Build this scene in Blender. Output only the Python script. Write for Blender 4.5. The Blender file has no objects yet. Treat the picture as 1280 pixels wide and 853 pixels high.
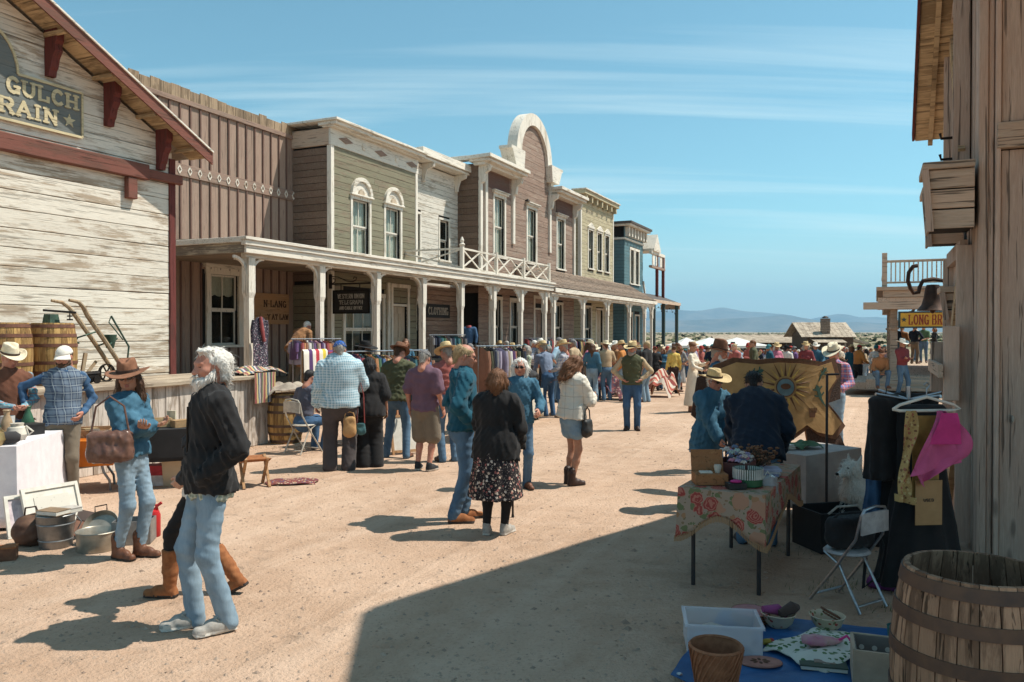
import bpy,bmesh,math,random
import numpy as np
from mathutils import Vector,Matrix

random.seed(7)
R=math.radians
SC=bpy.context.scene
COL=SC.collection

# ------------------------------------------------------------------ camera
CAMZ=1.9
FPX=1000.0                                  # focal length in pixels of a 1280 wide picture
PITCH=math.atan(11.5/FPX)                 # horizon sits 11.5 px above the middle
cam_data=bpy.data.cameras.new('camera')
cam_data.sensor_width=36.0
cam_data.lens=36.0*FPX/1280.0
cam_data.clip_end=60000
cam_data.clip_start=0.1
cam=bpy.data.objects.new('camera',cam_data)
COL.objects.link(cam)
cam.location=(0,0,CAMZ)
cam.rotation_euler=(math.pi/2-PITCH,0,0)
SC.camera=cam

# ------------------------------------------------------------------ light
SUN_DIR=Vector((0.60,0.09,1.0)).normalized()       # towards the sun
SUN_EL=math.asin(SUN_DIR.z)
SUN_AZ=math.atan2(SUN_DIR.x,SUN_DIR.y)
sun_data=bpy.data.lights.new('sun','SUN')
sun_data.energy=4.9
sun_data.angle=R(0.53)
sun_data.color=(1.0,0.945,0.85)
sun=bpy.data.objects.new('sun',sun_data)
COL.objects.link(sun)
sun.rotation_euler=SUN_DIR.to_track_quat('Z','Y').to_euler()
sun.location=(20,0,40)

world=bpy.data.worlds.new('World')
SC.world=world
world.use_nodes=True
wn,wl=world.node_tree.nodes,world.node_tree.links
wn.clear()
w_out=wn.new('ShaderNodeOutputWorld')
w_bg=wn.new('ShaderNodeBackground')
w_bg.inputs['Strength'].default_value=0.122
sky=wn.new('ShaderNodeTexSky')
sky.sky_type='NISHITA'
sky.sun_disc=False
sky.sun_elevation=SUN_EL
sky.sun_rotation=SUN_AZ
sky.altitude=1500
sky.air_density=1.0
sky.dust_density=1.2
sky.ozone_density=1.0
# the air of this dry day is a little greener than the model sky; thin streaked cirrus lies over it
tint=wn.new('ShaderNodeMix');tint.data_type='RGBA';tint.blend_type='MULTIPLY'
tint.inputs['Factor'].default_value=1.0
tint.inputs['B'].default_value=(0.81,1.16,0.96,1)
wl.new(sky.outputs['Color'],tint.inputs['A'])
tc=wn.new('ShaderNodeTexCoord')
sep=wn.new('ShaderNodeSeparateXYZ');wl.new(tc.outputs['Generated'],sep.inputs[0])
zc=wn.new('ShaderNodeMath');zc.operation='MAXIMUM';zc.inputs[1].default_value=0.03
wl.new(sep.outputs['Z'],zc.inputs[0])
zadd=wn.new('ShaderNodeMath');zadd.operation='ADD';zadd.inputs[1].default_value=0.10
wl.new(zc.outputs[0],zadd.inputs[0])
dx=wn.new('ShaderNodeMath');dx.operation='DIVIDE';wl.new(sep.outputs['X'],dx.inputs[0]);wl.new(zadd.outputs[0],dx.inputs[1])
dy=wn.new('ShaderNodeMath');dy.operation='DIVIDE';wl.new(sep.outputs['Y'],dy.inputs[0]);wl.new(zadd.outputs[0],dy.inputs[1])
cmb=wn.new('ShaderNodeCombineXYZ');wl.new(dx.outputs[0],cmb.inputs['X']);wl.new(dy.outputs[0],cmb.inputs['Y'])
cmap=wn.new('ShaderNodeMapping');cmap.inputs['Rotation'].default_value=(0,0,R(12))
cmap.inputs['Scale'].default_value=(0.20,1.9,1)
wl.new(cmb.outputs[0],cmap.inputs['Vector'])
cn=wn.new('ShaderNodeTexNoise');cn.inputs['Scale'].default_value=1.25;cn.inputs['Detail'].default_value=7
cn.inputs['Roughness'].default_value=0.58;cn.inputs['Distortion'].default_value=0.5
wl.new(cmap.outputs[0],cn.inputs['Vector'])
cr=wn.new('ShaderNodeValToRGB');cr.color_ramp.elements[0].position=0.50;cr.color_ramp.elements[0].color=(0,0,0,1)
cr.color_ramp.elements[1].position=0.74;cr.color_ramp.elements[1].color=(0.4,0.4,0.4,1)
wl.new(cn.outputs['Fac'],cr.inputs['Fac'])
cmix=wn.new('ShaderNodeMix');cmix.data_type='RGBA'
cmix.inputs['B'].default_value=(7.6,8.3,7.8,1)
wl.new(cr.outputs['Color'],cmix.inputs['Factor'])
wl.new(tint.outputs['Result'],cmix.inputs['A'])
# pale haze and thin cloud low down, all round the horizon
hzr=wn.new('ShaderNodeValToRGB');hzr.color_ramp.elements[0].position=0.0;hzr.color_ramp.elements[0].color=(.75,.75,.75,1)
hzr.color_ramp.elements[1].position=0.13;hzr.color_ramp.elements[1].color=(0,0,0,1)
wl.new(sep.outputs['Z'],hzr.inputs['Fac'])
hmix=wn.new('ShaderNodeMix');hmix.data_type='RGBA';hmix.inputs['B'].default_value=(5.5,5.9,5.5,1)
wl.new(hzr.outputs['Color'],hmix.inputs['Factor']);wl.new(cmix.outputs['Result'],hmix.inputs['A'])
wl.new(hmix.outputs['Result'],w_bg.inputs['Color'])
wl.new(w_bg.outputs[0],w_out.inputs[0])

SC.view_settings.view_transform='Standard'
SC.view_settings.look='None'
SC.view_settings.exposure=0.42
SC.view_settings.gamma=1.0
SC.view_settings.use_curve_mapping=False
SC.render.engine='CYCLES'
SC.cycles.use_denoising=True
SC.cycles.max_bounces=6
SC.cycles.diffuse_bounces=4
SC.cycles.glossy_bounces=3
SC.cycles.transparent_max_bounces=8
SC.cycles.volume_bounces=0
SC.cycles.caustics_reflective=False
SC.cycles.caustics_refractive=False

# ------------------------------------------------------------------ places
TH=math.atan2(1.0,0.455)                    # heading of the street, seen from above
U=Vector((math.cos(TH),math.sin(TH),0))    # along the street, away from the camera
V=Vector((-math.sin(TH),math.cos(TH),0))   # to the left, across the street
def S(s,d,z=0.0):
 return Vector((U.x*s+V.x*d,U.y*s+V.y*d,z))
def ray(px,py):
 a,b=(px-640)/FPX,(426.5-py)/FPX
 c,s_=math.cos(PITCH),math.sin(PITCH)
 return Vector((a,c+b*s_,b*c-s_))
def G(px,py,z=0.0):
 """where the sight line through a pixel meets the level z"""
 d=ray(px,py);t=(z-CAMZ)/d.z
 return Vector((d.x*t,d.y*t,z))
def GT(px,py):
 """the same on the real ground"""
 p=G(px,py)
 for _ in range(30):
  q=G(px,py,gz(p.x,p.y));p=Vector((p.x*.5+q.x*.5,p.y*.5+q.y*.5,q.z))
 p.z=gz(p.x,p.y)
 return p
def AT(px,py,Y):
 d=ray(px,py);t=Y/d.y
 return Vector((d.x*t,Y,CAMZ+d.z*t))
def ordn(n):
 w=['first','second','third','fourth','fifth','sixth','seventh','eighth','ninth','tenth','eleventh',
         'twelfth','thirteenth','fourteenth','fifteenth','sixteenth','seventeenth','eighteenth','nineteenth']
 if n<=19:return w[n-1]
 tens={2:'twenty',3:'thirty',4:'forty',5:'fifty',6:'sixty',7:'seventy'}
 if n%10==0:return {2:'twentieth',3:'thirtieth',4:'fortieth',5:'fiftieth',6:'sixtieth'}[n//10]
 return tens[n//10]+'-'+w[n%10-1]

# ------------------------------------------------------------------ objects
def tag(o,label=None,cat=None,group=None,kind=None):
 if label:o['label']=label
 if cat:o['category']=cat
 if group:o['group']=group
 if kind:o['kind']=kind
 return o
def thing(name,label,cat,loc=(0,0,0),rz=0.0,group=None,parent=None):
 o=bpy.data.objects.new(name,None);COL.objects.link(o)
 o.empty_display_size=0.2
 o.location=loc;o.rotation_euler=(0,0,rz)
 return tag(o,label,cat,group)
def link(name,me,parent=None,loc=None,rot=None,mat=None):
 o=bpy.data.objects.new(name,me);COL.objects.link(o)
 if parent is not None:o.parent=parent
 if loc is not None:o.location=loc
 if rot is not None:o.rotation_euler=rot
 return o

class MB:
 """collects shapes, builds ONE mesh object"""
 def __init__(self):
  self.v=[];self.f=[];self.m=[];self.cur=0
 def mat(self,i):self.cur=i;return self
 def add(self,vs,fs):
  n=len(self.v);self.v+=[tuple(p)for p in vs]
  self.f+=[tuple(i+n for i in f)for f in fs];self.m+=[self.cur]*len(fs)
  return self
 def box(self,c,d,rot=None,taper=1.0):
  x,y,z=d[0]/2,d[1]/2,d[2]/2;t=taper
  vs=[(-x,-y,-z),(x,-y,-z),(x,y,-z),(-x,y,-z),(-x*t,-y*t,z),(x*t,-y*t,z),(x*t,y*t,z),(-x*t,y*t,z)]
  if rot is not None:vs=[rot@Vector(p)for p in vs]
  vs=[(p[0]+c[0],p[1]+c[1],p[2]+c[2])for p in vs]
  return self.add(vs,[(3,2,1,0),(4,5,6,7),(0,1,5,4),(1,2,6,5),(2,3,7,6),(3,0,4,7)])
 def b2(self,p,q):
  return self.box([(p[i]+q[i])/2 for i in range(3)],[abs(q[i]-p[i])for i in range(3)])
 def bar(self,a,b,w,h=None,up=(0,0,1)):
  a,b=Vector(a),Vector(b);d=b-a;L=d.length;d.normalize();h=w if h is None else h
  up=Vector(up)
  if abs(d.dot(up))>0.99:up=Vector((0,1,0))
  s=d.cross(up).normalized();t=s.cross(d)
  vs=[]
  for e in (a,b):
   for i,j in ((-1,-1),(1,-1),(1,1),(-1,1)):
    vs.append(e+s*(i*w/2)+t*(j*h/2))
  return self.add(vs,[(0,1,2,3),(7,6,5,4),(0,4,5,1),(1,5,6,2),(2,6,7,3),(3,7,4,0)])
 def tube(self,pts,r,n=8,caps=True,close=False):
  pts=[Vector(p)for p in pts];rs=r if isinstance(r,(list,tuple))else [r]*len(pts)
  rings=[];prev=None
  for i,p in enumerate(pts):
   d=(pts[min(i+1,len(pts)-1)]-pts[max(i-1,0)])
   if d.length<1e-9:d=Vector((0,0,1))
   d.normalize()
   if prev is None:
    ref=Vector((0,0,1))if abs(d.z)<0.9 else Vector((1,0,0))
    s=d.cross(ref).normalized()
   else:
    s=(prev-d*prev.dot(d)).normalized()
   prev=s;t=d.cross(s)
   rings.append([p+(s*math.cos(2*math.pi*k/n)+t*math.sin(2*math.pi*k/n))*rs[i]for k in range(n)])
  vs=[q for rg in rings for q in rg];fs=[]
  for i in range(len(rings)-1):
   for k in range(n):
    a=i*n+k;b=i*n+(k+1)%n
    fs.append((a,b,b+n,a+n))
  if caps:
   fs.append(tuple(reversed(range(n))));fs.append(tuple((len(rings)-1)*n+k for k in range(n)))
  return self.add(vs,fs)
 def lathe(self,prof,n=24,c=(0,0,0),sx=1.0,sy=1.0,caps=True,rot=None):
  vs=[];fs=[]
  for r,z in prof:
   for k in range(n):
    a=2*math.pi*k/n
    vs.append(Vector((r*math.cos(a)*sx,r*math.sin(a)*sy,z)))
  for i in range(len(prof)-1):
   for k in range(n):
    a=i*n+k;b=i*n+(k+1)%n
    fs.append((a,b,b+n,a+n))
  if caps:
   fs.append(tuple(reversed(range(n))));fs.append(tuple((len(prof)-1)*n+k for k in range(n)))
  if rot is not None:vs=[rot@p for p in vs]
  return self.add([(p[0]+c[0],p[1]+c[1],p[2]+c[2])for p in vs],fs)
 def prism(self,poly,t,o=(0,0,0),ax=(1,0,0),ay=(0,0,1)):
  """polygon in the plane (ax, ay), thickness t along ax x ay, centred"""
  ax,ay,o=Vector(ax),Vector(ay),Vector(o);nrm=ax.cross(ay).normalized();n=len(poly)
  a=[o+ax*x+ay*y+nrm*(t/2)for x,y in poly];b=[p-nrm*t for p in a]
  fs=[tuple(range(n)),tuple(reversed(range(n,2*n)))]
  for i in range(n):
   j=(i+1)%n;fs.append((i,i+n,j+n,j))
  return self.add(a+b,fs)
 def ell(self,c,r,n=12,m=8,rot=None):
  vs=[];fs=[]
  for i in range(m+1):
   t=math.pi*i/m
   for k in range(n):
    a=2*math.pi*k/n
    p=Vector((r[0]*math.sin(t)*math.cos(a),r[1]*math.sin(t)*math.sin(a),r[2]*math.cos(t)))
    if rot is not None:p=rot@p
    vs.append(p+Vector(c))
  for i in range(m):
   for k in range(n):
    a=i*n+k;b=i*n+(k+1)%n
    fs.append((a,a+n,b+n,b))
  return self.add(vs,fs)
 def sheet(self,fn,nu,nv,thick=0.0):
  """surface fn(u,v) in 0..1, given a thickness along its normal"""
  P=[[Vector(fn(i/nu,j/nv))for j in range(nv+1)]for i in range(nu+1)]
  vs=[];fs=[];W=nv+1
  for i in range(nu+1):
   for j in range(nv+1):vs.append(P[i][j])
  for i in range(nu):
   for j in range(nv):fs.append((i*W+j,(i+1)*W+j,(i+1)*W+j+1,i*W+j+1))
  if thick:
   N=len(vs);back=[]
   for i in range(nu+1):
    for j in range(nv+1):
     a=P[min(i+1,nu)][j]-P[max(i-1,0)][j];b=P[i][min(j+1,nv)]-P[i][max(j-1,0)]
     nn=a.cross(b)
     nn=nn.normalized()if nn.length>1e-12 else Vector((0,0,1))
     back.append(P[i][j]-nn*thick)
   vs+=back
   fs+=[tuple(N+k for k in reversed(f))for f in fs]
   rim=[(i,0)for i in range(nu)]+[(nu,j)for j in range(nv)]+[(i,nv)for i in range(nu,0,-1)]+[(0,j)for j in range(nv,0,-1)]
   for k in range(len(rim)):
    a=rim[k][0]*W+rim[k][1];b=rim[(k+1)%len(rim)];b=b[0]*W+b[1]
    fs.append((b,a,a+N,b+N))
  return self.add(vs,fs)
 def mesh(self,name,mats=None,smooth=False):
  me=bpy.data.meshes.new(name);me.from_pydata(self.v,[],self.f)
  mats=mats if isinstance(mats,(list,tuple))else [mats]
  for m in mats:
   if m is not None:me.materials.append(m)
  if len(mats)>1:me.polygons.foreach_set('material_index',self.m)
  if smooth:
   me.polygons.foreach_set('use_smooth',[True]*len(me.polygons))
   if smooth!='all':
    try:me.set_sharp_from_angle(angle=R(40))
    except Exception:pass
  me.update()
  return me
 def build(self,name,mats=None,parent=None,smooth=False,loc=None,rot=None):
  return link(name,self.mesh(name,mats,smooth),parent,loc,rot)

_boxes={}
def slab_mesh(name,dx,dy,dz,m,bev=0.006):
 """a bevelled board, mesh data shared between boards of one size"""
 key=(name,round(dx,3),round(dy,3),round(dz,3),m.name)
 if key in _boxes:return _boxes[key]
 x,y,z=dx/2,dy/2,dz/2;b=min(bev,dx*.2,dy*.2,dz*.2)
 vs=[];
 for sx in (-1,1):
  for sy in (-1,1):
   for sz in (-1,1):
    vs+=[(sx*x,sy*(y-b),sz*(z-b)),(sx*(x-b),sy*y,sz*(z-b)),(sx*(x-b),sy*(y-b),sz*z)]
 me=bpy.data.meshes.new(name)
 bm=bmesh.new()
 for p in vs:bm.verts.new(p)
 bmesh.ops.convex_hull(bm,input=bm.verts)
 bm.to_mesh(me);bm.free()
 me.materials.append(m);_boxes[key]=me
 return me
def slab(name,p,q,m,parent,rot=None,bev=0.006):
 c=[(p[i]+q[i])/2 for i in range(3)];d=[abs(q[i]-p[i])for i in range(3)]
 return link(name,slab_mesh(name,d[0],d[1],d[2],m,bev),parent,c,rot)

# ------------------------------------------------------------------ materials
_mats={}
class NT:
 def __init__(self,name):
  self.m=bpy.data.materials.new(name);self.m.use_nodes=True
  self.n=self.m.node_tree.nodes;self.l=self.m.node_tree.links
  self.b=self.n['Principled BSDF']
 def new(self,t,**kw):
  o=self.n.new(t)
  for k,v in kw.items():
   if k in o.inputs:o.inputs[k].default_value=v
   else:setattr(o,k,v)
  return o
 def lk(self,a,b):self.l.new(a,b)
 def coord(self,kind,scale=(1,1,1),rand=True):
  if kind=='street':
   g=self.new('ShaderNodeNewGeometry');src=g.outputs['Position'];rot=(0,0,-TH)
  elif kind=='world':
   g=self.new('ShaderNodeNewGeometry');src=g.outputs['Position'];rot=(0,0,0)
  else:
   g=self.new('ShaderNodeTexCoord');src=g.outputs['Object'];rot=(0,0,0)
  if kind=='street':
   r0=self.new('ShaderNodeMapping',Rotation=rot);self.lk(src,r0.inputs[0]);src=r0.outputs[0]
  mp=self.new('ShaderNodeMapping',Scale=scale);self.lk(src,mp.inputs[0]);src=mp.outputs[0]
  if rand:
   oi=self.new('ShaderNodeObjectInfo');mu=self.new('ShaderNodeMath',operation='MULTIPLY');mu.inputs[1].default_value=57.0
   self.lk(oi.outputs['Random'],mu.inputs[0])
   ad=self.new('ShaderNodeVectorMath',operation='ADD');self.lk(src,ad.inputs[0]);self.lk(mu.outputs[0],ad.inputs[1]);src=ad.outputs[0]
  return src
 def noise(self,vec,scale,detail=5,rough=0.55,dist=0.0):
  n=self.new('ShaderNodeTexNoise',Scale=scale,Detail=detail,Roughness=rough,Distortion=dist);self.lk(vec,n.inputs['Vector'])
  return n.outputs['Fac']
 def ramp(self,fac,a,b,ca=(0,0,0),cb=(1,1,1)):
  r=self.new('ShaderNodeValToRGB');e=r.color_ramp.elements
  e[0].position=a;e[1].position=b;e[0].color=(*ca,1);e[1].color=(*cb,1)
  self.lk(fac,r.inputs['Fac']);return r.outputs['Color']
 def mix(self,fac,a,b,blend='MIX'):
  x=self.new('ShaderNodeMix',data_type='RGBA',blend_type=blend)
  for s_,v in (('Factor',fac),('A',a),('B',b)):
   if hasattr(v,'is_linked'):self.lk(v,x.inputs[s_])
   elif isinstance(v,(int,float)):x.inputs[s_].default_value=v
   else:x.inputs[s_].default_value=(*v,1)
  return x.outputs['Result']
 def math(self,op,a,b=None):
  x=self.new('ShaderNodeMath',operation=op)
  for i,v in enumerate((a,b)):
   if v is None:continue
   if hasattr(v,'is_linked'):self.lk(v,x.inputs[i])
   else:x.inputs[i].default_value=v
  return x.outputs[0]
 def randval(self,col,amt):
  oi=self.new('ShaderNodeObjectInfo')
  mr=self.new('ShaderNodeMapRange');self.lk(oi.outputs['Random'],mr.inputs[0])
  mr.inputs[3].default_value=1-amt;mr.inputs[4].default_value=1+amt
  h=self.new('ShaderNodeHueSaturation');self.lk(mr.outputs[0],h.inputs['Value'])
  if hasattr(col,'is_linked'):self.lk(col,h.inputs['Color'])
  else:h.inputs['Color'].default_value=(*col,1)
  return h.outputs['Color']
 def bump(self,h,strength=0.3,dist=0.01):
  b=self.new('ShaderNodeBump',Strength=strength,Distance=dist);self.lk(h,b.inputs['Height'])
  self.lk(b.outputs[0],self.b.inputs['Normal'])
 def out(self,col,rough=0.7,metal=0.0,spec=0.3):
  if hasattr(col,'is_linked'):self.lk(col,self.b.inputs['Base Color'])
  else:self.b.inputs['Base Color'].default_value=(*col,1)
  if hasattr(rough,'is_linked'):self.lk(rough,self.b.inputs['Roughness'])
  else:self.b.inputs['Roughness'].default_value=rough
  self.b.inputs['Metallic'].default_value=metal
  self.b.inputs['Specular IOR Level'].default_value=spec
  return self.m

def hexc(h):
 h=h.lstrip('#');c=[int(h[i:i+2],16)/255 for i in (0,2,4)]
 return tuple(x/12.92 if x<=.04045 else ((x+.055)/1.055)**2.4 for x in c)

def wood(name,paint,bare,wear=0.5,axis='x',rand=0.12,dark=0.55,scale=1.0,crack=.45):
 """boards: paint over bare timber, worn along the grain"""
 if name in _mats:return _mats[name]
 t=NT(name)
 st={'x':(0.22,3.2,3.2),'z':(3.2,3.2,0.22),'y':(3.2,.22,3.2)}[axis]
 st=tuple(a*scale for a in st)
 v=t.coord('street',st)
 grain=t.noise(v,7.0,10,0.72,0.6)
 fine=t.noise(t.coord('street',tuple(a*6 for a in st)),6.0,4,0.6)
 big=t.noise(t.coord('street',tuple(a**.5 for a in st)),1.7,10,0.70,0.4)
 m0=t.math('ADD',t.math('MULTIPLY',grain,.55),t.math('MULTIPLY',big,.6))
 mask=t.ramp(m0,0.545+0.12*(0.5-wear)*2,0.615+0.12*(0.5-wear)*2)
 barec=t.mix(t.ramp(grain,.3,.7),tuple(c*dark for c in bare),bare)
 col=t.mix(mask,paint,barec)
 col=t.mix(t.math('MULTIPLY',t.ramp(fine,.35,.75),0.35),col,tuple(c*.45 for c in paint))
 spots=t.ramp(t.noise(t.coord('street',tuple(a**.7 for a in st)),4.0,3),.70,.78)
 col=t.mix(t.math('MULTIPLY',spots,.55),col,tuple(c*.35 for c in bare))
 # long drying cracks and knots
 cst={'x':(.35,11,11),'z':(11,11,.35),'y':(11,.35,11)}[axis]
 ck=t.ramp(t.noise(t.coord('street',cst),3.0,3,.6,.35),.595,.635)
 kst={'x':(1.1,4,4),'z':(4,4,1.1),'y':(4,1.1,4)}[axis]
 kv=t.new('ShaderNodeTexVoronoi',Scale=1.5);t.lk(t.coord('street',kst),kv.inputs['Vector'])
 kn=t.ramp(kv.outputs['Distance'],.07,.16,(1,1,1),(0,0,0))
 col=t.mix(t.math('MULTIPLY',ck,crack),col,tuple(c*.16 for c in bare))
 col=t.mix(t.math('MULTIPLY',kn,crack*.9),col,tuple(c*.30 for c in bare))
 col=t.randval(col,rand)
 t.bump(t.math('SUBTRACT',t.math('ADD',grain,t.math('MULTIPLY',fine,.6)),t.math('MULTIPLY',ck,1.6*crack)),0.55,0.008)
 _mats[name]=t.out(col,0.85,0,0.2)
 return _mats[name]

def plain(name,col,col2=None,rough=0.6,scale=12.0,stretch=(1,1,1),bump=0.15,metal=0.0,rand=0.0,spec=0.3,coord='obj',bd=0.004,lo=.35,hi=.68,trans=0.0,sheen=0.0):
 """one stuff with uneven tone"""
 if name in _mats:return _mats[name]
 t=NT(name)
 col2=col2 if col2 is not None else tuple(c*0.62 for c in col)
 n=t.noise(t.coord(coord,stretch),scale,6,0.6,0.2)
 c=t.mix(t.ramp(n,lo,hi),col2,col)
 if rand:c=t.randval(c,rand)
 if bump:t.bump(n,bump,bd)
 _mats[name]=t.out(c,rough,metal,spec)
 if trans:t.b.inputs['Transmission Weight'].default_value=trans
 if sheen:t.b.inputs['Sheen Weight'].default_value=sheen
 return _mats[name]

def cloth(name,col,col2=None,rough=0.9,weave=260.0,rand=0.0):
 """woven cloth: soft fading, fine weave"""
 if name in _mats:return _mats[name]
 t=NT(name)
 col2=col2 if col2 is not None else tuple(c*0.72 for c in col)
 n=t.noise(t.coord('obj'),9.0,5,0.6)
 f=t.noise(t.coord('obj'),weave,2,0.5)
 c=t.mix(t.ramp(n,.3,.7),col2,col)
 c=t.mix(t.math('MULTIPLY',f,.25),c,tuple(min(1,x*1.35+.01)for x in col))
 if rand:c=t.randval(c,rand)
 t.bump(t.math('ADD',t.math('MULTIPLY',n,3.0),f),.35,0.003)
 _mats[name]=t.out(c,rough,0,.2)
 t.b.inputs['Sheen Weight'].default_value=0.08
 return _mats[name]

def denim(name,col,fade):
 if name in _mats:return _mats[name]
 t=NT(name)
 n=t.noise(t.coord('obj',(1,1,.45)),7.0,5,0.6,.3)
 f=t.noise(t.coord('obj',(1.5,1.5,.12)),160.0,2,0.6)
 c=t.mix(t.ramp(n,.36,.68),col,fade)
 c=t.mix(t.math('MULTIPLY',f,.35),c,tuple(min(1,x*1.5)for x in fade))
 t.bump(t.math('ADD',t.math('MULTIPLY',n,3.0),f),.4,0.003)
 _mats[name]=t.out(c,.88,0,.2)
 return _mats[name]

def plaid(name,base,c1,c2,per=0.06,w1=.4,w2=.12):
 """checked cloth: bands up and across, from object space"""
 if name in _mats:return _mats[name]
 t=NT(name)
 tc_=t.new('ShaderNodeTexCoord');wob=t.new('ShaderNodeTexNoise',Scale=6.0)
 t.lk(tc_.outputs['Object'],wob.inputs['Vector'])
 ad=t.new('ShaderNodeVectorMath',operation='MULTIPLY_ADD');ad.inputs[1].default_value=(.03,.03,.03)
 t.lk(wob.outputs['Color'],ad.inputs[0]);t.lk(tc_.outputs['Object'],ad.inputs[2])
 sp=t.new('ShaderNodeSeparateXYZ');t.lk(ad.outputs[0],sp.inputs[0])
 xy=t.math('ADD',sp.outputs['X'],t.math('MULTIPLY',sp.outputs['Y'],.8))
 def band(v,p,w,off=0.0):
  fr=t.math('FRACT',t.math('ADD',t.math('DIVIDE',v,p),50.0+off))
  return t.math('LESS_THAN',fr,w)
 a=t.math('ADD',t.math('MULTIPLY',band(xy,per,w1),.5),t.math('MULTIPLY',band(sp.outputs['Z'],per,w1),.5))
 col=t.mix(a,base,c1)
 b=t.math('MAXIMUM',band(xy,per,w2,.3),band(sp.outputs['Z'],per,w2,.3))
 col=t.mix(t.math('MULTIPLY',b,.8),col,c2)
 n=t.noise(t.coord('obj'),9.0,5,0.6)
 t.bump(n,.3,.006)
 _mats[name]=t.out(col,.9,0,.2)
 return _mats[name]

def roses(name):
 """chintz: roses with petals, leaves between, cream ground"""
 t=NT(name);v=t.coord('obj',rand=False)
 wob=t.new('ShaderNodeTexNoise',Scale=22.0,Detail=3.0);t.lk(v,wob.inputs['Vector'])
 ad=t.new('ShaderNodeVectorMath',operation='MULTIPLY_ADD');ad.inputs[1].default_value=(.05,.05,.05);t.lk(wob.outputs['Color'],ad.inputs[0]);t.lk(v,ad.inputs[2]);v=ad.outputs[0]
 def vor(sc):
  q=t.new('ShaderNodeTexVoronoi',Scale=sc);t.lk(v,q.inputs['Vector']);sp=t.new('ShaderNodeSeparateColor');t.lk(q.outputs['Color'],sp.inputs[0]);return q.outputs['Distance'],sp
 c=(.36,.26,.19)
 d,sp=vor(30.0);c=t.mix(t.math('LESS_THAN',d,.30),c,t.mix(sp.outputs[0],(.12,.13,.06),(.30,.17,.10)))
 d,sp=vor(15.0);c=t.mix(t.math('LESS_THAN',d,.40),c,t.mix(t.math('LESS_THAN',sp.outputs[0],.5),(.36,.19,.10),(.16,.17,.08)))
 d,sp=vor(7.5);pet=t.math('FRACT',t.math('MULTIPLY',d,9.0))
 ro=t.mix(t.math('LESS_THAN',pet,.45),(.33,.06,.05),(.46,.17,.12));ro=t.mix(t.math('LESS_THAN',sp.outputs[1],.2),ro,(.42,.22,.14))
 c=t.mix(t.math('LESS_THAN',d,.47),c,ro)
 n=t.noise(t.coord('obj'),9.0,5,0.6);t.bump(n,.3,.006)
 return t.out(c,.9,0,.2)
def floral(name,ground,cols,scale=30.0,thr=.42):
 if name in _mats:return _mats[name]
 t=NT(name)
 v=t.coord('obj',rand=False)
 wob=t.new('ShaderNodeTexNoise',Scale=scale*1.6,Detail=2.0);t.lk(v,wob.inputs['Vector'])
 ad=t.new('ShaderNodeVectorMath',operation='MULTIPLY_ADD');ad.inputs[1].default_value=(.7/scale,.7/scale,.7/scale);t.lk(wob.outputs['Color'],ad.inputs[0]);t.lk(v,ad.inputs[2]);v=ad.outputs[0]
 vo=t.new('ShaderNodeTexVoronoi',Scale=scale);t.lk(v,vo.inputs['Vector'])
 sp=t.new('ShaderNodeSeparateColor');t.lk(vo.outputs['Color'],sp.inputs[0])
 r=t.new('ShaderNodeValToRGB');r.color_ramp.interpolation='CONSTANT'
 el=r.color_ramp.elements
 while len(el)<len(cols):el.new(0.5)
 for i,c in enumerate(cols):el[i].position=i/len(cols);el[i].color=(*c,1)
 t.lk(sp.outputs[0],r.inputs['Fac'])
 m=t.math('LESS_THAN',vo.outputs['Distance'],thr)
 v2=t.new('ShaderNodeTexVoronoi',Scale=scale*2.7);t.lk(v,v2.inputs['Vector'])
 m2=t.math('LESS_THAN',v2.outputs['Distance'],thr*.55)
 c=t.mix(m2,ground,cols[-1])
 c=t.mix(m,c,r.outputs['Color'])
 n=t.noise(t.coord('obj'),9.0,5,0.6);t.bump(n,.3,.006)
 _mats[name]=t.out(c,.9,0,.2)
 return _mats[name]

def stripes(name,cols,per=0.3,axis='Z',wob=.02):
 if name in _mats:return _mats[name]
 t=NT(name)
 tc_=t.new('ShaderNodeTexCoord');sp=t.new('ShaderNodeSeparateXYZ');t.lk(tc_.outputs['Object'],sp.inputs[0])
 n=t.noise(t.coord('obj',rand=False),5.0,3)
 v=t.math('ADD',sp.outputs[axis],t.math('MULTIPLY',n,wob))
 fr=t.math('FRACT',t.math('ADD',t.math('DIVIDE',v,per),40.0))
 r=t.new('ShaderNodeValToRGB');r.color_ramp.interpolation='CONSTANT';el=r.color_ramp.elements
 while len(el)<len(cols):el.new(0.5)
 for i,c in enumerate(cols):el[i].position=i/len(cols);el[i].color=(*c,1)
 t.lk(fr,r.inputs['Fac'])
 t.bump(n,.3,.006)
 _mats[name]=t.out(r.outputs['Color'],.92,0,.15)
 return _mats[name]

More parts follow.
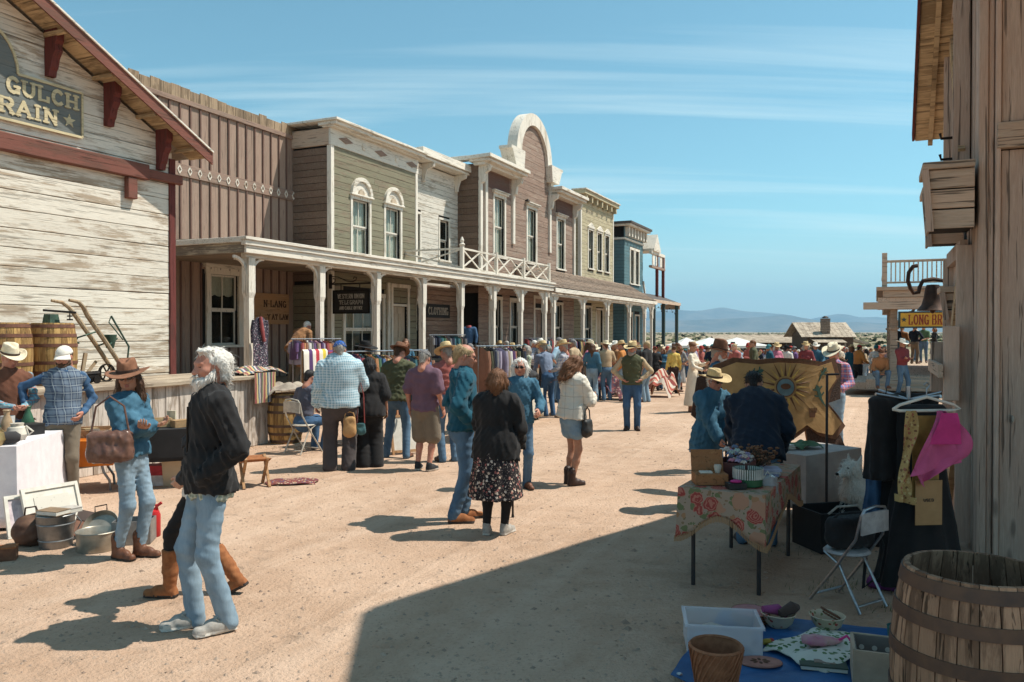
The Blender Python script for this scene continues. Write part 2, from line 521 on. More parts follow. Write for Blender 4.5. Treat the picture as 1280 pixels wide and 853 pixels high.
def glassmat(name='window_glass'):
 """old window glass: mostly clear, a little wavy, catching the sky"""
 if name in _mats:return _mats[name]
 t=NT(name);t.n.remove(t.b)
 tr=t.new('ShaderNodeBsdfTransparent');tr.inputs[0].default_value=(.82,.85,.83,1)
 gl=t.new('ShaderNodeBsdfGlossy',Roughness=.04);gl.inputs['Color'].default_value=(.9,.95,.95,1)
 n=t.noise(t.coord('street',(.5,.5,.5)),3.0,2);bp=t.new('ShaderNodeBump',Strength=.12,Distance=.02);t.lk(n,bp.inputs['Height']);t.lk(bp.outputs[0],gl.inputs['Normal'])
 fr=t.new('ShaderNodeLayerWeight',Blend=.5);f2=t.math('ADD',t.math('MULTIPLY',t.math('POWER',fr.outputs['Facing'],4.0),.4),.02)
 mx=t.new('ShaderNodeMixShader');t.lk(f2,mx.inputs[0]);t.lk(tr.outputs[0],mx.inputs[1]);t.lk(gl.outputs[0],mx.inputs[2])
 t.lk(mx.outputs[0],t.n['Material Output'].inputs['Surface'])
 _mats[name]=t.m
 return t.m

# ================================================================== ground, desert, mountains, air
rng=np.random.default_rng(5)
def hash_noise(x,y,seed=0):
 """smooth value noise on arrays"""
 def h(i,j):
  n=(i*374761393+j*668265263+seed*1274126177)&0x7fffffff
  n=((n^(n>>13))*1274126177)&0x7fffffff
  return ((n^(n>>16))&0xffff)/65535.0
 xi=np.floor(x).astype(np.int64);yi=np.floor(y).astype(np.int64)
 fx=x-xi;fy=y-yi;fx=fx*fx*(3-2*fx);fy=fy*fy*(3-2*fy)
 a=h(xi,yi);b=h(xi+1,yi);c=h(xi,yi+1);d=h(xi+1,yi+1)
 return (a*(1-fx)+b*fx)*(1-fy)+(c*(1-fx)+d*fx)*fy
def fbm(x,y,o=4,seed=0):
 s=0;a=.5
 for k in range(o):s=s+a*hash_noise(x*2**k,y*2**k,seed+k);a*=.5
 return s
def ground_z(x,y):
 r=np.sqrt(x*x+y*y)
 near=(fbm(x*.7+50,y*.7+50,3,3)-.45)*0.05*np.clip(1.4-r/60,0,1)
 far=(fbm(x*.012+9,y*.012+9,3,8)-.47)*1.1*np.clip((r-75)/80,0,1)
 drop=-1.35*np.clip((y-20)/45,0,1)*np.clip((y+0.0)/1e-6,0,1)
 return near+far+drop
def gz(x,y):return float(ground_z(np.array([float(x)]),np.array([float(y)]))[0])

t=NT('dirt')
v=t.coord('world',rand=False)
n1=t.noise(v,.32,6,.6,.3);n2=t.noise(v,3.0,6,.65);n3=t.noise(v,38.0,4,.7);n4=t.noise(v,1.1,5,.6,1.2)
c=t.mix(t.ramp(n1,.35,.65),(.425,.28,.19),(.575,.40,.285))
c=t.mix(t.math('MULTIPLY',t.ramp(n4,.50,.70),.45),c,(.36,.225,.14))
c=t.mix(t.math('MULTIPLY',t.ramp(n2,.45,.7),.35),c,(.65,.475,.355))
c=t.mix(t.math('MULTIPLY',t.ramp(n3,.52,.75),.55),c,(.27,.17,.11))
vo=t.new('ShaderNodeTexVoronoi',Scale=16.0);t.lk(v,vo.inputs['Vector'])
grit=t.ramp(vo.outputs['Distance'],.06,.16,(1,1,1),(0,0,0))
vc=t.new('ShaderNodeSeparateColor');t.lk(vo.outputs['Color'],vc.inputs[0])
gm=t.math('MULTIPLY',grit,t.math('LESS_THAN',vc.outputs[0],.3))
c=t.mix(t.math('MULTIPLY',gm,.7),c,(.20,.135,.10))
# open desert beyond the town: paler earth with low scrub
gq=t.new('ShaderNodeNewGeometry');ln=t.new('ShaderNodeVectorMath',operation='LENGTH');t.lk(gq.outputs['Position'],ln.inputs[0])
far=t.new('ShaderNodeMapRange');t.lk(ln.outputs['Value'],far.inputs[0]);far.inputs[1].default_value=70;far.inputs[2].default_value=130
scr=t.noise(t.coord('world',(.06,.02,.06),rand=False),1.0,8,.7)
dz=t.mix(t.ramp(scr,.42,.60),(.36,.27,.175),(.10,.105,.055))
scr2=t.noise(t.coord('world',(.004,.0012,.004),rand=False),1.0,6,.65)
dz=t.mix(t.math('MULTIPLY',t.ramp(scr2,.42,.62),.7),dz,(.40,.30,.21))
hgt=t.math('ADD',t.math('ADD',t.math('MULTIPLY',n2,1.0),t.math('MULTIPLY',n3,.7)),t.math('MULTIPLY',gm,.5))
hgt=t.math('ADD',hgt,t.math('MULTIPLY',n4,1.2))
tk=t.noise(t.coord('street',(.12,2.6,1),rand=False),1.0,4,.55,.2)      # wheel ruts run along the street
c=t.mix(t.math('MULTIPLY',t.ramp(tk,.52,.66),.28),c,(.66,.49,.37))
hgt=t.math('ADD',hgt,t.math('MULTIPLY',tk,1.5))
fpv=t.new('ShaderNodeTexVoronoi',Scale=2.1);t.lk(t.coord('world',(1.0,1.9,1),rand=False),fpv.inputs['Vector'])   # scuffs and footprints
fpm=t.ramp(fpv.outputs['Distance'],.10,.24,(1,1,1),(0,0,0))
c=t.mix(t.math('MULTIPLY',fpm,.16),c,(.30,.19,.125))
hgt=t.math('SUBTRACT',hgt,t.math('MULTIPLY',fpm,.7))
c=t.mix(far.outputs[0],c,dz)
t.bump(hgt,.95,.035)
M_dirt=t.out(c,.95,0,.12)

NA=300
radii=[0.0];r_=0.4
while r_<18000:radii.append(r_);r_*=1.035 if r_<60 else 1.09
radii.append(18000.0)
rr=np.array(radii);aa=np.linspace(0,2*math.pi,NA,endpoint=False)
gx=(rr[1:,None]*np.cos(aa)[None,:]).ravel();gy=(rr[1:,None]*np.sin(aa)[None,:]).ravel()
gx=np.concatenate([[0],gx]);gy=np.concatenate([[0],gy]);gzv=ground_z(gx,gy)
fs=[(0,1+k,1+(k+1)%NA)for k in range(NA)]
for i in range(len(rr)-2):
 for k in range(NA):
  a=1+i*NA+k;b=1+i*NA+(k+1)%NA
  fs.append((a,a+NA,b+NA,b))
me=bpy.data.meshes.new('ground');me.from_pydata(np.stack([gx,gy,gzv],1).tolist(),[],fs)
me.materials.append(M_dirt);me.polygons.foreach_set('use_smooth',[True]*len(me.polygons))
tag(link('ground',me),kind='structure')

# loose stones: nobody could count them
pb=MB()
for i in range(9000):
 y=3.6+15*random.random()**1.7;x=(random.random()-.5)*1.4*y
 r_=.004+.014*random.random()**4+(.014 if random.random()<.012 else 0)
 z=gz(x,y);a=random.random()*6.28
 ca,sa=math.cos(a),math.sin(a);l,w,h=r_*(1+random.random()),r_,r_*.8
 vs=[(l,0,0),(0,w,.1*h),(-l*.8,.2*w,0),(0,-w,0),(.1*l,0,h),(0,0,-h*.5)]
 pb.add([(x+p[0]*ca-p[1]*sa,y+p[0]*sa+p[1]*ca,z+p[2])for p in vs],
           [(0,1,4),(1,2,4),(2,3,4),(3,0,4),(1,0,5),(2,1,5),(3,2,5),(0,3,5)])
M_stone=plain('stone',(.42,.31,.23),(.24,.17,.125),.9,3.0,coord='world')
tag(pb.build('pebbles',M_stone),'loose small stones scattered over the dirt street','pebbles',kind='stuff')

# --- mountains: two ranges about eleven to fifteen kilometres off
t=NT('mountain_rock')
n=t.noise(t.coord('world',(1,1,1),rand=False),.0022,8,.62)
c=t.mix(t.ramp(n,.4,.62),(.085,.075,.055),(.21,.16,.115))
t.bump(n,.6,120)
M_mtn=t.out(c,.95,0,.1)
ridge_px=[(-900,22),(-500,30),(-200,20),(100,27),(400,18),(600,26),(760,24),(850,29),(879,27.5),(908,32),(934,28),(967,25),(992,23),
   (1005,19),(1022,17),(1040,21),(1060,24),(1080,19.5),(1105,19.5),(1137,17.5),(1200,20),(1400,14),(1700,22),(2200,15),(2700,20)]
front_px=[(-900,12),(-300,16),(200,12),(700,14),(850,15),(900,17),(950,19),(985,22),(1010,18),(1040,12),(1075,13),(1120,11),(1180,12),(1500,9),(2000,13),(2700,10)]
def range_mesh(prof,y0,y1,seed):
 nx,ny=520,26
 px=np.linspace(-900,2700,nx);pr=np.interp(px,[p[0]for p in prof],[p[1]for p in prof])
 ym=(y0+y1)/2
 vv=[]
 for j in range(ny):
  tt=j/(ny-1);y=y0+(y1-y0)*tt
  env=max(0.0,1-abs(tt-.55)/.55)**.85
  x=(px-640)/FPX*ym
  rn=np.abs(fbm(x/900+20,np.full(nx,y/1100)+20,5,seed)-.5)*2
  crest=np.exp(-((tt-.55)/.10)**2)
  h=pr*ym/FPX*env*(1-(1-crest)*(.15+1.2*rn))+pr*ym/FPX*.06*(fbm(x/260,np.full(nx,y/260),3,seed+9)-.5)
  h=np.maximum(h,-5)if 0<j<ny-1 else np.full(nx,-15.0)
  vv.append(np.stack([x,np.full(nx,y),h],1))
 vv=np.concatenate(vv)
 f=[(j*nx+i,j*nx+i+1,(j+1)*nx+i+1,(j+1)*nx+i)for j in range(ny-1)for i in range(nx-1)]
 me=bpy.data.meshes.new('mountains');me.from_pydata(vv.tolist(),[],f);me.materials.append(M_mtn)
 me.polygons.foreach_set('use_smooth',[True]*len(f))
 return me
tag(link('mountains',range_mesh(ridge_px,11500,16500,4)),kind='structure')
tag(link('foothills',range_mesh(front_px,9000,11400,14)),kind='structure')

# --- the air between
t=NT('haze_air');t.n.remove(t.b)
pv=t.new('ShaderNodeVolumePrincipled',Density=9.5e-5,Anisotropy=0.2);pv.inputs['Color'].default_value=(.42,.74,1.0,1)
t.lk(pv.outputs[0],t.n['Material Output'].inputs['Volume'])
hz=MB().b2((-19000,-19000,-40),(19000,19000,900)).build('haze',t.m)
tag(hz,'thin bluish air over the desert plain','haze',kind='stuff')

# --- shrubs and scrub of the plain
M_shrub=plain('shrub_leaf',(.105,.115,.045),(.035,.045,.018),.8,6.0,coord='world',rand=.25,bump=0)
M_shrub2=plain('shrub_leaf_pale',(.20,.19,.085),(.08,.085,.04),.8,6.0,coord='world',rand=.2,bump=0)
M_twig=plain('twig',(.14,.10,.07),(.07,.05,.035))
def leaf_cloud(mb,n,size,leaf,seed,squash=.8,lobes=7):
 rg=random.Random(seed)
 lb=[(rg.uniform(-.6,.6),rg.uniform(-.6,.6),rg.uniform(.25,.85),rg.uniform(.28,.5))for _ in range(lobes)]
 for i in range(n):
  x,y,z,r=rg.choice(lb)
  d=Vector((rg.gauss(0,1),rg.gauss(0,1),rg.gauss(0,1))).normalized()*r*rg.uniform(.55,1.05)
  p=(Vector((x,y,z))+d);p=Vector((p.x*size,p.y*size,max(.02,p.z*size*squash)))
  q=Matrix.Rotation(rg.uniform(0,6.28),3,'Z')@Matrix.Rotation(rg.uniform(0,3.1),3,'X')
  a=leaf*rg.uniform(.6,1.4)
  mb.add([p+q@Vector(w)for w in ((-a,0,0),(0,-a*.5,a*.15),(a,0,0),(0,a*.5,a*.15))],[(0,1,2,3)])
 return mb
shrub_meshes=[]
for k in range(4):
 shrub_meshes.append((leaf_cloud(MB(),520,1.0,.16,40+k).mesh('foliage',M_shrub if k%2==0 else M_shrub2),
                         MB().tube([(0,0,-.1),(.05,0,.3),(.2,.1,.6)],[.06,.04,.02],5).tube([(0,0,0),(-.2,.1,.4)],[.05,.02],5).mesh('stem',M_twig)))
spots=[(862,428,1.2),(872,425,1.6),(884,427,1.4),(893,424,1.1),(1082,421,1.4),(1090,427,1.3),(1095,420,1.1),(1106,423,1.5),(1112,427,1.1),(1068,419,1.5),
         (1076,425,1.0),(1100,432,1.2),(1086,434,.9),(856,433,1.0),(1147,424,3.2),(1170,425,2.6),(1132,428,2.0),(1060,418,1.6),(878,420,1.9),(855,421,1.8),(1110,418,1.9)]
spots.sort()
for i,(px,py,sz)in enumerate(spots):
 p=GT(px,py);z=p.z
 k=i%4
 near_sign=px>1125
 lab=('%s tall green bush of the clump below the yellow saloon sign'%ordn([q[0]for q in spots if q[0]>1125].index(px)+1))if near_sign else \
          ('%s from left of the round desert shrubs beyond the crowd'%ordn(i+1))
 r=thing('desert_shrub',lab,'shrub',(p.x,p.y,z),random.random()*6,'shrubs on the plain')
 r.scale=(sz,sz,sz)
 link('foliage',shrub_meshes[k][0],r);link('stem',shrub_meshes[k][1],r)
sb=MB()
rg=random.Random(3)
for i in range(2600):
 d=130+1500*rg.random()**1.5;x=(rg.random()*1.5-.65)*d
 z=gz(x,d);s_=rg.uniform(.4,1.1)*(1+d/900)
 n=5;vs=[(x,d,z+s_*.9)]+[(x+math.cos(k*6.28/n+i)*s_*rg.uniform(.7,1.2),d+math.sin(k*6.28/n+i)*s_,z+rg.uniform(.2,.5)*s_)for k in range(n)]+ \
  [(x+math.cos(k*6.28/n+i)*s_*.7,d+math.sin(k*6.28/n+i)*s_*.7,z-.1)for k in range(n)]
 sb.add(vs,[(0,1+k,1+(k+1)%n)for k in range(n)]+[(1+k,1+n+k,1+n+(k+1)%n,1+(k+1)%n)for k in range(n)])
tag(sb.build('desert_scrub',M_shrub2),'low scrub dotted over the far plain','scrub',kind='stuff')

# ================================================================== buildings
BARE=(.33,.255,.185)
W_white=wood('white_boards',(.77,.70,.59),(.50,.385,.275),.38,'x',.08)
W_whitev=wood('white_boards_upright',(.66,.62,.55),(.42,.36,.30),.42,'z',.08)
W_trim=wood('white_trim',(.76,.70,.60),(.50,.41,.30),.22,'x',.04)
W_trimz=wood('white_trim_upright',(.76,.70,.60),(.50,.41,.30),.2,'z',.04)
W_red=wood('oxblood_beam',(.215,.085,.063),(.19,.095,.07),.4,'x',.06)
W_redz=wood('oxblood_upright',(.16,.045,.038),(.13,.05,.04),.4,'z',.06)
W_brown=wood('brown_boards_upright',(.34,.235,.18),(.42,.30,.23),.45,'z',.13)
W_batten=wood('shade_darkened_batten',(.15,.085,.065),(.2,.125,.1),.4,'z',.1)  # dark brown, with the battens' shadow side put into the colour
W_brownx=wood('brown_band',(.32,.215,.165),(.38,.27,.21),.4,'x',.06)
W_raw=wood('raw_weathered_tops',(.36,.26,.17),(.24,.17,.11),.5,'z',.22)
W_green=wood('sage_boards',(.255,.235,.160),(.30,.235,.165),.36,'x',.09)
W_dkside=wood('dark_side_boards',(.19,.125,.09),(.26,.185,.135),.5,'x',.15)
W_whitesm=wood('white_narrow_boards',(.72,.67,.58),(.5,.42,.32),.25,'x',.05)
W_mauve=wood('rosy_brown_boards',(.315,.215,.165),(.46,.35,.275),.40,'x',.10)
W_yellow=wood('pale_yellow_boards',(.54,.47,.31),(.48,.40,.28),.35,'x',.05)
W_teal=wood('teal_boards',(.125,.225,.25),(.16,.23,.24),.3,'x',.05)
W_grey=wood('grey_barn_boards',(.56,.41,.32),(.70,.54,.43),.5,'z',.16,crack=.85)
W_greyx=wood('grey_barn_crosswise',(.52,.38,.28),(.66,.51,.39),.5,'x',.16,crack=.85)
W_greyy=wood('grey_barn_acrosstreet',(.56,.41,.30),(.68,.53,.40),.5,'y',.16,crack=.85)
W_soffit=wood('raw_soffit_boards',(.58,.42,.25),(.40,.28,.16),.45,'y',.16,crack=.6)
W_floor=wood('boardwalk_boards',(.30,.23,.17),(.36,.28,.2),.5,'y',.15)
W_stage=wood('stage_boards',(.66,.58,.50),(.40,.32,.25),.38,'z',.12)
W_stagetop=wood('stage_top_boards',(.46,.37,.27),(.34,.26,.19),.5,'x',.1)
W_cream=wood('cream_panel',(.56,.45,.33),(.46,.36,.26),.3,'z',.06)
W_shingle=wood('shingle',(.21,.15,.11),(.34,.26,.2),.5,'y',.25)
W_roofgrey=wood('tin_roof',(.42,.37,.31),(.30,.22,.16),.45,'y',.1)
M_glass=glassmat()
M_roomdark=plain('painted_dark_room',(.035,.03,.026),(.02,.018,.016),.9)  # near-black colour stands in for the unlit rooms behind windows
M_curtain=cloth('curtain',(.80,.74,.64),(.62,.56,.48))
M_iron=plain('black_iron',(.016,.014,.013),(.035,.027,.022),.55,20,metal=.6)
M_dark=plain('dark_inside',(.02,.017,.014),(.012,.011,.01),.9)
M_tealpaint=wood('teal_post',(.05,.085,.085),(.12,.12,.10),.3,'z',.05)

class Bld:
 def __init__(self,name,label,cat,s0,d0,group=None):
  self.s0,self.d0=s0,d0
  self.root=thing(name,label,cat,S(s0,d0),TH,group)
 def P(self,s,d,z):return Vector((s-self.s0,d-self.d0,z))
 def slab(self,name,p,q,m,parent=None,rot=None,bev=.006):
  return slab(name,self.P(*p),self.P(*q),m,parent or self.root,rot,bev)
 def mb(self,name,mb,mats,parent=None,smooth=False):
  mb.v=[tuple(self.P(*p))for p in mb.v]
  return mb.build(name,mats,parent or self.root,smooth)

class Face:
 """a wall face: coordinate a runs along it, out is how far a point stands proud of it"""
 def __init__(self,b,axis,base,dr):self.b,self.axis,self.base,self.dr=b,axis,base,dr
 def w(self,a,out,z):
  return (a,self.base+out*self.dr,z)if self.axis=='s' else (self.base+out*self.dr,a,z)
 def slab(self,name,a0,a1,o0,o1,z0,z1,m,parent=None,rot=None,bev=.006):
  return self.b.slab(name,self.w(a0,o0,z0),self.w(a1,o1,z1),m,parent,rot,bev)
 def core(self,a0,a1,z0,z1,thick,m,name='wall',openings=()):
  """backing wall with its openings left out"""
  mb=MB();xs=sorted({a0,a1,*[o[0]for o in openings],*[o[1]for o in openings]});zs=sorted({z0,z1,*[o[2]for o in openings],*[o[3]for o in openings]})
  for i in range(len(xs)-1):
   for j in range(len(zs)-1):
    cx,cz=(xs[i]+xs[i+1])/2,(zs[j]+zs[j+1])/2
    if any(o[0]<cx<o[1]and o[2]<cz<o[3]for o in openings):continue
    mb.b2(self.w(xs[i],0,zs[j]),self.w(xs[i+1],-thick,zs[j+1]))
  return self.b.mb(name,mb,m)
 def hboards(self,wall,a0,a1,z0,z1,bh,m,openings=(),th=.024,lap=0.0,jit=.004,joints=.25,top=None,gap=.012):
  z=z0;k=0
  while z<z1-.02:
   zt=min(z+bh,z1)
   lo,hi=a0,a1
   if top:
    lo,hi=top(z)
    l2,h2=top(zt)
    if (l2,h2)!=(lo,hi):
     j=random.uniform(0,jit);mb=MB();g=gap/2;mid=(lo+hi)/2+random.uniform(-.6,.6)*(hi-lo)*.4
     for (x0,x1,x2,x3)in ((lo,mid-.003,mid-.003,l2),(mid+.003,hi,h2,mid+.003)):
      x2=max(x2,x0)if x2>x3 else x2
      mb=MB();q=[(x0,z+g),(x1,z+g),(x2,zt-g),(min(x3,x2),zt-g)]
      fr=[self.w(x,.002+j+th,zz)for x,zz in q];bk=[self.w(x,.002+j,zz)for x,zz in q]
      mb.add(fr+bk,[(0,1,2,3),(7,6,5,4),(0,4,5,1),(1,5,6,2),(2,6,7,3),(3,7,4,0)])
      self.b.mb('plank',mb,m,wall)
     z=zt;continue
   cuts=[(o[0],o[1])for o in openings if o[2]<zt-.02 and o[3]>z+.02]
   segs=[(lo,hi)]
   for c0,c1 in cuts:
    ns=[]
    for p,q in segs:
     if c1<=p or c0>=q:ns.append((p,q));continue
     if c0-p>.03:ns.append((p,c0))
     if q-c1>.03:ns.append((c1,q))
    segs=ns
   fin=[]
   for p,q in segs:
    if q-p>1.6 and random.random()<joints:
     mid=p+(q-p)*random.uniform(.3,.7);fin+=[(p,mid-.003),(mid+.003,q)]
    else:fin.append((p,q))
   for p,q in fin:
    j=random.uniform(0,jit)
    ang=lap*(1 if (self.axis=='s')==(self.dr<0)else -1)
    rot=(ang,random.uniform(-.0012,.0012),0)if self.axis=='s' else (random.uniform(-.0012,.0012),lap*self.dr,0)
    self.slab('plank',p,q,.002+j,.002+j+th,z+gap/2,zt-gap/2,m,wall,rot)
   z=zt;k+=1
 def vboards(self,wall,a0,a1,z0,z1,bw,m,openings=(),th=.022,batten=None,bm_=None,jit=.004,topjit=0.0,gap=.008,name='plank'):
  a=a0
  while a<a1-.02:
   b=min(a+bw,a1);spans=[(z0,z1+random.uniform(-topjit,topjit))]
   for o in openings:
    if o[0]<b-.02 and o[1]>a+.02:
     ns=[]
     for p,q in spans:
      if o[3]<=p or o[2]>=q:ns.append((p,q));continue
      if o[2]-p>.03:ns.append((p,o[2]))
      if q-o[3]>.03:ns.append((o[3],q))
     spans=ns
   for p,q in spans:
    j=random.uniform(0,jit)
    self.slab(name,a+gap/2,b-gap/2,.002+j,.002+j+th,p,q,m,wall)
    if batten and b<a1-.02:self.slab('batten',b-batten/2,b+batten/2,.030,.062,p,q,bm_ or m,wall)
   a=b
 def window(self,a0,a1,z0,z1,trim=.11,m=None,mz=None,panes=(2,2),curtain=None,recess=.10,head='flat',proud=.05,sill=True,glass=None,sash=None):
  """a0..z1 is the opening; trim stands round it"""
  m=m or W_trim;mz=mz or W_trimz;b=self.b;t_=trim
  f=MB()
  for p,q in ((a0-t_,a0),(a1,a1+t_)):f.b2(self.w(p,-.02,z0),self.w(q,proud,z1))
  f.b2(self.w(a0-t_*1.1,-.02,z1),self.w(a1+t_*1.1,proud+.012,z1+t_))
  win=b.mb('window',f,mz)
  if sill:self.slab('sill',a0-t_*1.3,a1+t_*1.3,-.02,proud+.06,z0-.07,z0,m,win)
  if head=='cornice':
   self.slab('head_cornice',a0-t_*1.6,a1+t_*1.6,-.01,proud+.10,z1+t_+.002,z1+t_+.07,m,win)
   self.slab('head_cornice',a0-t_*1.9,a1+t_*1.9,-.01,proud+.15,z1+t_+.073,z1+t_+.12,m,win)
  if head=='pediment':
   mb=MB();w2=(a1-a0)/2+t_*1.4;cx=(a0+a1)/2;zz=z1+t_+.004
   pts=[(-w2,0),(w2,0),(w2,.07),(0,.3),(-w2,.07)]
   fr=[self.w(cx+x,proud+.05,zz+y)for x,y in pts];bk=[self.w(cx+x,0,zz+y)for x,y in pts]
   n=5;mb.add(fr+bk,[tuple(range(n)),tuple(reversed(range(n,2*n)))]+[(i,i+n,(i+1)%n+n,(i+1)%n)for i in range(n)])
   b.mb('pediment',mb,m,win)
  if head=='arch':
   r0=(a1-a0)/2+t_;cx=(a0+a1)/2;zz=z1+t_+.05;n=14
   self.slab('arch_base',a0-t_*1.5,a1+t_*1.5,-.01,proud+.08,z1+t_+.001,zz,m,win)
   for r1,r2,o1 in ((r0,r0-.12,proud+.07),(r0-.135,.18,proud),):
    mb=MB()
    for k in range(n):
     t0,t1=math.pi*k/n,math.pi*(k+1)/n
     q=[(r1,t0),(r1,t1),(r2,t1),(r2,t0)]
     fr=[self.w(cx+r*math.cos(a),o1,zz+r*math.sin(a))for r,a in q];bk=[self.w(cx+r*math.cos(a),0,zz+r*math.sin(a))for r,a in q]
     mb.add(fr+bk,[(0,1,2,3),(7,6,5,4),(0,4,5,1),(1,5,6,2),(2,6,7,3),(3,7,4,0)])
    b.mb('arch_moulding',mb,m,win)
   mb=MB();pts=[(.165*math.cos(math.pi*k/8),.165*math.sin(math.pi*k/8))for k in range(9)]
   fr=[self.w(cx+x,proud+.03,zz+y)for x,y in pts];bk=[self.w(cx+x,0,zz+y)for x,y in pts];n=9
   mb.add(fr+bk,[tuple(range(n)),tuple(reversed(range(n,2*n)))]+[(i,i+n,(i+1)%n+n,(i+1)%n)for i in range(n)])
   b.mb('sunburst',mb,W_cream,win)
  # two sashes, each with its panes
  nc,nr=panes;zm=(z0+z1)/2;sm=sash or mz;st=min(.05,(a1-a0)*.09)
  for k in range(nr):
   za=z0+(z1-z0)*k/nr;zb=z0+(z1-z0)*(k+1)/nr;o=-recess+(.03 if k==nr-1 else 0)
   mb=MB();
   mb.b2(self.w(a0,o-.035,za),self.w(a1,o,za+st));mb.b2(self.w(a0,o-.035,zb-st),self.w(a1,o,zb))
   mb.b2(self.w(a0,o-.035,za+st),self.w(a0+st,o,zb-st));mb.b2(self.w(a1-st,o-.035,za+st),self.w(a1,o,zb-st))
   for c_ in range(1,nc):
    x=a0+(a1-a0)*c_/nc;mb.b2(self.w(x-st*.3,o-.03,za+st),self.w(x+st*.3,o-.004,zb-st))
   b.mb('sash',mb,sm,win)
   for c_ in range(nc):
    xa=a0+(a1-a0)*c_/nc;xb=a0+(a1-a0)*(c_+1)/nc
    self.slab('pane',xa+.012,xb-.012,o-.022,o-.014,za+.012,zb-.012,glass or M_glass,win,None,.001)
  if curtain:
   c0,c1=curtain
   mb=MB();zt=z1-.02;zb_=z1-(z1-z0)*c0
   mb.sheet(lambda u,v_:self.w(a0+.02+(a1-a0-.04)*u,-recess-.075+.010*math.sin(u*31+2*math.sin(u*9)),zt+(zb_-zt-(.05*abs(math.sin(u*9.42))if c1 else 0))*v_),28,6,.002)
   b.mb('curtain',mb,M_curtain,win,True)
  rm=MB();rm.b2(self.w(a0-.05,-.30,z0-.05),self.w(a1+.05,-.27,z1+.05));b.mb('dark_room_panel',rm,M_roomdark,win)  # panel behind the sashes, the room's darkness painted into it
  return win
 def door(self,a0,a1,z0,z1,m,trim=.1,mt=None,panels=2,transom=0.0,recess=.08):
  b=self.b;f=MB()
  for p,q in ((a0-trim,a0),(a1,a1+trim)):f.b2(self.w(p,-.02,z0),self.w(q,.05,z1+transom))
  f.b2(self.w(a0-trim*1.2,-.02,z1+transom),self.w(a1+trim*1.2,.06,z1+transom+trim))
  if transom:f.b2(self.w(a0,-.08,z1),self.w(a1,.02,z1+.08))
  d=b.mb('door_frame',f,mt or W_trimz)
  self.slab('door',a0+.004,a1-.004,-recess-.04,-recess,z0+.01,z1-.004,m,d)
  w=(a1-a0);n=2
  for i in range(n):
   for j in range(panels):
    xa=a0+w*(.12+.42*i);za=z0+.18+(z1-z0-.3)*j/panels
    self.slab('door_panel',xa,xa+w*.33,-recess-.001,-recess+.016,za,za+(z1-z0-.3)/panels-.12,m,d)
  mb=MB();c=self.w(a1-.1,-recess+.04,z0+1.0);mb.ell(c,(.03,.03,.03),8,6);b.mb('door_knob',mb,M_iron,d)
  if transom:self.slab('transom_pane',a0+.05,a1-.05,-recess-.02,-recess-.01,z1+.12,z1+transom-.05,W_cream,d)
  return d

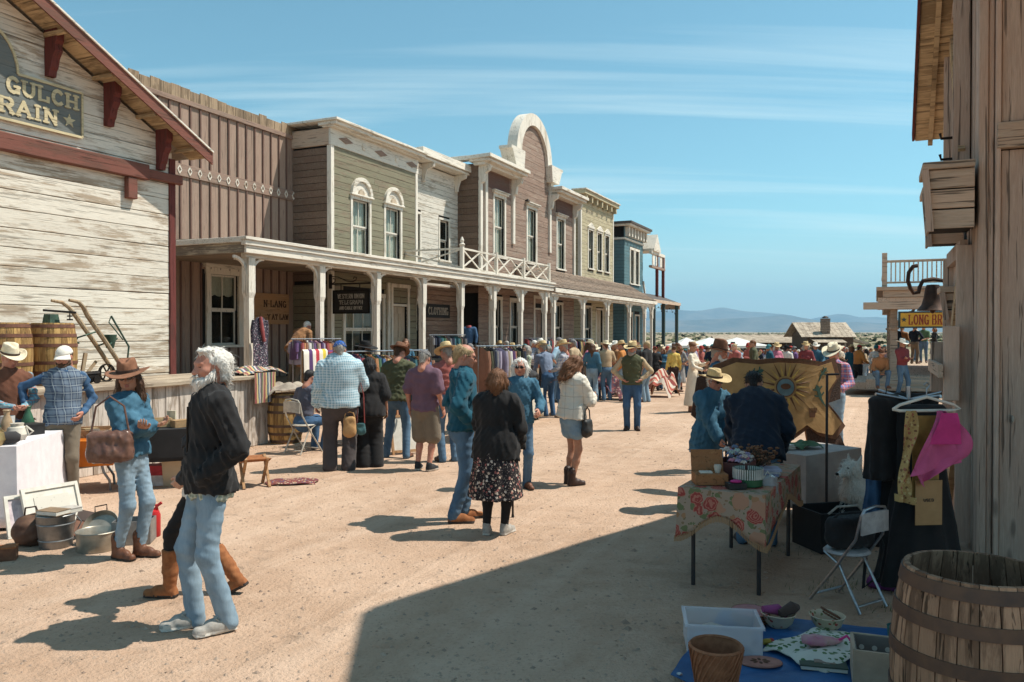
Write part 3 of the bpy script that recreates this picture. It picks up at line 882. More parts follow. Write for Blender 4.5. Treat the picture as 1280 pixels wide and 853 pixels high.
# ---- strokes for sign lettering, slab serifs on the ends
GL={'A':[((0,0),(.5,1)),((.5,1),(1,0)),((.2,.35),(.8,.35))],'B':[((.08,0),(.08,1)),((.08,1),(.75,1)),((.75,1),(.88,.78)),((.88,.78),(.75,.53)),((.08,.53),(.75,.53)),((.75,.53),(.95,.27)),((.95,.27),(.75,0)),((.08,0),(.75,0))],
      'C':[((.95,.78),(.7,1)),((.7,1),(.3,1)),((.3,1),(.05,.72)),((.05,.72),(.05,.28)),((.05,.28),(.3,0)),((.3,0),(.7,0)),((.7,0),(.95,.22))],
      'D':[((.08,0),(.08,1)),((.08,1),(.65,1)),((.65,1),(.95,.7)),((.95,.7),(.95,.3)),((.95,.3),(.65,0)),((.65,0),(.08,0))],
      'E':[((.08,0),(.08,1)),((.08,1),(.9,1)),((.08,.52),(.7,.52)),((.08,0),(.9,0))],'F':[((.08,0),(.08,1)),((.08,1),(.9,1)),((.08,.52),(.7,.52))],
      'G':[((.95,.8),(.7,1)),((.7,1),(.3,1)),((.3,1),(.05,.72)),((.05,.72),(.05,.28)),((.05,.28),(.3,0)),((.3,0),(.75,0)),((.75,0),(.92,.15)),((.92,0),(.92,.45)),((.6,.45),(1,.45))],
      'H':[((.1,0),(.1,1)),((.9,0),(.9,1)),((.1,.5),(.9,.5))],'I':[((.5,0),(.5,1))],'L':[((.15,0),(.15,1)),((.15,0),(.9,0)),((.9,0),(.9,.25))],
      'N':[((.1,0),(.1,1)),((.1,1),(.9,0)),((.9,0),(.9,1))],'O':[((.3,1),(.7,1)),((.7,1),(.95,.7)),((.95,.7),(.95,.3)),((.95,.3),(.7,0)),((.7,0),(.3,0)),((.3,0),(.05,.3)),((.05,.3),(.05,.7)),((.05,.7),(.3,1))],
      'P':[((.1,0),(.1,1)),((.1,1),(.75,1)),((.75,1),(.92,.76)),((.92,.76),(.75,.48)),((.75,.48),(.1,.48))],
      'R':[((.1,0),(.1,1)),((.1,1),(.72,1)),((.72,1),(.9,.76)),((.9,.76),(.72,.5)),((.72,.5),(.1,.5)),((.5,.5),(.95,0))],
      'S':[((.92,.82),(.7,1)),((.7,1),(.3,1)),((.3,1),(.08,.78)),((.08,.78),(.3,.54)),((.3,.54),(.7,.48)),((.7,.48),(.93,.24)),((.93,.24),(.7,0)),((.7,0),(.3,0)),((.3,0),(.08,.18))],
      'T':[((.5,0),(.5,1)),((.02,1),(.98,1)),((.02,1),(.02,.8)),((.98,1),(.98,.8))],'U':[((.1,1),(.1,.28)),((.1,.28),(.32,0)),((.32,0),(.68,0)),((.68,0),(.9,.28)),((.9,.28),(.9,1))],
      'W':[((0,1),(.25,0)),((.25,0),(.5,.8)),((.5,.8),(.75,0)),((.75,0),(1,1))],'Y':[((0,1),(.5,.5)),((1,1),(.5,.5)),((.5,.5),(.5,0))],'M':[((.05,0),(.05,1)),((.05,1),(.5,.3)),((.5,.3),(.95,1)),((.95,1),(.95,0))],
      '-':[((.15,.45),(.85,.45))],'.':[((.4,0),(.6,0))]}
def _arc(cx,cy,rx,ry,a0,a1,n=10):
 p=[(cx+rx*math.cos(R(a0+(a1-a0)*k/n)),cy+ry*math.sin(R(a0+(a1-a0)*k/n)))for k in range(n+1)]
 return list(zip(p[:-1],p[1:]))
GL['C']=_arc(.5,.5,.45,.5,48,312,14);GL['G']=_arc(.5,.5,.45,.5,45,320,14)+[((.9,.02),(.9,.42)),((.62,.42),(1,.42))]
GL['O']=_arc(.5,.5,.45,.5,0,360,18);GL['U']=[((.1,1),(.1,.4))]+_arc(.5,.4,.4,.4,180,360,10)+[((.9,.4),(.9,1))]
GL['R']=[((.1,0),(.1,1)),((.1,1),(.6,1))]+_arc(.6,.75,.3,.25,90,-90,8)+[((.6,.5),(.1,.5)),((.5,.5),(.95,0))]
SERIF={'A':[(0,0),(1,0)],'H':[(.1,0),(.1,1),(.9,0),(.9,1)],'I':[(.5,0),(.5,1)],'L':[(.15,1)],'N':[(.1,0),(.1,1),(.9,1)],'R':[(.1,0),(.95,0)],'U':[(.1,1),(.9,1)],'P':[(.1,0)],'T':[(.5,0)],'W':[(0,1),(1,1)],'Y':[(0,1),(1,1),(.5,0)],'B':[],'D':[],'F':[(.08,0)]}
def lettering(text,h,w,gap,stroke,serif=True,th=.008):
 """returns an MB with raised letters in the plane x (right) z (up), front towards -y, and its width"""
 mb=MB();x=0.0
 for ch in text:
  if ch==' ':x+=w*.6;continue
  cw=w*(.55 if ch=='I' else .4 if ch in '.-' else 1.0)
  for k,((x0,y0),(x1,y1))in enumerate(GL[ch]):
   a=Vector((x+(x0 if ch!='I' else .5)*cw,-.0004*k,y0*h));b=Vector((x+(x1 if ch!='I' else .5)*cw,-.0004*k,y1*h));d=(b-a).normalized()*stroke*.42
   thin=stroke*(.62 if abs(a.z-b.z)<.02*h else 1.0)
   mb.bar(a-d,b+d,th,thin,up=(0,0,1)if abs((b-a).normalized().z)<.9 else (1,0,0))
  if serif:
   for (sx,sy)in SERIF.get(ch,[]):
    q=Vector((x+sx*cw,-.004,sy*h));mb.box(q,(stroke*2.0,th,stroke*.55))
  x+=cw+gap
 return mb,x-gap
def star(mb,c,r,th=.01):
 pts=[]
 for k in range(10):
  a=math.pi/2+k*math.pi/5;q=r if k%2==0 else r*.42
  pts.append((q*math.cos(a),q*math.sin(a)))
 mb.prism(pts,th,c,(1,0,0),(0,0,1))
def on_street(mb,b,s,d,z,flip=1):
 """move lettering (x right seen from the street on the left side) into wall coordinates of building b"""
 # seen from the street, left-hand walls read from near (small s) to far (large s)
 mb.v=[(s+p[0],d+p[1],z+p[2])for p in mb.v]
 return mb

# ------------------------------------------------------------------ grain store (nearest on the left)
DA=10.9
A=Bld('grain_store','weathered whitewashed plank grain store with oxblood gable trim at the left edge','building',6.6,DA)
SA0,SA1,APEX,ZE,ZA=3.2,9.97,6.6,5.02,6.72
slope=(ZA-ZE)/(SA1-APEX)
def gab(z):
 if z<ZE:return (SA0,SA1)
 k=(z-ZE)/slope
 return (SA0+k,SA1-k)
mbw=MB()
pts=[(SA0,.0),(SA1,.0),(SA1,ZE),(APEX,ZA),(SA0,ZE)]
mbw.add([(x,DA,z)for x,z in pts]+[(x,DA+6.0,z)for x,z in pts],[tuple(range(5)),tuple(reversed(range(5,10)))]+[(i,i+5,(i+1)%5+5,(i+1)%5)for i in range(5)])
wallA=A.mb('wall',mbw,M_dark)
FA=Face(A,'s',DA,-1)
FA.hboards(wallA,SA0,SA1,.95,ZA-.12,.265,W_white,th=.03,jit=.009,joints=.55,top=gab,gap=.009)
FAs=Face(A,'d',SA1,1);FAs.hboards(wallA,DA,DA+6,.95,ZE-.02,.265,W_white,jit=.006)
A.slab('corner_board',(SA1-.07,DA-.062,.95),(SA1+.06,DA+.05,ZE-.2),W_redz)
# beam across the front and its stub
A.slab('beam',(SA0,DA-.16,4.36),(9.42,DA-.036,4.61),W_red,None,(0,0,0),.015)
A.slab('beam',(9.422,DA-.13,4.40),(SA1+.16,DA-.036,4.55),W_red,None,None,.012)
A.slab('beam_stub',(9.02,DA-.14,4.02),(9.2,DA-.036,4.358),W_red,None,None,.012)
# gable roof with fascia, soffit boards, brackets
OV=.52
def zr(s):return ZE+(min(s-SA0,SA1-s))*slope
for sg in (-1,1):
 e=APEX+sg*(SA1-APEX+.40)
 ze=ZA-slope*(SA1-APEX+.40)
 mb=MB();th_=.05
 top=[(APEX,ZA+.13),(e,ze+.13),(e,ze+.13-th_),(APEX,ZA+.13-th_)]
 fr=[(x,DA-OV,z)for x,z in top];bk=[(x,DA+6.3,z)for x,z in top]
 if sg<0:fr,bk=bk,fr
 mb.add(fr+bk,[(0,1,2,3),(7,6,5,4),(0,4,5,1),(1,5,6,2),(2,6,7,3),(3,7,4,0)])
 roof=A.mb('roof',mb,W_roofgrey)
 # soffit sheathing boards, laid level
 nb=14
 for k in range(nb):
  x0=APEX+(e-APEX)*k/nb;x1=APEX+(e-APEX)*(k+1)/nb-.01*sg
  z0_=ZA-slope*abs(x0-APEX)+.075;z1_=ZA-slope*abs(x1-APEX)+.075
  mb=MB();mb.bar((x0,DA-OV+.03,z0_-.0),(x0,DA-.05,z0_),.001)
  mb=MB()
  q=[(x0,z0_),(x1,z1_),(x1,z1_-.022),(x0,z0_-.022)]
  fr=[(x,DA-OV+.03,z)for x,z in q];bk=[(x,DA-.04,z)for x,z in q]
  if sg<0:fr,bk=bk,fr
  mb.add(fr+bk,[(0,1,2,3),(7,6,5,4),(0,4,5,1),(1,5,6,2),(2,6,7,3),(3,7,4,0)])
  A.mb('soffit_board',mb,W_soffit,roof)
 # fascia and pale metal drip edge
 for (zo,hh,oo,m,nm)in ((.045,.20,.03,W_red,'fascia'),(.155,.03,.055,W_trim,'drip_edge')):
  mb=MB()
  q=[(APEX,ZA+zo+hh/2),(e+.01*sg,ze+zo+hh/2),(e+.01*sg,ze+zo-hh/2),(APEX,ZA+zo-hh/2)]
  fr=[(x,DA-OV-oo,z)for x,z in q];bk=[(x,DA-OV-.002,z)for x,z in q]
  if sg<0:fr,bk=bk,fr
  mb.add(fr+bk,[(0,1,2,3),(7,6,5,4),(0,4,5,1),(1,5,6,2),(2,6,7,3),(3,7,4,0)])
  A.mb(nm,mb,m,roof)
 for k in range(4):
  sb_=APEX+sg*(.75+.78*k)
  zz=ZA-slope*abs(sb_-APEX)+.05
  A.slab('lookout',(sb_+.35-.03,DA-OV+.04,zz-.28),(sb_+.35+.03,DA-.05,zz-.22),W_soffit,roof)if sg>0 else None
for sb_,ln_ in ((7.76,.55),(8.72,.55),(9.7,.55),(6.6,.55),(5.5,.55),(4.5,.55)):
 zz=ZA-slope*abs(sb_-APEX)-.02
 prof=[(0,.12),(.26,.12),(.26,-.06),(.22,-.12),(.235,-.2),(.17,-.3),(.14,-.42),(.11,-.46),(.09,-ln_),(0,-ln_)]
 mb=MB();n=len(prof)
 fr=[(sb_+.06,DA-.032-a,zz+z)for a,z in prof];bk=[(sb_-.06,DA-.032-a,zz+z)for a,z in prof]
 mb.add(fr+bk,[tuple(range(n)),tuple(reversed(range(n,2*n)))]+[(i,i+n,(i+1)%n+n,(i+1)%n)for i in range(n)])
 A.mb('bracket',mb,W_redz)

# sign board on the grain store
M_signgrey=wood('slate_sign_paint',(.165,.175,.165),(.23,.22,.19),.35,'x',.03)
M_signcream=wood('cream_lettering',(.60,.50,.31),(.45,.38,.25),.25,'x',.03)
sg_=Bld('grain_sign','slate grey arched signboard with cream slab letters on the grain store gable','sign',6.72,DA-.06)
pts=[(-1.55,0),(1.53,0),(1.53,.66),(.55,.66)]+[(.55*math.cos(a),.66+.62*math.sin(a))for a in [math.pi*k/14 for k in range(1,14)]]+[(-.55,.66),(-1.55,.66)]
ZS=4.80
MB().prism(pts,.035,(0,-.01,ZS),(1,0,0),(0,0,1)).build('board',M_signgrey,sg_.root)
brd=MB();n=len(pts)
for i in range(n):
 a,b=pts[i],pts[(i+1)%n]
 brd.bar((a[0],-.03,ZS+a[1]),(b[0],-.03,ZS+b[1]),.03,.035)
brd.build('border',M_signcream,sg_.root)
mb,w_=lettering('GULCH',.19,.165,.055,.05);mb.v=[(p[0]+.40,p[1]-.034,p[2]+ZS+.395)for p in mb.v];mb.build('lettering',M_signcream,sg_.root)
mb,w_=lettering('GRAIN',.19,.18,.06,.05);mb.v=[(p[0]+.06,p[1]-.034,p[2]+ZS+.10)for p in mb.v];mb.build('lettering',M_signcream,sg_.root)
for q_ in ((1.32,.20,.105),(0,.95,.16)):
 mb=MB();star(mb,(q_[0],-.034,ZS+q_[1]),q_[2]);mb.build('star',M_signcream,sg_.root)

# ------------------------------------------------------------------ loading stage in front of the grain store
ST=Bld('loading_stage','chest-high loading stage of pale upright boards under the grain store','stage',7.0,9.4)
ZST=1.18
mb=MB().b2((3.0,9.46,0),(10.66,10.85,ZST-.06));ws=ST.mb('core',mb,M_dark)
FS=Face(ST,'s',9.46,-1)
FS.vboards(ws,3.0,10.7,0,ZST-.07,.24,W_stage,th=.03,jit=.012,topjit=.006)
Face(ST,'d',10.66,1).vboards(ws,9.44,10.85,0,ZST-.07,.24,W_stage,th=.03,jit=.012)
ST.slab('edge_beam',(3.0,9.33,ZST-.075),(10.74,9.46,ZST+.0),W_stagetop,None,None,.02)
for k in range(6):
 ST.slab('deck_plank',(3.0,9.463+k*.232,ZST-.055),(10.72,9.463+k*.232+.225,ZST-.004+.004*(k%2)),W_stagetop)

# ------------------------------------------------------------------ law office: brown board and batten
DB=15.9
B=Bld('law_office','tall brown board-and-batten building with a band of white diamonds','building',15.0,DB)
FB=Face(B,'s',DB,-1)
opB=[(15.83,16.83,1.55,3.42),(13.2,14.35,.62,2.3)]
wallB=FB.core(10.2,19.6,0,7.75,.18,M_dark,openings=opB)
FB.vboards(wallB,10.2,19.6,.6,5.80,.33,W_brown,openings=[(o[0]-.11,o[1]+.11,o[2]-.07,o[3]+.11)for o in opB],batten=.05,bm_=W_batten,jit=.006)
FB.vboards(wallB,10.2,19.6,6.10,7.62,.33,W_brown,batten=.05,bm_=W_batten,jit=.006)
FB.slab('diamond_band',10.2,19.6,.0,.075,5.80,6.10,W_brownx,wallB)
FB.slab('top_rail',10.2,19.6,.0,.085,7.62,7.74,W_brownx,wallB)
a=10.2
while a<19.5:
 FB.slab('raw_top_board',a,a+.30,.03,.055,7.74,8.02+random.uniform(-.035,.035),W_raw,wallB);a+=.31
for k in range(22):
 a=12.45+k*.33
 mb=MB()
 q=[(0,.10),(.06,0),(0,-.10),(-.06,0)]
 for i in range(4):
  p0,p1=q[i],q[(i+1)%4];mb.bar((a+p0[0],DB-.083,5.95+p0[1]),(a+p1[0],DB-.083,5.95+p1[1]),.02,.022)
 B.mb('diamond',mb,W_trim,wallB)
FB.window(15.83,16.83,1.55,3.42,trim=.17,panes=(2,2),curtain=(.28,True),head='cornice')
FB.door(13.2,14.35,.62,2.3,W_cream,trim=.12,panels=1)
B.slab('roof',(10.2,DB+.02,7.2),(19.6,DB+5,7.3),W_roofgrey)
B.slab('side_wall',(10.2,DB+.2,0),(10.36,DB+5,7.19),W_brown)
# painted notice on its wall
M_plank=wood('tan_sign_wood',(.42,.235,.115),(.50,.30,.16),.5,'x',.04)
M_burn=plain('burnt_letters',(.07,.035,.02),rough=.9)
ls=Bld('law_sign','tan wooden law sign with burnt lettering behind the first white porch post','sign',18.2,DB-.09)
MB().b2((-1.05,0,2.12),(.62,.03,3.0)).build('board',M_plank,ls.root)
mb,w_=lettering('N-LANG',.17,.13,.045,.03,True);mb.v=[(p[0]-.45,p[1]-.006,p[2]+2.62)for p in mb.v];mb.build('lettering',M_burn,ls.root)
mb,w_=lettering('Y AT LAW',.14,.095,.035,.024,True);mb.v=[(p[0]-.3,p[1]-.006,p[2]+2.26)for p in mb.v];mb.build('lettering',M_burn,ls.root)

# ------------------------------------------------------------------ telegraph office: sage green
DG=14.5
Gb=Bld('telegraph_office','sage green false-front building with two arched upper windows','building',21.4,DG)
FG=Face(Gb,'s',DG,-1)
opG=[(20.12,21.0,4.3,5.95),(21.92,22.8,4.3,5.95),(19.75,21.75,.95,3.0),(22.35,23.25,.62,2.75)]
wallG=FG.core(19.1,23.85,0,7.95,.2,M_dark,openings=opG)
FG.hboards(wallG,19.1,23.85,.6,7.35,.205,W_green,openings=[(o[0]-.1,o[1]+.1,o[2]-.06,o[3]+.1)for o in opG],lap=.05,th=.026,joints=.2)
FGs=Face(Gb,'d',19.1,-1);FGs.core(DG,DG+6,0,7.9,.2,M_dark,'side_wall')
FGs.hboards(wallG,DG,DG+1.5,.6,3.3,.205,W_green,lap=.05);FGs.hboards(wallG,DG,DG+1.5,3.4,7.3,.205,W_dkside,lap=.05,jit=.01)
for o in opG[:2]:FG.window(*o,trim=.1,panes=(2,2),curtain=(.97,False),head='arch',recess=.09)
Gb.slab('corner_board',(19.05,DG-.05,.6),(19.2,DG+.1,7.35),W_trimz)
Gb.slab('corner_board',(23.75,DG-.052,3.9),(23.9,DG+.1,7.35),W_trimz)
Gb.slab('frieze',(19.03,DG-.06,7.352),(23.92,DG+.02,7.85),W_trim)
Gb.slab('frieze',(19.03,DG+.022,7.352),(19.12,DG+1.6,7.85),W_greyy)
Gb.slab('cornice',(18.9,DG-.34,7.9),(23.95,DG+.3,8.0),W_trim)
Gb.slab('cornice',(18.83,DG-.42,8.003),(23.97,DG+1.4,8.07),W_trim)
Gb.slab('cornice_moulding',(18.95,DG-.22,7.852),(23.93,DG+.2,7.898),W_trim)
for k in range(5):
 a=19.75+k*.93;mb=MB()
 if k%2==0:mb.prism([(-.36,0),(0,.1),(.36,0),(0,-.1)],.02,(a,DG-.072,7.6),(1,0,0),(0,0,1))
 else:mb.lathe([(.11,-.02),(.11,0),(.05,.02)],14,(a,DG-.08,7.6),rot=Matrix.Rotation(R(90),3,'X'))
 Gb.mb('frieze_ornament',mb,W_brownx if k%2==0 else W_trim)
Gb.slab('roof',(19.1,DG+.3,7.1),(23.85,DG+6,7.2),W_roofgrey)
# shop window: many panes, blinds drawn in the upper ones
win=FG.window(19.75,21.75,.95,3.0,trim=.12,panes=(4,2),recess=.06)
FG.slab('blind',19.8,21.7,-.15,-.14,1.85,2.98,W_cream,win)
FG.door(22.35,23.25,.62,2.75,W_cream,trim=.12,panels=2,transom=.62)
FG.slab('corner_pilaster',21.98,22.12,.005,.09,.6,3.5,W_trimz)
# hanging telegraph sign on its iron arm
class _O:pass
ts=_O();ts.root=thing('telegraph_sign','small black hanging sign with pale letters on an iron bracket','sign',S(18.96,14.42),TH-math.pi/2)
M_black=plain('black_paint',(.02,.02,.02),(.035,.033,.03),.5);M_pale=plain('pale_letters',(.55,.5,.42))
# the board hangs square to the porch so it reads from the street
FTs=(19.15,20.35)
MB().b2((.15,-.02,2.46),(1.33,.02,3.06)).build('board',M_black,ts.root)
fb=MB();
for p,q in (((.13,2.44),(1.35,2.44)),((.13,3.08),(1.35,3.08))):fb.bar((p[0],-.005,p[1]),(q[0],-.005,q[1]),.06,.04)
for x in (.13,1.35):fb.bar((x,-.005,2.42),(x,-.005,3.1),.06,.04)
fb.build('frame',M_iron,ts.root)
for tx,zz,hh,ww in (('WESTERN UNION',2.86,.12,.058),('TELEGRAPH',2.69,.11,.07),('AND CABLE OFFICE',2.54,.085,.042)):
 mb,w_=lettering(tx,hh,ww,ww*.32,.018,False,.006);mb.v=[(p[0]+.74-w_/2,p[1]-.024,p[2]+zz)for p in mb.v];mb.build('lettering',M_pale,ts.root)
ib=MB().tube([(-.85,0,3.28),(.72,0,3.28)],.022,8).ell((.72,0,3.28),(.04,.04,.04)).box((-.87,0,3.36),(.06,.08,.42))
ib.tube([(.15,0,3.28),(.15,0,3.08)],.014,6).tube([(-.5,0,3.28),(-.5,0,3.08)],.014,6)
ib.tube([(-.82,0,3.5),(-.6,0,3.48),(-.3,0,3.36),(-.1,0,3.33),(.02,0,3.38),(.04,0,3.45),(-.04,0,3.47),(-.07,0,3.42)],.014,6)
ib.tube([(-.84,0,3.28),(-.72,0,3.34),(-.7,0,3.42),(-.78,0,3.44)],.014,6);ib.v=[(p[0]+.88,p[1],p[2])for p in ib.v];ib.build('iron_arm',M_iron,ts.root)

# ------------------------------------------------------------------ white building, set back
DW=14.9
Wb=Bld('clothing_store','narrow white clapboard building set back between green and rosy brown fronts','building',25.7,DW)
FW=Face(Wb,'s',DW,-1)
opW=[(23.98,24.72,4.6,6.1),(26.15,26.85,4.6,6.1),(24.1,24.7,.9,3.0)]
wallW=FW.core(23.86,27.6,0,7.9,.2,M_dark,openings=opW)
FW.hboards(wallW,23.86,27.6,3.6,7.5,.19,W_whitesm,openings=[(o[0]-.08,o[1]+.08,o[2]-.06,o[3]+.08)for o in opW],lap=.05,joints=.15)
FW.hboards(wallW,23.86,27.6,.6,3.6,.19,W_mauve,openings=[(o[0]-.08,o[1]+.08,o[2]-.06,o[3]+.08)for o in opW],lap=.05)
for o in opW[:2]:FW.window(*o,trim=.08,panes=(1,2),curtain=(.96,False)if o[0]<25 else None)
FW.window(*opW[2],trim=.08,panes=(1,2))
Wb.slab('frieze',(23.9,DW-.05,7.5),(27.6,DW+.02,7.9),W_trim)
Wb.slab('cornice',(23.98,DW-.55,7.95),(27.58,DW+.3,8.03),W_trim)
Wb.slab('cornice',(23.98,DW-.62,8.033),(27.58,DW+.3,8.30),W_trim,None,(R(-3),0,0))
for a in (24.9,27.35):
 mb=MB();prof=[(0,0),(.5,0),(.46,-.14),(.22,-.22),(.14,-.42),(.1,-.62),(0,-.66)];n=len(prof)
 fr=[(a+.06,DW-.05-x,7.94+z)for x,z in prof];bk=[(a-.06,DW-.05-x,7.94+z)for x,z in prof]
 mb.add(fr+bk,[tuple(range(n)),tuple(reversed(range(n,2*n)))]+[(i,i+n,(i+1)%n+n,(i+1)%n)for i in range(n)])
 Wb.mb('bracket',mb,W_trimz)
cs=Bld('clothing_sign','dark CLOTHING sign with pale letters on the shaded porch wall','sign',25.9,DW-.075)
MB().b2((-.75,0,2.42),(.95,.03,2.92)).build('board',M_black,cs.root)
mb,w_=lettering('CLOTHING',.24,.15,.045,.042,True);mb.v=[(p[0]-.66,p[1]-.006,p[2]+2.55)for p in mb.v];mb.build('lettering',M_pale,cs.root)

# ------------------------------------------------------------------ rosy brown building with the round parapet
DC=14.0
Cb=Bld('parapet_building','rosy brown false-front building with white round-arched parapet and tall windows','building',32.9,DC)
FC=Face(Cb,'s',DC,-1)
opC=[(29.0,29.95,4.95,7.35),(32.35,33.3,4.95,7.35),(35.95,36.9,4.95,7.35),(28.6,29.6,1.0,3.2),(30.6,31.5,1.0,3.2),(33.2,34.2,.62,2.9),(35.6,36.6,1.0,3.2)]
wallC=FC.core(27.6,38.3,0,8.5,.2,M_dark,openings=opC)
opCt=[(o[0]-.14,o[1]+.14,o[2]-.08,o[3]+.14)for o in opC]
FC.hboards(wallC,27.6,38.3,.6,8.5,.235,W_mauve,openings=opCt,lap=.05,joints=.3,jit=.006)
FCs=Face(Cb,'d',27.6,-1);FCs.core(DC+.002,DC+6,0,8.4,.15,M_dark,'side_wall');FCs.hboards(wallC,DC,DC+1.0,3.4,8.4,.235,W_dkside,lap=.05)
for o in opC[:3]:FC.window(*o,trim=.13,panes=(2,2),curtain=(.97,False),head='cornice')
for o in (opC[3],opC[4],opC[6]):FC.window(*o,trim=.13,panes=(2,2))
FC.door(*opC[5],W_mauve,trim=.14,panels=2,transom=.5)
SCX,HW=32.95,2.0
# raised middle wall with its round head
wm=FC.core(SCX-HW,SCX+HW,8.5,9.6,.2,M_dark,'parapet_wall')
FC.hboards(wm,SCX-HW,SCX+HW,8.5,9.55,.235,W_mauve,lap=.05)
def arc_lim(z):
 h=max(0.0,1.55**2-(z-9.55)**2)**.5
 return (SCX-h,SCX+h)
FC.hboards(wm,0,0,9.55,11.0,.235,W_mauve,lap=.05,top=arc_lim,joints=0)
n=26;mb=MB();mbk=MB()
for k in range(n):
 t0,t1=math.pi*k/n,math.pi*(k+1)/n
 q=[(2.02,t0),(2.02,t1),(1.5,t1),(1.5,t0)]
 fr=[FC.w(SCX+r*math.cos(a),.16,9.55+r*math.sin(a))for r,a in q];bk=[FC.w(SCX+r*math.cos(a),-.3,9.55+r*math.sin(a))for r,a in q]
 mb.add(fr+bk,[(0,1,2,3),(7,6,5,4),(0,4,5,1),(1,5,6,2),(2,6,7,3),(3,7,4,0)])
 q=[(1.5,t0),(1.5,t1),(0,0)]
 fr=[FC.w(SCX+r*math.cos(a),-.01,9.55+r*math.sin(a))for r,a in q];bk=[FC.w(SCX+r*math.cos(a),-.2,9.55+r*math.sin(a))for r,a in q]
 mbk.add(fr+bk,[(0,1,2),(5,4,3),(0,3,4,1)])
Cb.mb('arch_moulding',mb,W_trimz);Cb.mb('arch_wall',mbk,W_mauve)
for sg in (-1,1):
 mb=MB();x0=SCX+sg*2.05
 prof=[(-.42*sg,0),(.42*sg,0),(.78*sg,.62),(.9*sg,.64),(.9*sg,.76),(-.5*sg,.76),(-.5*sg,.62)]
 if sg>0:prof=prof[::-1]
 n=len(prof);fr=[FC.w(x0+a,.34,8.85+z)for a,z in prof];bk=[FC.w(x0+a,-.25,8.85+z)for a,z in prof]
 mb.add(fr+bk,[tuple(range(n)),tuple(reversed(range(n,2*n)))]+[(i,i+n,(i+1)%n+n,(i+1)%n)for i in range(n)])
 Cb.mb('flared_block',mb,W_trim)
 mb=MB().bar((x0,DC-.06,8.3),(x0,DC-.06,8.84),.3,.2);Cb.mb('block_stem',mb,W_trimz)
# cornices of the two wings, pilasters
for (a0,a1)in ((27.3,31.0),(34.9,38.55)):
 Cb.slab('cornice',(a0,DC-.62,8.42),(a1,DC+.25,8.52),W_trim);Cb.slab('cornice',(a0-.08,DC-.72,8.523),(a1+.08,DC+.3,8.66),W_trim,None,(R(-2),0,0))
 Cb.slab('cornice_moulding',(a0+.1,DC-.4,8.3),(a1-.1,DC+.1,8.417),W_trim)
 FC.slab('dark_frieze',a0+.9,a1-.6,.03,.06,7.62,8.25,wood('dark_mauve',(.16,.085,.065),(.2,.13,.1),.4,'x',.05))
Cb.slab('side_cornice',(27.25,DC+.26,8.5),(27.62,DC+3,8.66),W_trim)
for a in (27.7,28.15,30.75,34.9,38.2):
 zb=3.9 if a in (27.7,28.15,38.2)else 5.6
 FC.slab('pilaster',a-.1,a+.1,.01,.12,zb,8.3,W_trimz)
 if a not in (28.15,):
  mb=MB();prof=[(0,0),(.42,0),(.36,-.2),(.18,-.3),(.12,-.62),(0,-.7)];n=len(prof)
  fr=[FC.w(a+.09,.10+x,8.31+z)for x,z in prof];bk=[FC.w(a-.09,.10+x,8.31+z)for x,z in prof]
  mb.add(fr+bk,[tuple(range(n)),tuple(reversed(range(n,2*n)))]+[(i,i+n,(i+1)%n+n,(i+1)%n)for i in range(n)])
  Cb.mb('bracket',mb,W_trimz)
Cb.slab('roof',(27.6,DC+.21,7.8),(38.3,DC+6,7.9),W_roofgrey)
mb=MB().bar((30.75,DC+.2,8.9),(30.75,DC+1.6,7.9),.1);Cb.mb('parapet_brace',mb,W_greyx)
lamp=MB().tube([FC.w(32.1,.0,7.62),FC.w(32.1,.12,7.66)],.03,8).lathe([(.02,.1),(.1,0),(.09,-.02)],12,FC.w(32.1,.16,7.6));Cb.mb('gooseneck_lamp',lamp,M_iron)

# ------------------------------------------------------------------ pale yellow building
DY=14.0
Yb=Bld('yellow_building','pale yellow clapboard building with three narrow pedimented windows','building',42,DY)
FY=Face(Yb,'s',DY,-1)
opY=[(40.55,41.3,5.3,7.35),(42.05,42.8,5.3,7.35),(43.4,44.15,5.3,7.35),(40.0,41.0,.9,3.2),(41.9,43.0,.62,3.1)]
wallY=FY.core(39.35,44.95,0,9.1,.2,M_dark,openings=opY)
FY.hboards(wallY,39.35,44.95,.6,8.9,.19,W_yellow,openings=[(o[0]-.1,o[1]+.1,o[2]-.06,o[3]+.1)for o in opY],lap=.05,joints=0)
FYs=Face(Yb,'d',39.35,-1);FYs.core(DY,DY+6,0,9,.2,M_dark,'side_wall');FYs.hboards(wallY,DY,DY+1.6,.6,9.0,.19,W_yellow,lap=.05,joints=0)
for o in opY[:3]:FY.window(*o,trim=.1,panes=(1,2),curtain=(.95,False),head='pediment')
FY.window(*opY[3],trim=.1,panes=(2,2));FY.door(*opY[4],W_cream,panels=2)
Yb.slab('corner_board',(39.28,DY-.05,3.8),(39.45,DY+.12,9.0),W_trimz);Yb.slab('corner_board',(44.85,DY-.05,3.8),(45.0,DY+.12,9.0),W_trimz)
Yb.slab('cornice',(39.1,DY-.35,9.05),(45.1,DY+.3,9.25),W_yellow);Yb.slab('cornice',(39.05,DY-.42,9.253),(45.15,DY+.4,9.32),W_trim)
for k in range(7):Yb.slab('modillion',(39.5+k*.85,DY-.30,8.72),(39.68+k*.85,DY-.05,9.047),W_yellow)
Yb.slab('roof',(39.35,DY+.3,8.4),(44.95,DY+6,8.5),W_roofgrey)

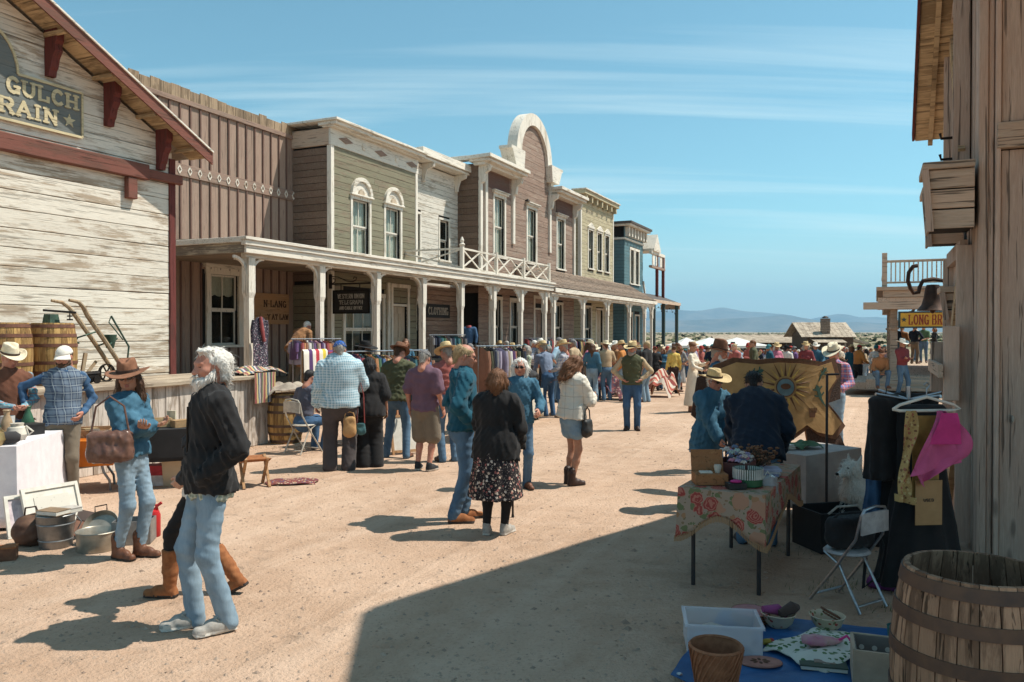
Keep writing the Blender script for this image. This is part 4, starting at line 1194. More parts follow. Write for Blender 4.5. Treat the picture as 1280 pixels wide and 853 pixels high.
# ------------------------------------------------------------------ teal building with bay cornice and open balcony frame
DT=13.9
Tb=Bld('teal_building','slate teal building with white bracketed cornice at the far end of the row','building',49,DT)
FT=Face(Tb,'s',DT,-1)
opT=[(48.2,48.95,4.9,7.0),(49.35,50.1,4.9,7.0),(47.6,48.6,.9,3.0),(49.3,50.2,.62,2.9)]
wallT=FT.core(46.9,51.1,-1.5,8.3,.2,M_dark,openings=opT)
FT.hboards(wallT,46.9,51.1,.6,7.5,.2,W_teal,openings=[(o[0]-.14,o[1]+.14,o[2]-.1,o[3]+.14)for o in opT],lap=.05,joints=0)
FTs_=Face(Tb,'d',46.9,-1);FTs_.core(DT,DT+6,-1.5,8.3,.2,M_dark,'side_wall');FTs_.hboards(wallT,DT,DT+3,.6,7.5,.2,W_teal,lap=.05,joints=0)
for o in opT[:2]:FT.window(*o,trim=.15,panes=(1,1),curtain=(.97,False))
FT.window(*opT[2],trim=.12,panes=(2,2));FT.door(*opT[3],W_teal,panels=2)
Tb.slab('string_course',(46.8,DT-.1,7.5),(51.2,DT+.1,7.62),W_trim);Tb.slab('string_course',(46.8,DT+.102,7.5),(46.9,DT+3,7.62),W_trim)
Tb.slab('frieze',(46.87,DT-.035,7.622),(51.1,DT-.002,8.28),W_teal)
for k in range(7):
 Tb.slab('frieze_block',(47.0+k*.66,DT-.3,7.7),(47.2+k*.66,DT-.036,8.27),W_trim)
Tb.slab('cornice',(46.6,DT-.5,8.3),(51.3,DT+.4,8.42),W_trim);Tb.slab('cornice',(46.5,DT-.58,8.423),(51.4,DT+3,8.56),wood('dark_cap',(.10,.09,.085),(.16,.13,.11),.4,'x',.05))
Tb.slab('cornice',(46.6,DT+.402,8.3),(46.9,DT+3,8.42),W_trim)
# open frame beyond: little gable on posts
mb=MB();pts=[(51.42,7.2),(53.2,7.2),(53.2,7.3),(52.3,8.35),(51.42,7.35)]
fr=[(x,DT-.7,z)for x,z in pts];bk=[(x,DT+.5,z)for x,z in pts];n=5
mb.add(fr+bk,[tuple(range(n)),tuple(reversed(range(n,2*n)))]+[(i,i+n,(i+1)%n+n,(i+1)%n)for i in range(n)])
Tb.mb('gablet',mb,W_trim)
for a in (52.9,54.6):Tb.slab('balcony_post',(a-.09,DT-.6,3.9),(a+.09,DT-.42,7.0),W_redz)
Tb.slab('balcony_beam',(51.2,DT-.6,7.0),(54.8,DT-.4,7.2),W_trim);Tb.slab('balcony_beam',(51.2,DT-.62,6.1),(54.8,DT-.4,6.25),W_mauve)
for a in (51.6,52.5,53.6,54.5):Tb.slab('frieze_panel',(a,DT-.55,6.3),(a+.55,DT-.5,6.98),W_trim)
Tb.slab('roof',(46.9,DT+.3,7.6),(51.1,DT+6,7.7),W_roofgrey)
mb=MB().bar((52.0,DT,3.9),(51.3,DT,5.2),.12);Tb.mb('stay',mb,W_trim)

# ------------------------------------------------------------------ first porch: white posts, roof used as balcony
DP=12.2
Pb=Bld('long_porch','long white porch with turned posts running along the left shop fronts','porch',22,DP)
PS0,PS1,ZP=13.16,30.85,3.62
def roofslab(s0,s1,d0,d1,z0,z1,th):
 mb=MB();v8=[(s0,d0,z0),(s1,d0,z0),(s1,d1,z1),(s0,d1,z1),(s0,d0,z0+th),(s1,d0,z0+th),(s1,d1,z1+th),(s0,d1,z1+th)]
 return mb.add(v8,[(3,2,1,0),(4,5,6,7),(0,1,5,4),(1,2,6,5),(2,3,7,6),(3,0,4,7)])
roofP=Pb.mb('roof',roofslab(PS0+.02,19.0,DP+.05,15.88,3.86,3.98,.045),W_roofgrey)
Pb.mb('roof',roofslab(19.05,23.85,DP+.05,14.45,3.86,3.96,.045),W_roofgrey);Pb.mb('roof',roofslab(23.9,30.8,DP+.05,13.95,3.86,3.95,.045),W_roofgrey)
# ceiling boards run across; the underside of the roof shows them
s_=PS0+.05
while s_<PS1-.1:
 d1=15.85 if s_<18.95 else 14.42 if s_<23.8 else 14.8 if s_<27.4 else 13.93
 Pb.slab('ceiling_board',(s_,DP+.12,3.68),(min(s_+.285,PS1-.05),d1,3.705),W_floor,roofP);s_+=.295
Pb.slab('fascia',(PS0-.06,DP-.06,3.58),(PS1,DP,3.74),W_trim);Pb.slab('fascia',(PS0-.12,DP-.10,3.743),(PS1+.05,DP+.03,3.85),W_trim);Pb.slab('gutter_moulding',(PS0-.15,DP-.14,3.853),(PS1+.08,DP+.02,3.92),W_trim)
Pb.slab('side_fascia',(PS0-.06,DP+.002,3.58),(PS0+.0,15.85,3.80),wood('peeling_cream',(.48,.40,.29),(.25,.2,.15),.55,'y',.05));Pb.slab('side_fascia',(PS0-.12,DP+.032,3.803),(PS0+.01,15.85,3.92),W_trim)
Pb.slab('head_beam',(PS0+.1,DP+.1,3.50),(PS1-.05,DP+.24,3.66),W_trim)
posts=[13.42+2.425*k for k in range(8)]
def arc_bracket(b,s,d,z,sg,r=.36,thick=.055,fancy=False,parent=None):
 mb=MB();n=9
 if not fancy:
  pts=[(s+sg*(.09+r*(1-math.cos(math.pi/2*k/n))),d,z-r+r*math.sin(math.pi/2*k/n))for k in range(n+1)]
  for i in range(n):mb.bar(pts[i],pts[i+1],thick,.06)
 else:
  prof=[(0,0),(.5,0),(.5,-.07),(.38,-.09),(.36,-.16),(.25,-.15),(.2,-.27),(.12,-.25),(.1,-.42),(0,-.5)]
  n=len(prof);f1=[(s+sg*(.1+a),d-thick/2,z+h)for a,h in prof];f2=[(s+sg*(.1+a),d+thick/2,z+h)for a,h in prof]
  mb.add(f1+f2,[tuple(range(n)),tuple(reversed(range(n,2*n)))]+[(i,i+n,(i+1)%n+n,(i+1)%n)for i in range(n)])
 return b.mb('bracket',mb,W_trimz,parent)
for k,s_ in enumerate(posts):
 w=.10
 mb=MB()
 mb.b2((s_-w,DP+.07,2.75),(s_+w,DP+.07+2*w,3.50));mb.box((s_,DP+.17,1.68),(.15,.15,2.1));mb.b2((s_-.09,DP+.08,.0),(s_+.09,DP+.26,.62))
 mb.add([(s_+a*q,DP+.17+b_*q,z)for z,q in ((2.63,.075),(2.75,.1))for a,b_ in ((-1,-1),(1,-1),(1,1),(-1,1))],[(0,1,5,4),(1,2,6,5),(2,3,7,6),(3,0,4,7)])
 po=Pb.mb('post',mb,W_trimz)
 for sg in (-1,1):arc_bracket(Pb,s_,DP+.17,3.50,sg,fancy=k>=5,parent=po)
 if k<5:
  mb=MB();n=8;r=.3
  pts=[(s_,DP+.27+r*(1-math.cos(math.pi/2*j/n)),3.5-r+r*math.sin(math.pi/2*j/n))for j in range(n+1)]
  for i in range(n):mb.bar(pts[i],pts[i+1],.05,.05)
  Pb.mb('bracket',mb,W_trimz,po)
# balcony rail on the roof of the right half: side return then front
def xpanel(p,q,z0,z1,name='rail_panel'):
 mb=MB();p,q=Vector(p),Vector(q)
 for z in (z0,z1):mb.bar((p.x,p.y,z),(q.x,q.y,z),.05,.06)
 mb.bar((p.x,p.y,z0+.03),(q.x,q.y,z1-.03),.035,.045);mb.bar((p.x,p.y,z1-.03),(q.x,q.y,z0+.03),.03,.045)
 return Pb.mb(name,mb,W_trim)
rails=[(23.1,DP+.1),(25.67,DP+.1),(28.1,DP+.1),(30.7,DP+.1)]
for i,(s_,d_)in enumerate(rails+[(23.1,14.75)]):
 mb=MB().b2((s_-.055,d_-.055,3.9),(s_+.055,d_+.055,4.72));
 if i==0:mb.lathe([(.09,4.72),(.1,4.76),(.05,4.8),(.07,4.88),(.02,5.0)],10,(s_,d_,0))
 Pb.mb('rail_post',mb,W_trimz)
for i in range(3):
 a,b_=rails[i],rails[i+1];m_=((a[0]+b_[0])/2,a[1])
 xpanel((a[0]+.06,a[1]),(m_[0],m_[1]),3.98,4.62);xpanel(m_,(b_[0]-.06,b_[1]),3.98,4.62)
xpanel((23.1,DP+.16),(23.1,14.69),3.98,4.62)
xpanel((30.7,DP+.16),(30.7,13.9),3.98,4.62)
# boardwalk
BW=Bld('boardwalk','raised plank boardwalk under the white porch','boardwalk',22,12.0)
BW.mb('frame',MB().b2((13.0,12.02,-.3),(18.95,15.7,.5)).b2((18.95,12.02,-1.5),(47.0,13.85,.5)),M_dark)
s_=13.0
while s_<46.8:
 d1=15.8 if s_<18.9 else 14.45 if s_<23.8 else 14.85 if s_<27.5 else 13.92
 BW.slab('plank',(s_,11.95,.56),(s_+.235,d1,.60),W_floor);s_+=.245
BW.slab('kick_board',(13.0,11.97,.25),(47.0,12.01,.555),W_floor)
BW.slab('kick_board',(13.0,11.975,-.2),(47.0,12.012,.247),W_floor)
BW.slab('kick_board',(25.0,11.98,-1.4),(47.0,12.014,-.204),W_floor)
for sx in (17.2,24.3,33.0,41.0):
 BW.slab('step',(sx,11.6,.26),(sx+1.8,11.94,.31),W_floor);BW.mb('step_riser',MB().b2((sx+.05,11.65,-1.2),(sx+1.75,11.9,.255)),M_dark)

# ------------------------------------------------------------------ second porch: shingled roof
Qb=Bld('shingled_porch','porch with brown shingled roof in front of the yellow building','porch',39,DP)
QS0,QS1=31.0,47.9
roofQ=Qb.mb('roof',roofslab(QS0,QS1,DP+.0,13.95,3.72,4.72,.06),M_dark)
rows=11
for r in range(rows):
 d0=DP-.06+(13.9-DP+.06)*r/rows;z0=3.78+(d0-DP)*(1.0/1.75)+.02;L=(13.9-DP)/rows
 mb=MB();s_=QS0-random.random()*.2
 while s_<QS1:
  w=random.uniform(.16,.3);e=random.uniform(-.015,.015);zj=random.uniform(0,.012)
  a,b_=max(s_,QS0),min(s_+w-.012,QS1)
  if b_>a+.03:
   dd=d0+e;d2=d0+L*1.5;zz0=z0+zj+.018;zz1=z0+L*1.5/1.75+zj*.4-.012
   mb.add([(a,dd,zz0),(b_,dd,zz0),(b_,d2,zz1),(a,d2,zz1),(a,dd,zz0-.02),(b_,dd,zz0-.02)],[(0,1,2,3),(4,5,1,0),(0,3,4),(1,5,2)])
  s_+=w
 tag(Qb.mb('shingle_course',mb,W_shingle,roofQ),kind='stuff')
Qb.slab('fascia',(QS0-.02,DP-.1,3.55),(QS1+.05,DP-.04,3.73),W_trim);Qb.slab('head_beam',(QS0,DP+.08,3.40),(QS1,DP+.24,3.56),W_trim)
mb=MB();q=[(DP-.03,3.72),(13.92,4.7),(13.92,3.72)]
for sx in (QS0+.03,QS1-.03):
 mb.add([(sx-.02,a,z)for a,z in q]+[(sx+.02,a,z)for a,z in q],[(0,1,2),(5,4,3),(0,3,4,1),(1,4,5,2),(2,5,3,0)])
Qb.mb('gable_end',mb,W_mauve)
for s_ in (31.35,35.05,38.75,42.7,45.9,47.5):
 mb=MB().b2((s_-.1,DP+.07,2.7),(s_+.1,DP+.25,3.40)).box((s_,DP+.16,1.65),(.14,.14,2.1)).b2((s_-.09,DP+.08,0),(s_+.09,DP+.24,.62));po=Qb.mb('post',mb,W_trimz)
 for sg in (-1,1):arc_bracket(Qb,s_,DP+.16,3.40,sg,fancy=True,parent=po)
for s_ in (36,40.5,44):Qb.mb('rafter_brace',MB().bar((s_,DP+.3,3.45),(s_,13.8,4.3),.07),W_trim)

# ------------------------------------------------------------------ third porch: dark teal posts
Rb=Bld('teal_porch','flat-roofed far porch on dark teal posts with a string of lights','porch',50,12.6)
Rb.mb('roof',roofslab(45.0,55.6,12.45,13.86,3.80,4.35,.09),wood('dark_cap',(.10,.09,.085),(.16,.13,.11),.4,'x',.05))
Rb.slab('fascia',(45.0,12.38,3.70),(55.6,12.44,3.90),W_greyx);Rb.slab('fascia',(55.54,12.45,3.45),(55.62,13.8,3.82),W_greyy)
for s_ in (49.0,51.5,55.3):Rb.slab('post',(s_-.1,12.5,-1.4),(s_+.1,12.7,3.79),M_tealpaint)
mb=MB();pts=[(47+k*.75,12.55,3.5-.3*math.sin(math.pi*(k%4)/4))for k in range(12)];mb.tube(pts,.012,4)
for p in pts:mb.ell((p[0],p[1],p[2]-.06),(.03,.03,.05),6,4)
Rb.mb('light_string',mb,M_iron)

# ------------------------------------------------------------------ barn on the right, its front seen edge-on
DR=-.8
Rn=Bld('right_barn','grey weathered barn front seen edge-on at the right, with hood and cross-braced door','building',6.8,DR)
RS0,RS1,RAP,RZE,RZA=3.7,9.75,6.79,4.25,6.75
rsl=(RZA-RZE)/(RS1-RAP)
BAY=7.75                      # left of it the barn front stands open
mb=MB();zb_=RZA-rsl*(BAY+.06-RAP)
pts=[(BAY+.06,0),(RS1,0),(RS1,RZE),(BAY+.06,zb_)]
fr=[(x,DR,z)for x,z in pts];bk=[(x,DR-6,z)for x,z in pts];n=4
mb.add(fr+bk,[tuple(reversed(range(n))),tuple(range(n,2*n))]+[(i,(i+1)%n,(i+1)%n+n,i+n)for i in range(n)])
wallR=Rn.mb('wall',mb,M_dark)
FR=Face(Rn,'s',DR,1)
a=BAY
while a<RS1-.03:
 b_=min(a+.2,RS1);m_=(a+b_)/2;zt=RZA-rsl*abs(m_-RAP)
 FR.slab('plank',a+.005,b_-.005,.002,.026+random.uniform(0,.014),0,zt-.02,W_grey,wallR);a=b_
# unseen near side: walls omitted to admit daylight, posts added under the roof
for (s_,d_)in ((RS0+.1,-.95),(RS0+.1,-4.9),(5.9,-4.9)):Rn.slab('added_post',(s_-.1,d_-.1,0),(s_+.1,d_+.1,RZA-rsl*abs(s_-RAP)),W_grey)
# roof with deep overhang, soffit boards seen from below
ROV=.42
for sg in (-1,1):
 L=(RS1-RAP if sg>0 else RAP-RS0)+.32;e=RAP+sg*L;ze=RZA-rsl*L
 mb=MB();q=[(RAP,RZA+.14),(e,ze+.14),(e,ze+.07),(RAP,RZA+.07)]
 fr=[(x,DR+ROV,z)for x,z in q];bk=[(x,DR-(6.2 if sg>0 else 4.3),z)for x,z in q]  # unseen near slope, depth cut to cast the foreground shadow and admit daylight
 if sg>0:fr,bk=bk,fr
 mb.add(fr+bk,[(0,1,2,3),(7,6,5,4),(0,4,5,1),(1,5,6,2),(2,6,7,3),(3,7,4,0)])
 rf=Rn.mb('roof',mb,W_roofgrey)
 nb=18
 for k in range(nb):
  x0=RAP+sg*L*k/nb;x1=RAP+sg*(L*(k+1)/nb-.014)
  z0_=RZA-rsl*abs(x0-RAP)+.066;z1_=RZA-rsl*abs(x1-RAP)+.066
  mb=MB();q=[(x0,z0_),(x1,z1_),(x1,z1_-.022),(x0,z0_-.022)]
  fr=[(x,DR+ROV-.01,z)for x,z in q];bk=[(x,DR+.07,z)for x,z in q]
  if sg>0:fr,bk=bk,fr
  mb.add(fr+bk,[(0,1,2,3),(7,6,5,4),(0,4,5,1),(1,5,6,2),(2,6,7,3),(3,7,4,0)])
  Rn.mb('soffit_board',mb,W_soffit,rf)
 mb=MB().bar((RAP,DR+.26,RZA+.015),(e+.02*sg,DR+.26,ze+.015),.045,.05);Rn.mb('barge_batten',mb,W_soffit,rf)
 mb=MB().bar((RAP,DR+ROV+.012,RZA+.10),(e,DR+ROV+.012,ze+.10),.022,.13);Rn.mb('rake_edge',mb,W_redz,rf)
# far side of the open bay: wide boards squarely facing the street end
FX=Face(Rn,'d',BAY,-1)
nw=FX.core(-4.4,-.93,0,5.9,.05,M_dark,'bay_wall')
bounds=[-.93-k*.31 for k in range(12)]
for i in range(len(bounds)-1):
 FX.slab('plank',bounds[i+1]+.006,bounds[i]-.006,.003,.03+.012*(i%2),0,3.40,W_grey,nw);FX.slab('plank',bounds[i+1]+.006,bounds[i]-.006,.003,.03+.012*(i%3==0),3.63,5.9,W_grey,nw)
FX.slab('rail',-4.4,-.90,.004,.10,3.41,3.62,W_greyy,nw)
for i,(d0,d1,o)in enumerate(((-.93,-.89,.075),(-.885,-.845,.03),(-.84,-.77,.055))):FX.slab('corner_board',d0,d1,-.05,o,0,5.4,W_grey,nw)
mb=MB();mb.lathe([(.03,0),(.032,.008),(.02,.018)],12,FX.w(-1.02,.05,1.18),rot=Matrix.Rotation(R(90),3,'X'));Rn.mb('bolt_head',mb,M_pale,nw)
# boxed hoods over the barn doors
for (s0,s1,o1,z0,z1,nm)in ((7.60,8.15,.40,2.76,3.26,'hood'),(8.5,8.95,.36,2.72,3.2,'hood'),(9.25,9.6,.16,2.04,2.30,'hood')):
 hb=Rn.mb(nm,MB().b2((s0+.02,DR+.07,z0+.02),(s1-.02,DR+o1-.02,z1-.01)),M_dark)
 nb=3
 for k in range(nb):
  za,zb=z0+(z1-z0)*k/nb,z0+(z1-z0)*(k+1)/nb
  Rn.slab('plank',(s0-.008*k,DR+.065,za+.006),(s0+.02,DR+o1,zb-.006),W_greyy,hb);Rn.slab('plank',(s0+.022,DR+o1-.02,za+.006),(s1,DR+o1+.004*k,zb-.006),W_greyx,hb)
 Rn.slab('cap',(s0-.05,DR+.065,z1),(s1+.05,DR+o1+.05,z1+.06),W_greyy,hb)
 Rn.mb('cheek',MB().bar((s0-.03,DR+o1-.01,z0-.02),(s0-.03,DR+o1+.03,z1),.04,.05),W_grey,hb)
# loft door frame above the hood with a cross brace, hinge hooks
for s0,s1,z0,z1 in ((8.2,9.3,3.42,5.0),):
 fr_=Rn.mb('loft_door',MB().b2((s0,DR+.062,z0),(s1,DR+.085,z1)),W_grey)
 for p,q in (((s0,z0),(s0,z1)),((s1,z0),(s1,z1)),((s0,z0+.07),(s1,z0+.07)),((s0,z1),(s1,z1)),((s0,z0+.07),(s1,z1))):
  Rn.mb('brace',MB().bar((p[0],DR+.115,p[1]),(q[0],DR+.115,q[1]),.055,.13),W_soffit if p[0]!=q[0]and p[1]!=q[1]else W_grey,fr_)
 for z in (3.55,3.75):Rn.mb('hinge_hook',MB().tube([(s0+.5,DR+.12,z),(s0+.5,DR+.24,z),(s0+.5,DR+.25,z+.05)],.014,6),M_iron,fr_)
# lower barn door with diagonal brace
dr_=Rn.mb('barn_door',MB().b2((8.05,DR+.044,.05),(9.55,DR+.07,2.66)),W_grey)
for p,q,w in (((8.05,0.05),(8.05,2.66),.12),((9.55,0.05),(9.55,2.66),.12),((9.5,1.5),(8.1,2.6),.13),((8.05,2.64),(9.55,2.64),.14),((8.05,1.42),(9.55,1.42),.18),((9.5,.2),(8.1,1.35),.13)):
 Rn.mb('brace',MB().bar((p[0],DR+.10,p[1]),(q[0],DR+.10,q[1]),.06,w),W_soffit if p[0]!=q[0]and p[1]!=q[1]else W_grey,dr_)
Rn.slab('bracket_block',(7.9,DR+.14,1.3),(8.0,DR+.26,1.95),W_grey);Rn.slab('bracket_block',(9.0,DR+.14,1.3),(9.1,DR+.3,1.8),W_grey)
Rn.slab('latch_bar',(7.8,DR+.27,1.5),(9.3,DR+.31,1.62),W_greyx)

# dark iron bell in its bracket
M_bell=plain('bell_iron',(.045,.028,.022),(.10,.055,.038),.6,14,metal=.5)
bp=AT(1166,372,9.6)
bell=thing('yard_bell','dark iron bell hanging from a curved yoke beside the barn wall','bell',(bp.x,bp.y,bp.z))
MB().lathe([(.02,.155),(.07,.15),(.085,.10),(.10,.0),(.125,-.09),(.175,-.155),(.17,-.16),(.11,-.1),(.0,-.08)],20).build('bell',M_bell,bell,True)
MB().tube([(.16,0,.12),(.13,0,.2),(0,0,.22),(-.12,0,.2),(-.16,0,.12),(-.17,0,.06),(-.23,0,.05),(-.27,0,.11),(-.30,0,.2),(-.29,0,.3),(-.24,0,.37),(-.19,0,.38)],.024,8).build('yoke',M_bell,bell,True)
MB().ell((0,0,-.15),(.03,.03,.045)).tube([(0,0,.1),(0,0,-.15)],.01,6).build('clapper',M_bell,bell)
MB().tube([(.13,0,.13),(.3,-.1,.13)],.025,8).build('bracket',M_bell,bell)

# ------------------------------------------------------------------ saloon with balcony, beyond the barn
Lb=Bld('saloon','saloon with balcony and railing behind the yellow sign at right','building',26,-1.0)
pz=G(1117,485)                       # foot of the corner post
LS=U.dot(pz);LD=V.dot(pz)
def lslab(nm,p,q,m,par=None):return Lb.slab(nm,(LS+p[0],LD+p[1],p[2]),(LS+q[0],LD+q[1],q[2]),m,par)
# post line runs away from the street (towards -D) and along it
for i,(ds,dd)in enumerate(((0,0),(3.2,0),(6.4,0),(9.6,0),(0,-2.9))):
 po=Lb.mb('post',MB().b2((LS+ds-.11,LD+dd-.11,.45),(LS+ds+.11,LD+dd+.11,2.9)).b2((LS+ds-.15,LD+dd-.15,.3),(LS+ds+.15,LD+dd+.15,.55)).b2((LS+ds-.16,LD+dd-.16,1.98),(LS+ds+.16,LD+dd+.16,2.06)),W_greyy)
 Lb.mb('brace',MB().bar((LS+ds,LD+dd-.1,2.1),(LS+ds,LD+dd-.62,2.66),.08),W_greyy,po)
for (p,q)in (((-.45,.5,2.9),(10.2,-3.4,3.05)),):lslab('porch_ceiling',p,q,W_greyx)
lslab('beam',(-.46,-3.4,2.66),(-.06,.95,2.895),W_greyy);lslab('fascia',(-.5,-3.4,3.06),(-.2,.35,3.28),W_greyy);lslab('cornice',(-.62,-3.4,3.283),(10.2,.55,3.40),W_greyy)
lslab('beam',(-.05,.05,2.66),(10.2,.3,2.895),W_greyx)
# balusters: end railing faces us, front railing runs along
lslab('newel',(-.4,.22,3.4),(-.24,.38,4.55),W_greyy);lslab('handrail',(-.36,-3.4,4.22),(-.28,.22,4.30),W_greyy);lslab('bottom_rail',(-.36,-3.4,3.52),(-.28,.22,3.58),W_greyy)
for k in range(26):lslab('baluster',(-.34,.08-k*.135,3.585),(-.30,.12-k*.135,4.215),W_greyy)
lslab('handrail',(-.24,.26,4.22),(10.2,.34,4.30),W_greyx)
for k in range(40):lslab('baluster',(-.1+k*.26,.28,3.4),(-.06+k*.26,.32,4.215),W_greyy)
# body of the saloon, set back from the porch
Fl=Face(Lb,'d',LS+.2,-1);wl_=Fl.core(LD-9,LD-2.95,.3,7.2,.2,M_dark);Fl.hboards(wl_,LD-9,LD-2.95,.3,7.2,.22,W_greyy,lap=.04)
Fl2=Face(Lb,'s',LD-2.95,1);wl2=Fl2.core(LS+.4,LS+10,.3,7.2,.2,M_dark,'front_wall');Fl2.hboards(wl2,LS+.2,LS+10,.3,7.2,.22,W_greyx,lap=.04)
lslab('roof',(-.2,-9.2,7.2),(10.4,-2.5,7.35),W_roofgrey)
# porch floor and steps down to the street
lslab('porch_floor',(-.5,-3.3,.28),(10.2,.5,.42),W_greyx)
for k in range(3):lslab('step',(-1.2,.5+.34*k,0),(3.2,.84+.34*k,.34-.11*k),W_greyx)
for k in range(3):lslab('step',(-.52-.34*(k+1),-3.0,0),(-.52-.34*k,.49,.33-.11*k),W_greyy)
# its yellow sign, hung on the end beam
ss=thing('saloon_sign','yellow LONG BRANCH sign with red letters under the saloon balcony','sign',tuple(S(LS-.5,LD-.15,2.05)),TH-math.pi/2)
# local: x runs towards -D ... rotated so the board faces the camera
M_yel=plain('sign_yellow',(.75,.42,.05),(.60,.30,.04),.6,6);M_redl=plain('sign_red',(.35,.05,.03))
MB().b2((0,-.02,0),(2.0,.02,.50)).build('board',M_yel,ss)
fb=MB()
for z in (0,.5):fb.bar((-.02,0,z),(2.02,0,z),.07,.05)
for x in (0,2.0):fb.bar((x,0,-.02),(x,0,.52),.07,.05)
fb.build('frame',M_tealpaint,ss)
mb,w_=lettering('LONG BRANCH',.30,.115,.042,.036,True);mb.v=[(p[0]+.28,p[1]-.025,p[2]+.1)for p in mb.v];mb.build('lettering',M_redl,ss)
for q_ in (.14,1.88):
 mb=MB();star(mb,(q_,-.026,.25),.09);mb.build('star',M_tealpaint,ss)

# ------------------------------------------------------------------ sheds and tents at the end of the street
W_shed=wood('grey_shed_boards',(.30,.235,.18),(.42,.34,.27),.5,'x',.12);W_shedd=wood('dark_shed_boards',(.11,.07,.05),(.18,.125,.09),.5,'z',.12)
W_shedroof=wood('bleached_roof_boards',(.50,.41,.31),(.30,.23,.17),.45,'y',.13)
cb=thing('log_cabin','brown cabin with bleached board roof and stone chimney beyond the crowd','building',tuple(GT(1040,446)),0)
c0=GT(1040,446);sc_=c0.y/1000
MB().b2((-1.8,0,0),(1.55,3.2,1.9)).build('wall',W_shedd,cb)
mb=MB();mb.add([(1.56,0,1.9),(1.56,3.2,1.9),(1.56,1.6,3.0),(1.40,0,1.9),(1.40,3.2,1.9),(1.40,1.6,3.0)],[(0,1,2),(5,4,3),(0,2,5,3),(1,4,5,2)]);mb.build('gable',W_shedd,cb)
MB().add([(-1.81,0,1.9),(-1.81,3.2,1.9),(-1.81,1.6,3.0),(-1.65,0,1.9),(-1.65,3.2,1.9),(-1.65,1.6,3.0)],[(0,2,1),(3,4,5),(0,3,5,2),(1,2,5,4)]).build('gable',W_shedd,cb)
for k in range(13):
 x=-2.2+k*.31
 MB().bar((x,-.35,1.78),(x,1.62,3.12),.295,.05).build('roof_board',W_shedroof,cb);MB().bar((x,3.5,1.78),(x,1.65,3.1),.295,.05).build('roof_board',W_shedroof,cb)
ch=MB();rg=random.Random(2)
for k in range(9):
 for j in range(3):ch.box((-.42+(j-1)*.2+rg.uniform(-.02,.02),.2,1.6+k*.22),(.2,.34,.21))
ch.build('chimney',plain('rubble_stone',(.26,.18,.13),(.12,.085,.06),.9,9,bump=.5,bd=.03),cb);MB().lathe([(.2,0),(.25,.05),(.1,.2)],10,(-.42,.2,3.5)).build('chimney_cap',M_iron,cb)
for k in range(9):MB().bar((-1.5+k*.25,-.05,1.62),(-1.5+k*.25,-1.2,1.3),.24,.035).build('lean_to_board',W_shedroof,cb)
for x in (-1.5,.5):MB().b2((x-.05,-1.15,0),(x+.05,-1.05,1.3)).build('lean_to_post',W_shed,cb)
for k in range(5):MB().bar((1.6+.01,.3+k*.24,1.55),(2.8,.3+k*.24,1.2),.03,.22).build('lean_to_board',W_shedroof,cb)
cb.scale=(c0.y*67/1000/3.9,c0.y*67/1000/3.9,c0.y*67/1000/3.9*.8)
ls_=GT(950,444);k_=ls_.y*110/1000/10.0
lw=thing('long_shed','long low open shed with a bleached plank roof left of the cabin','shed',tuple(ls_),0);lw.scale=(k_,k_,k_)
for k in range(4):
 y0=-.2+k*.52;z0=1.42+k*.22
 MB().add([(-5.1,y0,z0),(5.05,y0,z0),(5.05,y0+.55,z0+.24),(-5.1,y0+.55,z0+.24),(-5.1,y0,z0-.05),(5.05,y0,z0-.05),(5.05,y0+.55,z0+.19),(-5.1,y0+.55,z0+.19)],[(0,1,2,3),(7,6,5,4),(0,4,5,1),(1,5,6,2),(2,6,7,3),(3,7,4,0)]).build('roof_plank',W_shedroof,lw)
MB().b2((-5.0,2.2,0),(5.0,2.3,2.1)).build('back_wall',W_shedd,lw)
for x in (-5,-3,-1,1,3,4.95):MB().b2((x-.06,-.1,0),(x+.06,.02,1.38)).build('post',W_shed,lw)
M_canvas=cloth('tent_canvas',(.66,.64,.59),(.55,.53,.5))
for i,(px,py,w,lab)in enumerate(((921,446,60,'white pop-up canopy tent nearest the brown shed'),(887,446,58,'white pop-up canopy tent left of its neighbour, half hidden'),(858,446,40,'small white canopy peak farthest left behind the crowd'))):
 g=GT(px,py+3);hw=w/2*g.y/1000
 tt=thing('canopy_tent',lab,'tent',tuple(g),.15,'white canopy tents');zt=1.65
 MB().add([(-hw,-hw,zt),(hw,-hw,zt),(hw,hw,zt),(-hw,hw,zt),(0,0,zt+.95),(-hw,-hw,zt-.28),(hw,-hw,zt-.28),(hw,hw,zt-.28),(-hw,hw,zt-.28),(-hw*.5,-hw*.5,zt+.40),(hw*.5,-hw*.5,zt+.40),(hw*.5,hw*.5,zt+.40),(-hw*.5,hw*.5,zt+.40)],
             [(0,1,10,9),(1,2,11,10),(2,3,12,11),(3,0,9,12),(9,10,4),(10,11,4),(11,12,4),(12,9,4),(0,5,6,1),(1,6,7,2),(2,7,8,3),(3,8,5,0)]).build('canopy',M_canvas,tt)
 for sx,sy in ((-1,-1),(1,-1),(1,1),(-1,1)):MB().tube([(sx*hw*.97,sy*hw*.97,0),(sx*hw*.97,sy*hw*.97,zt)],.025,6).build('leg',M_pale,tt)

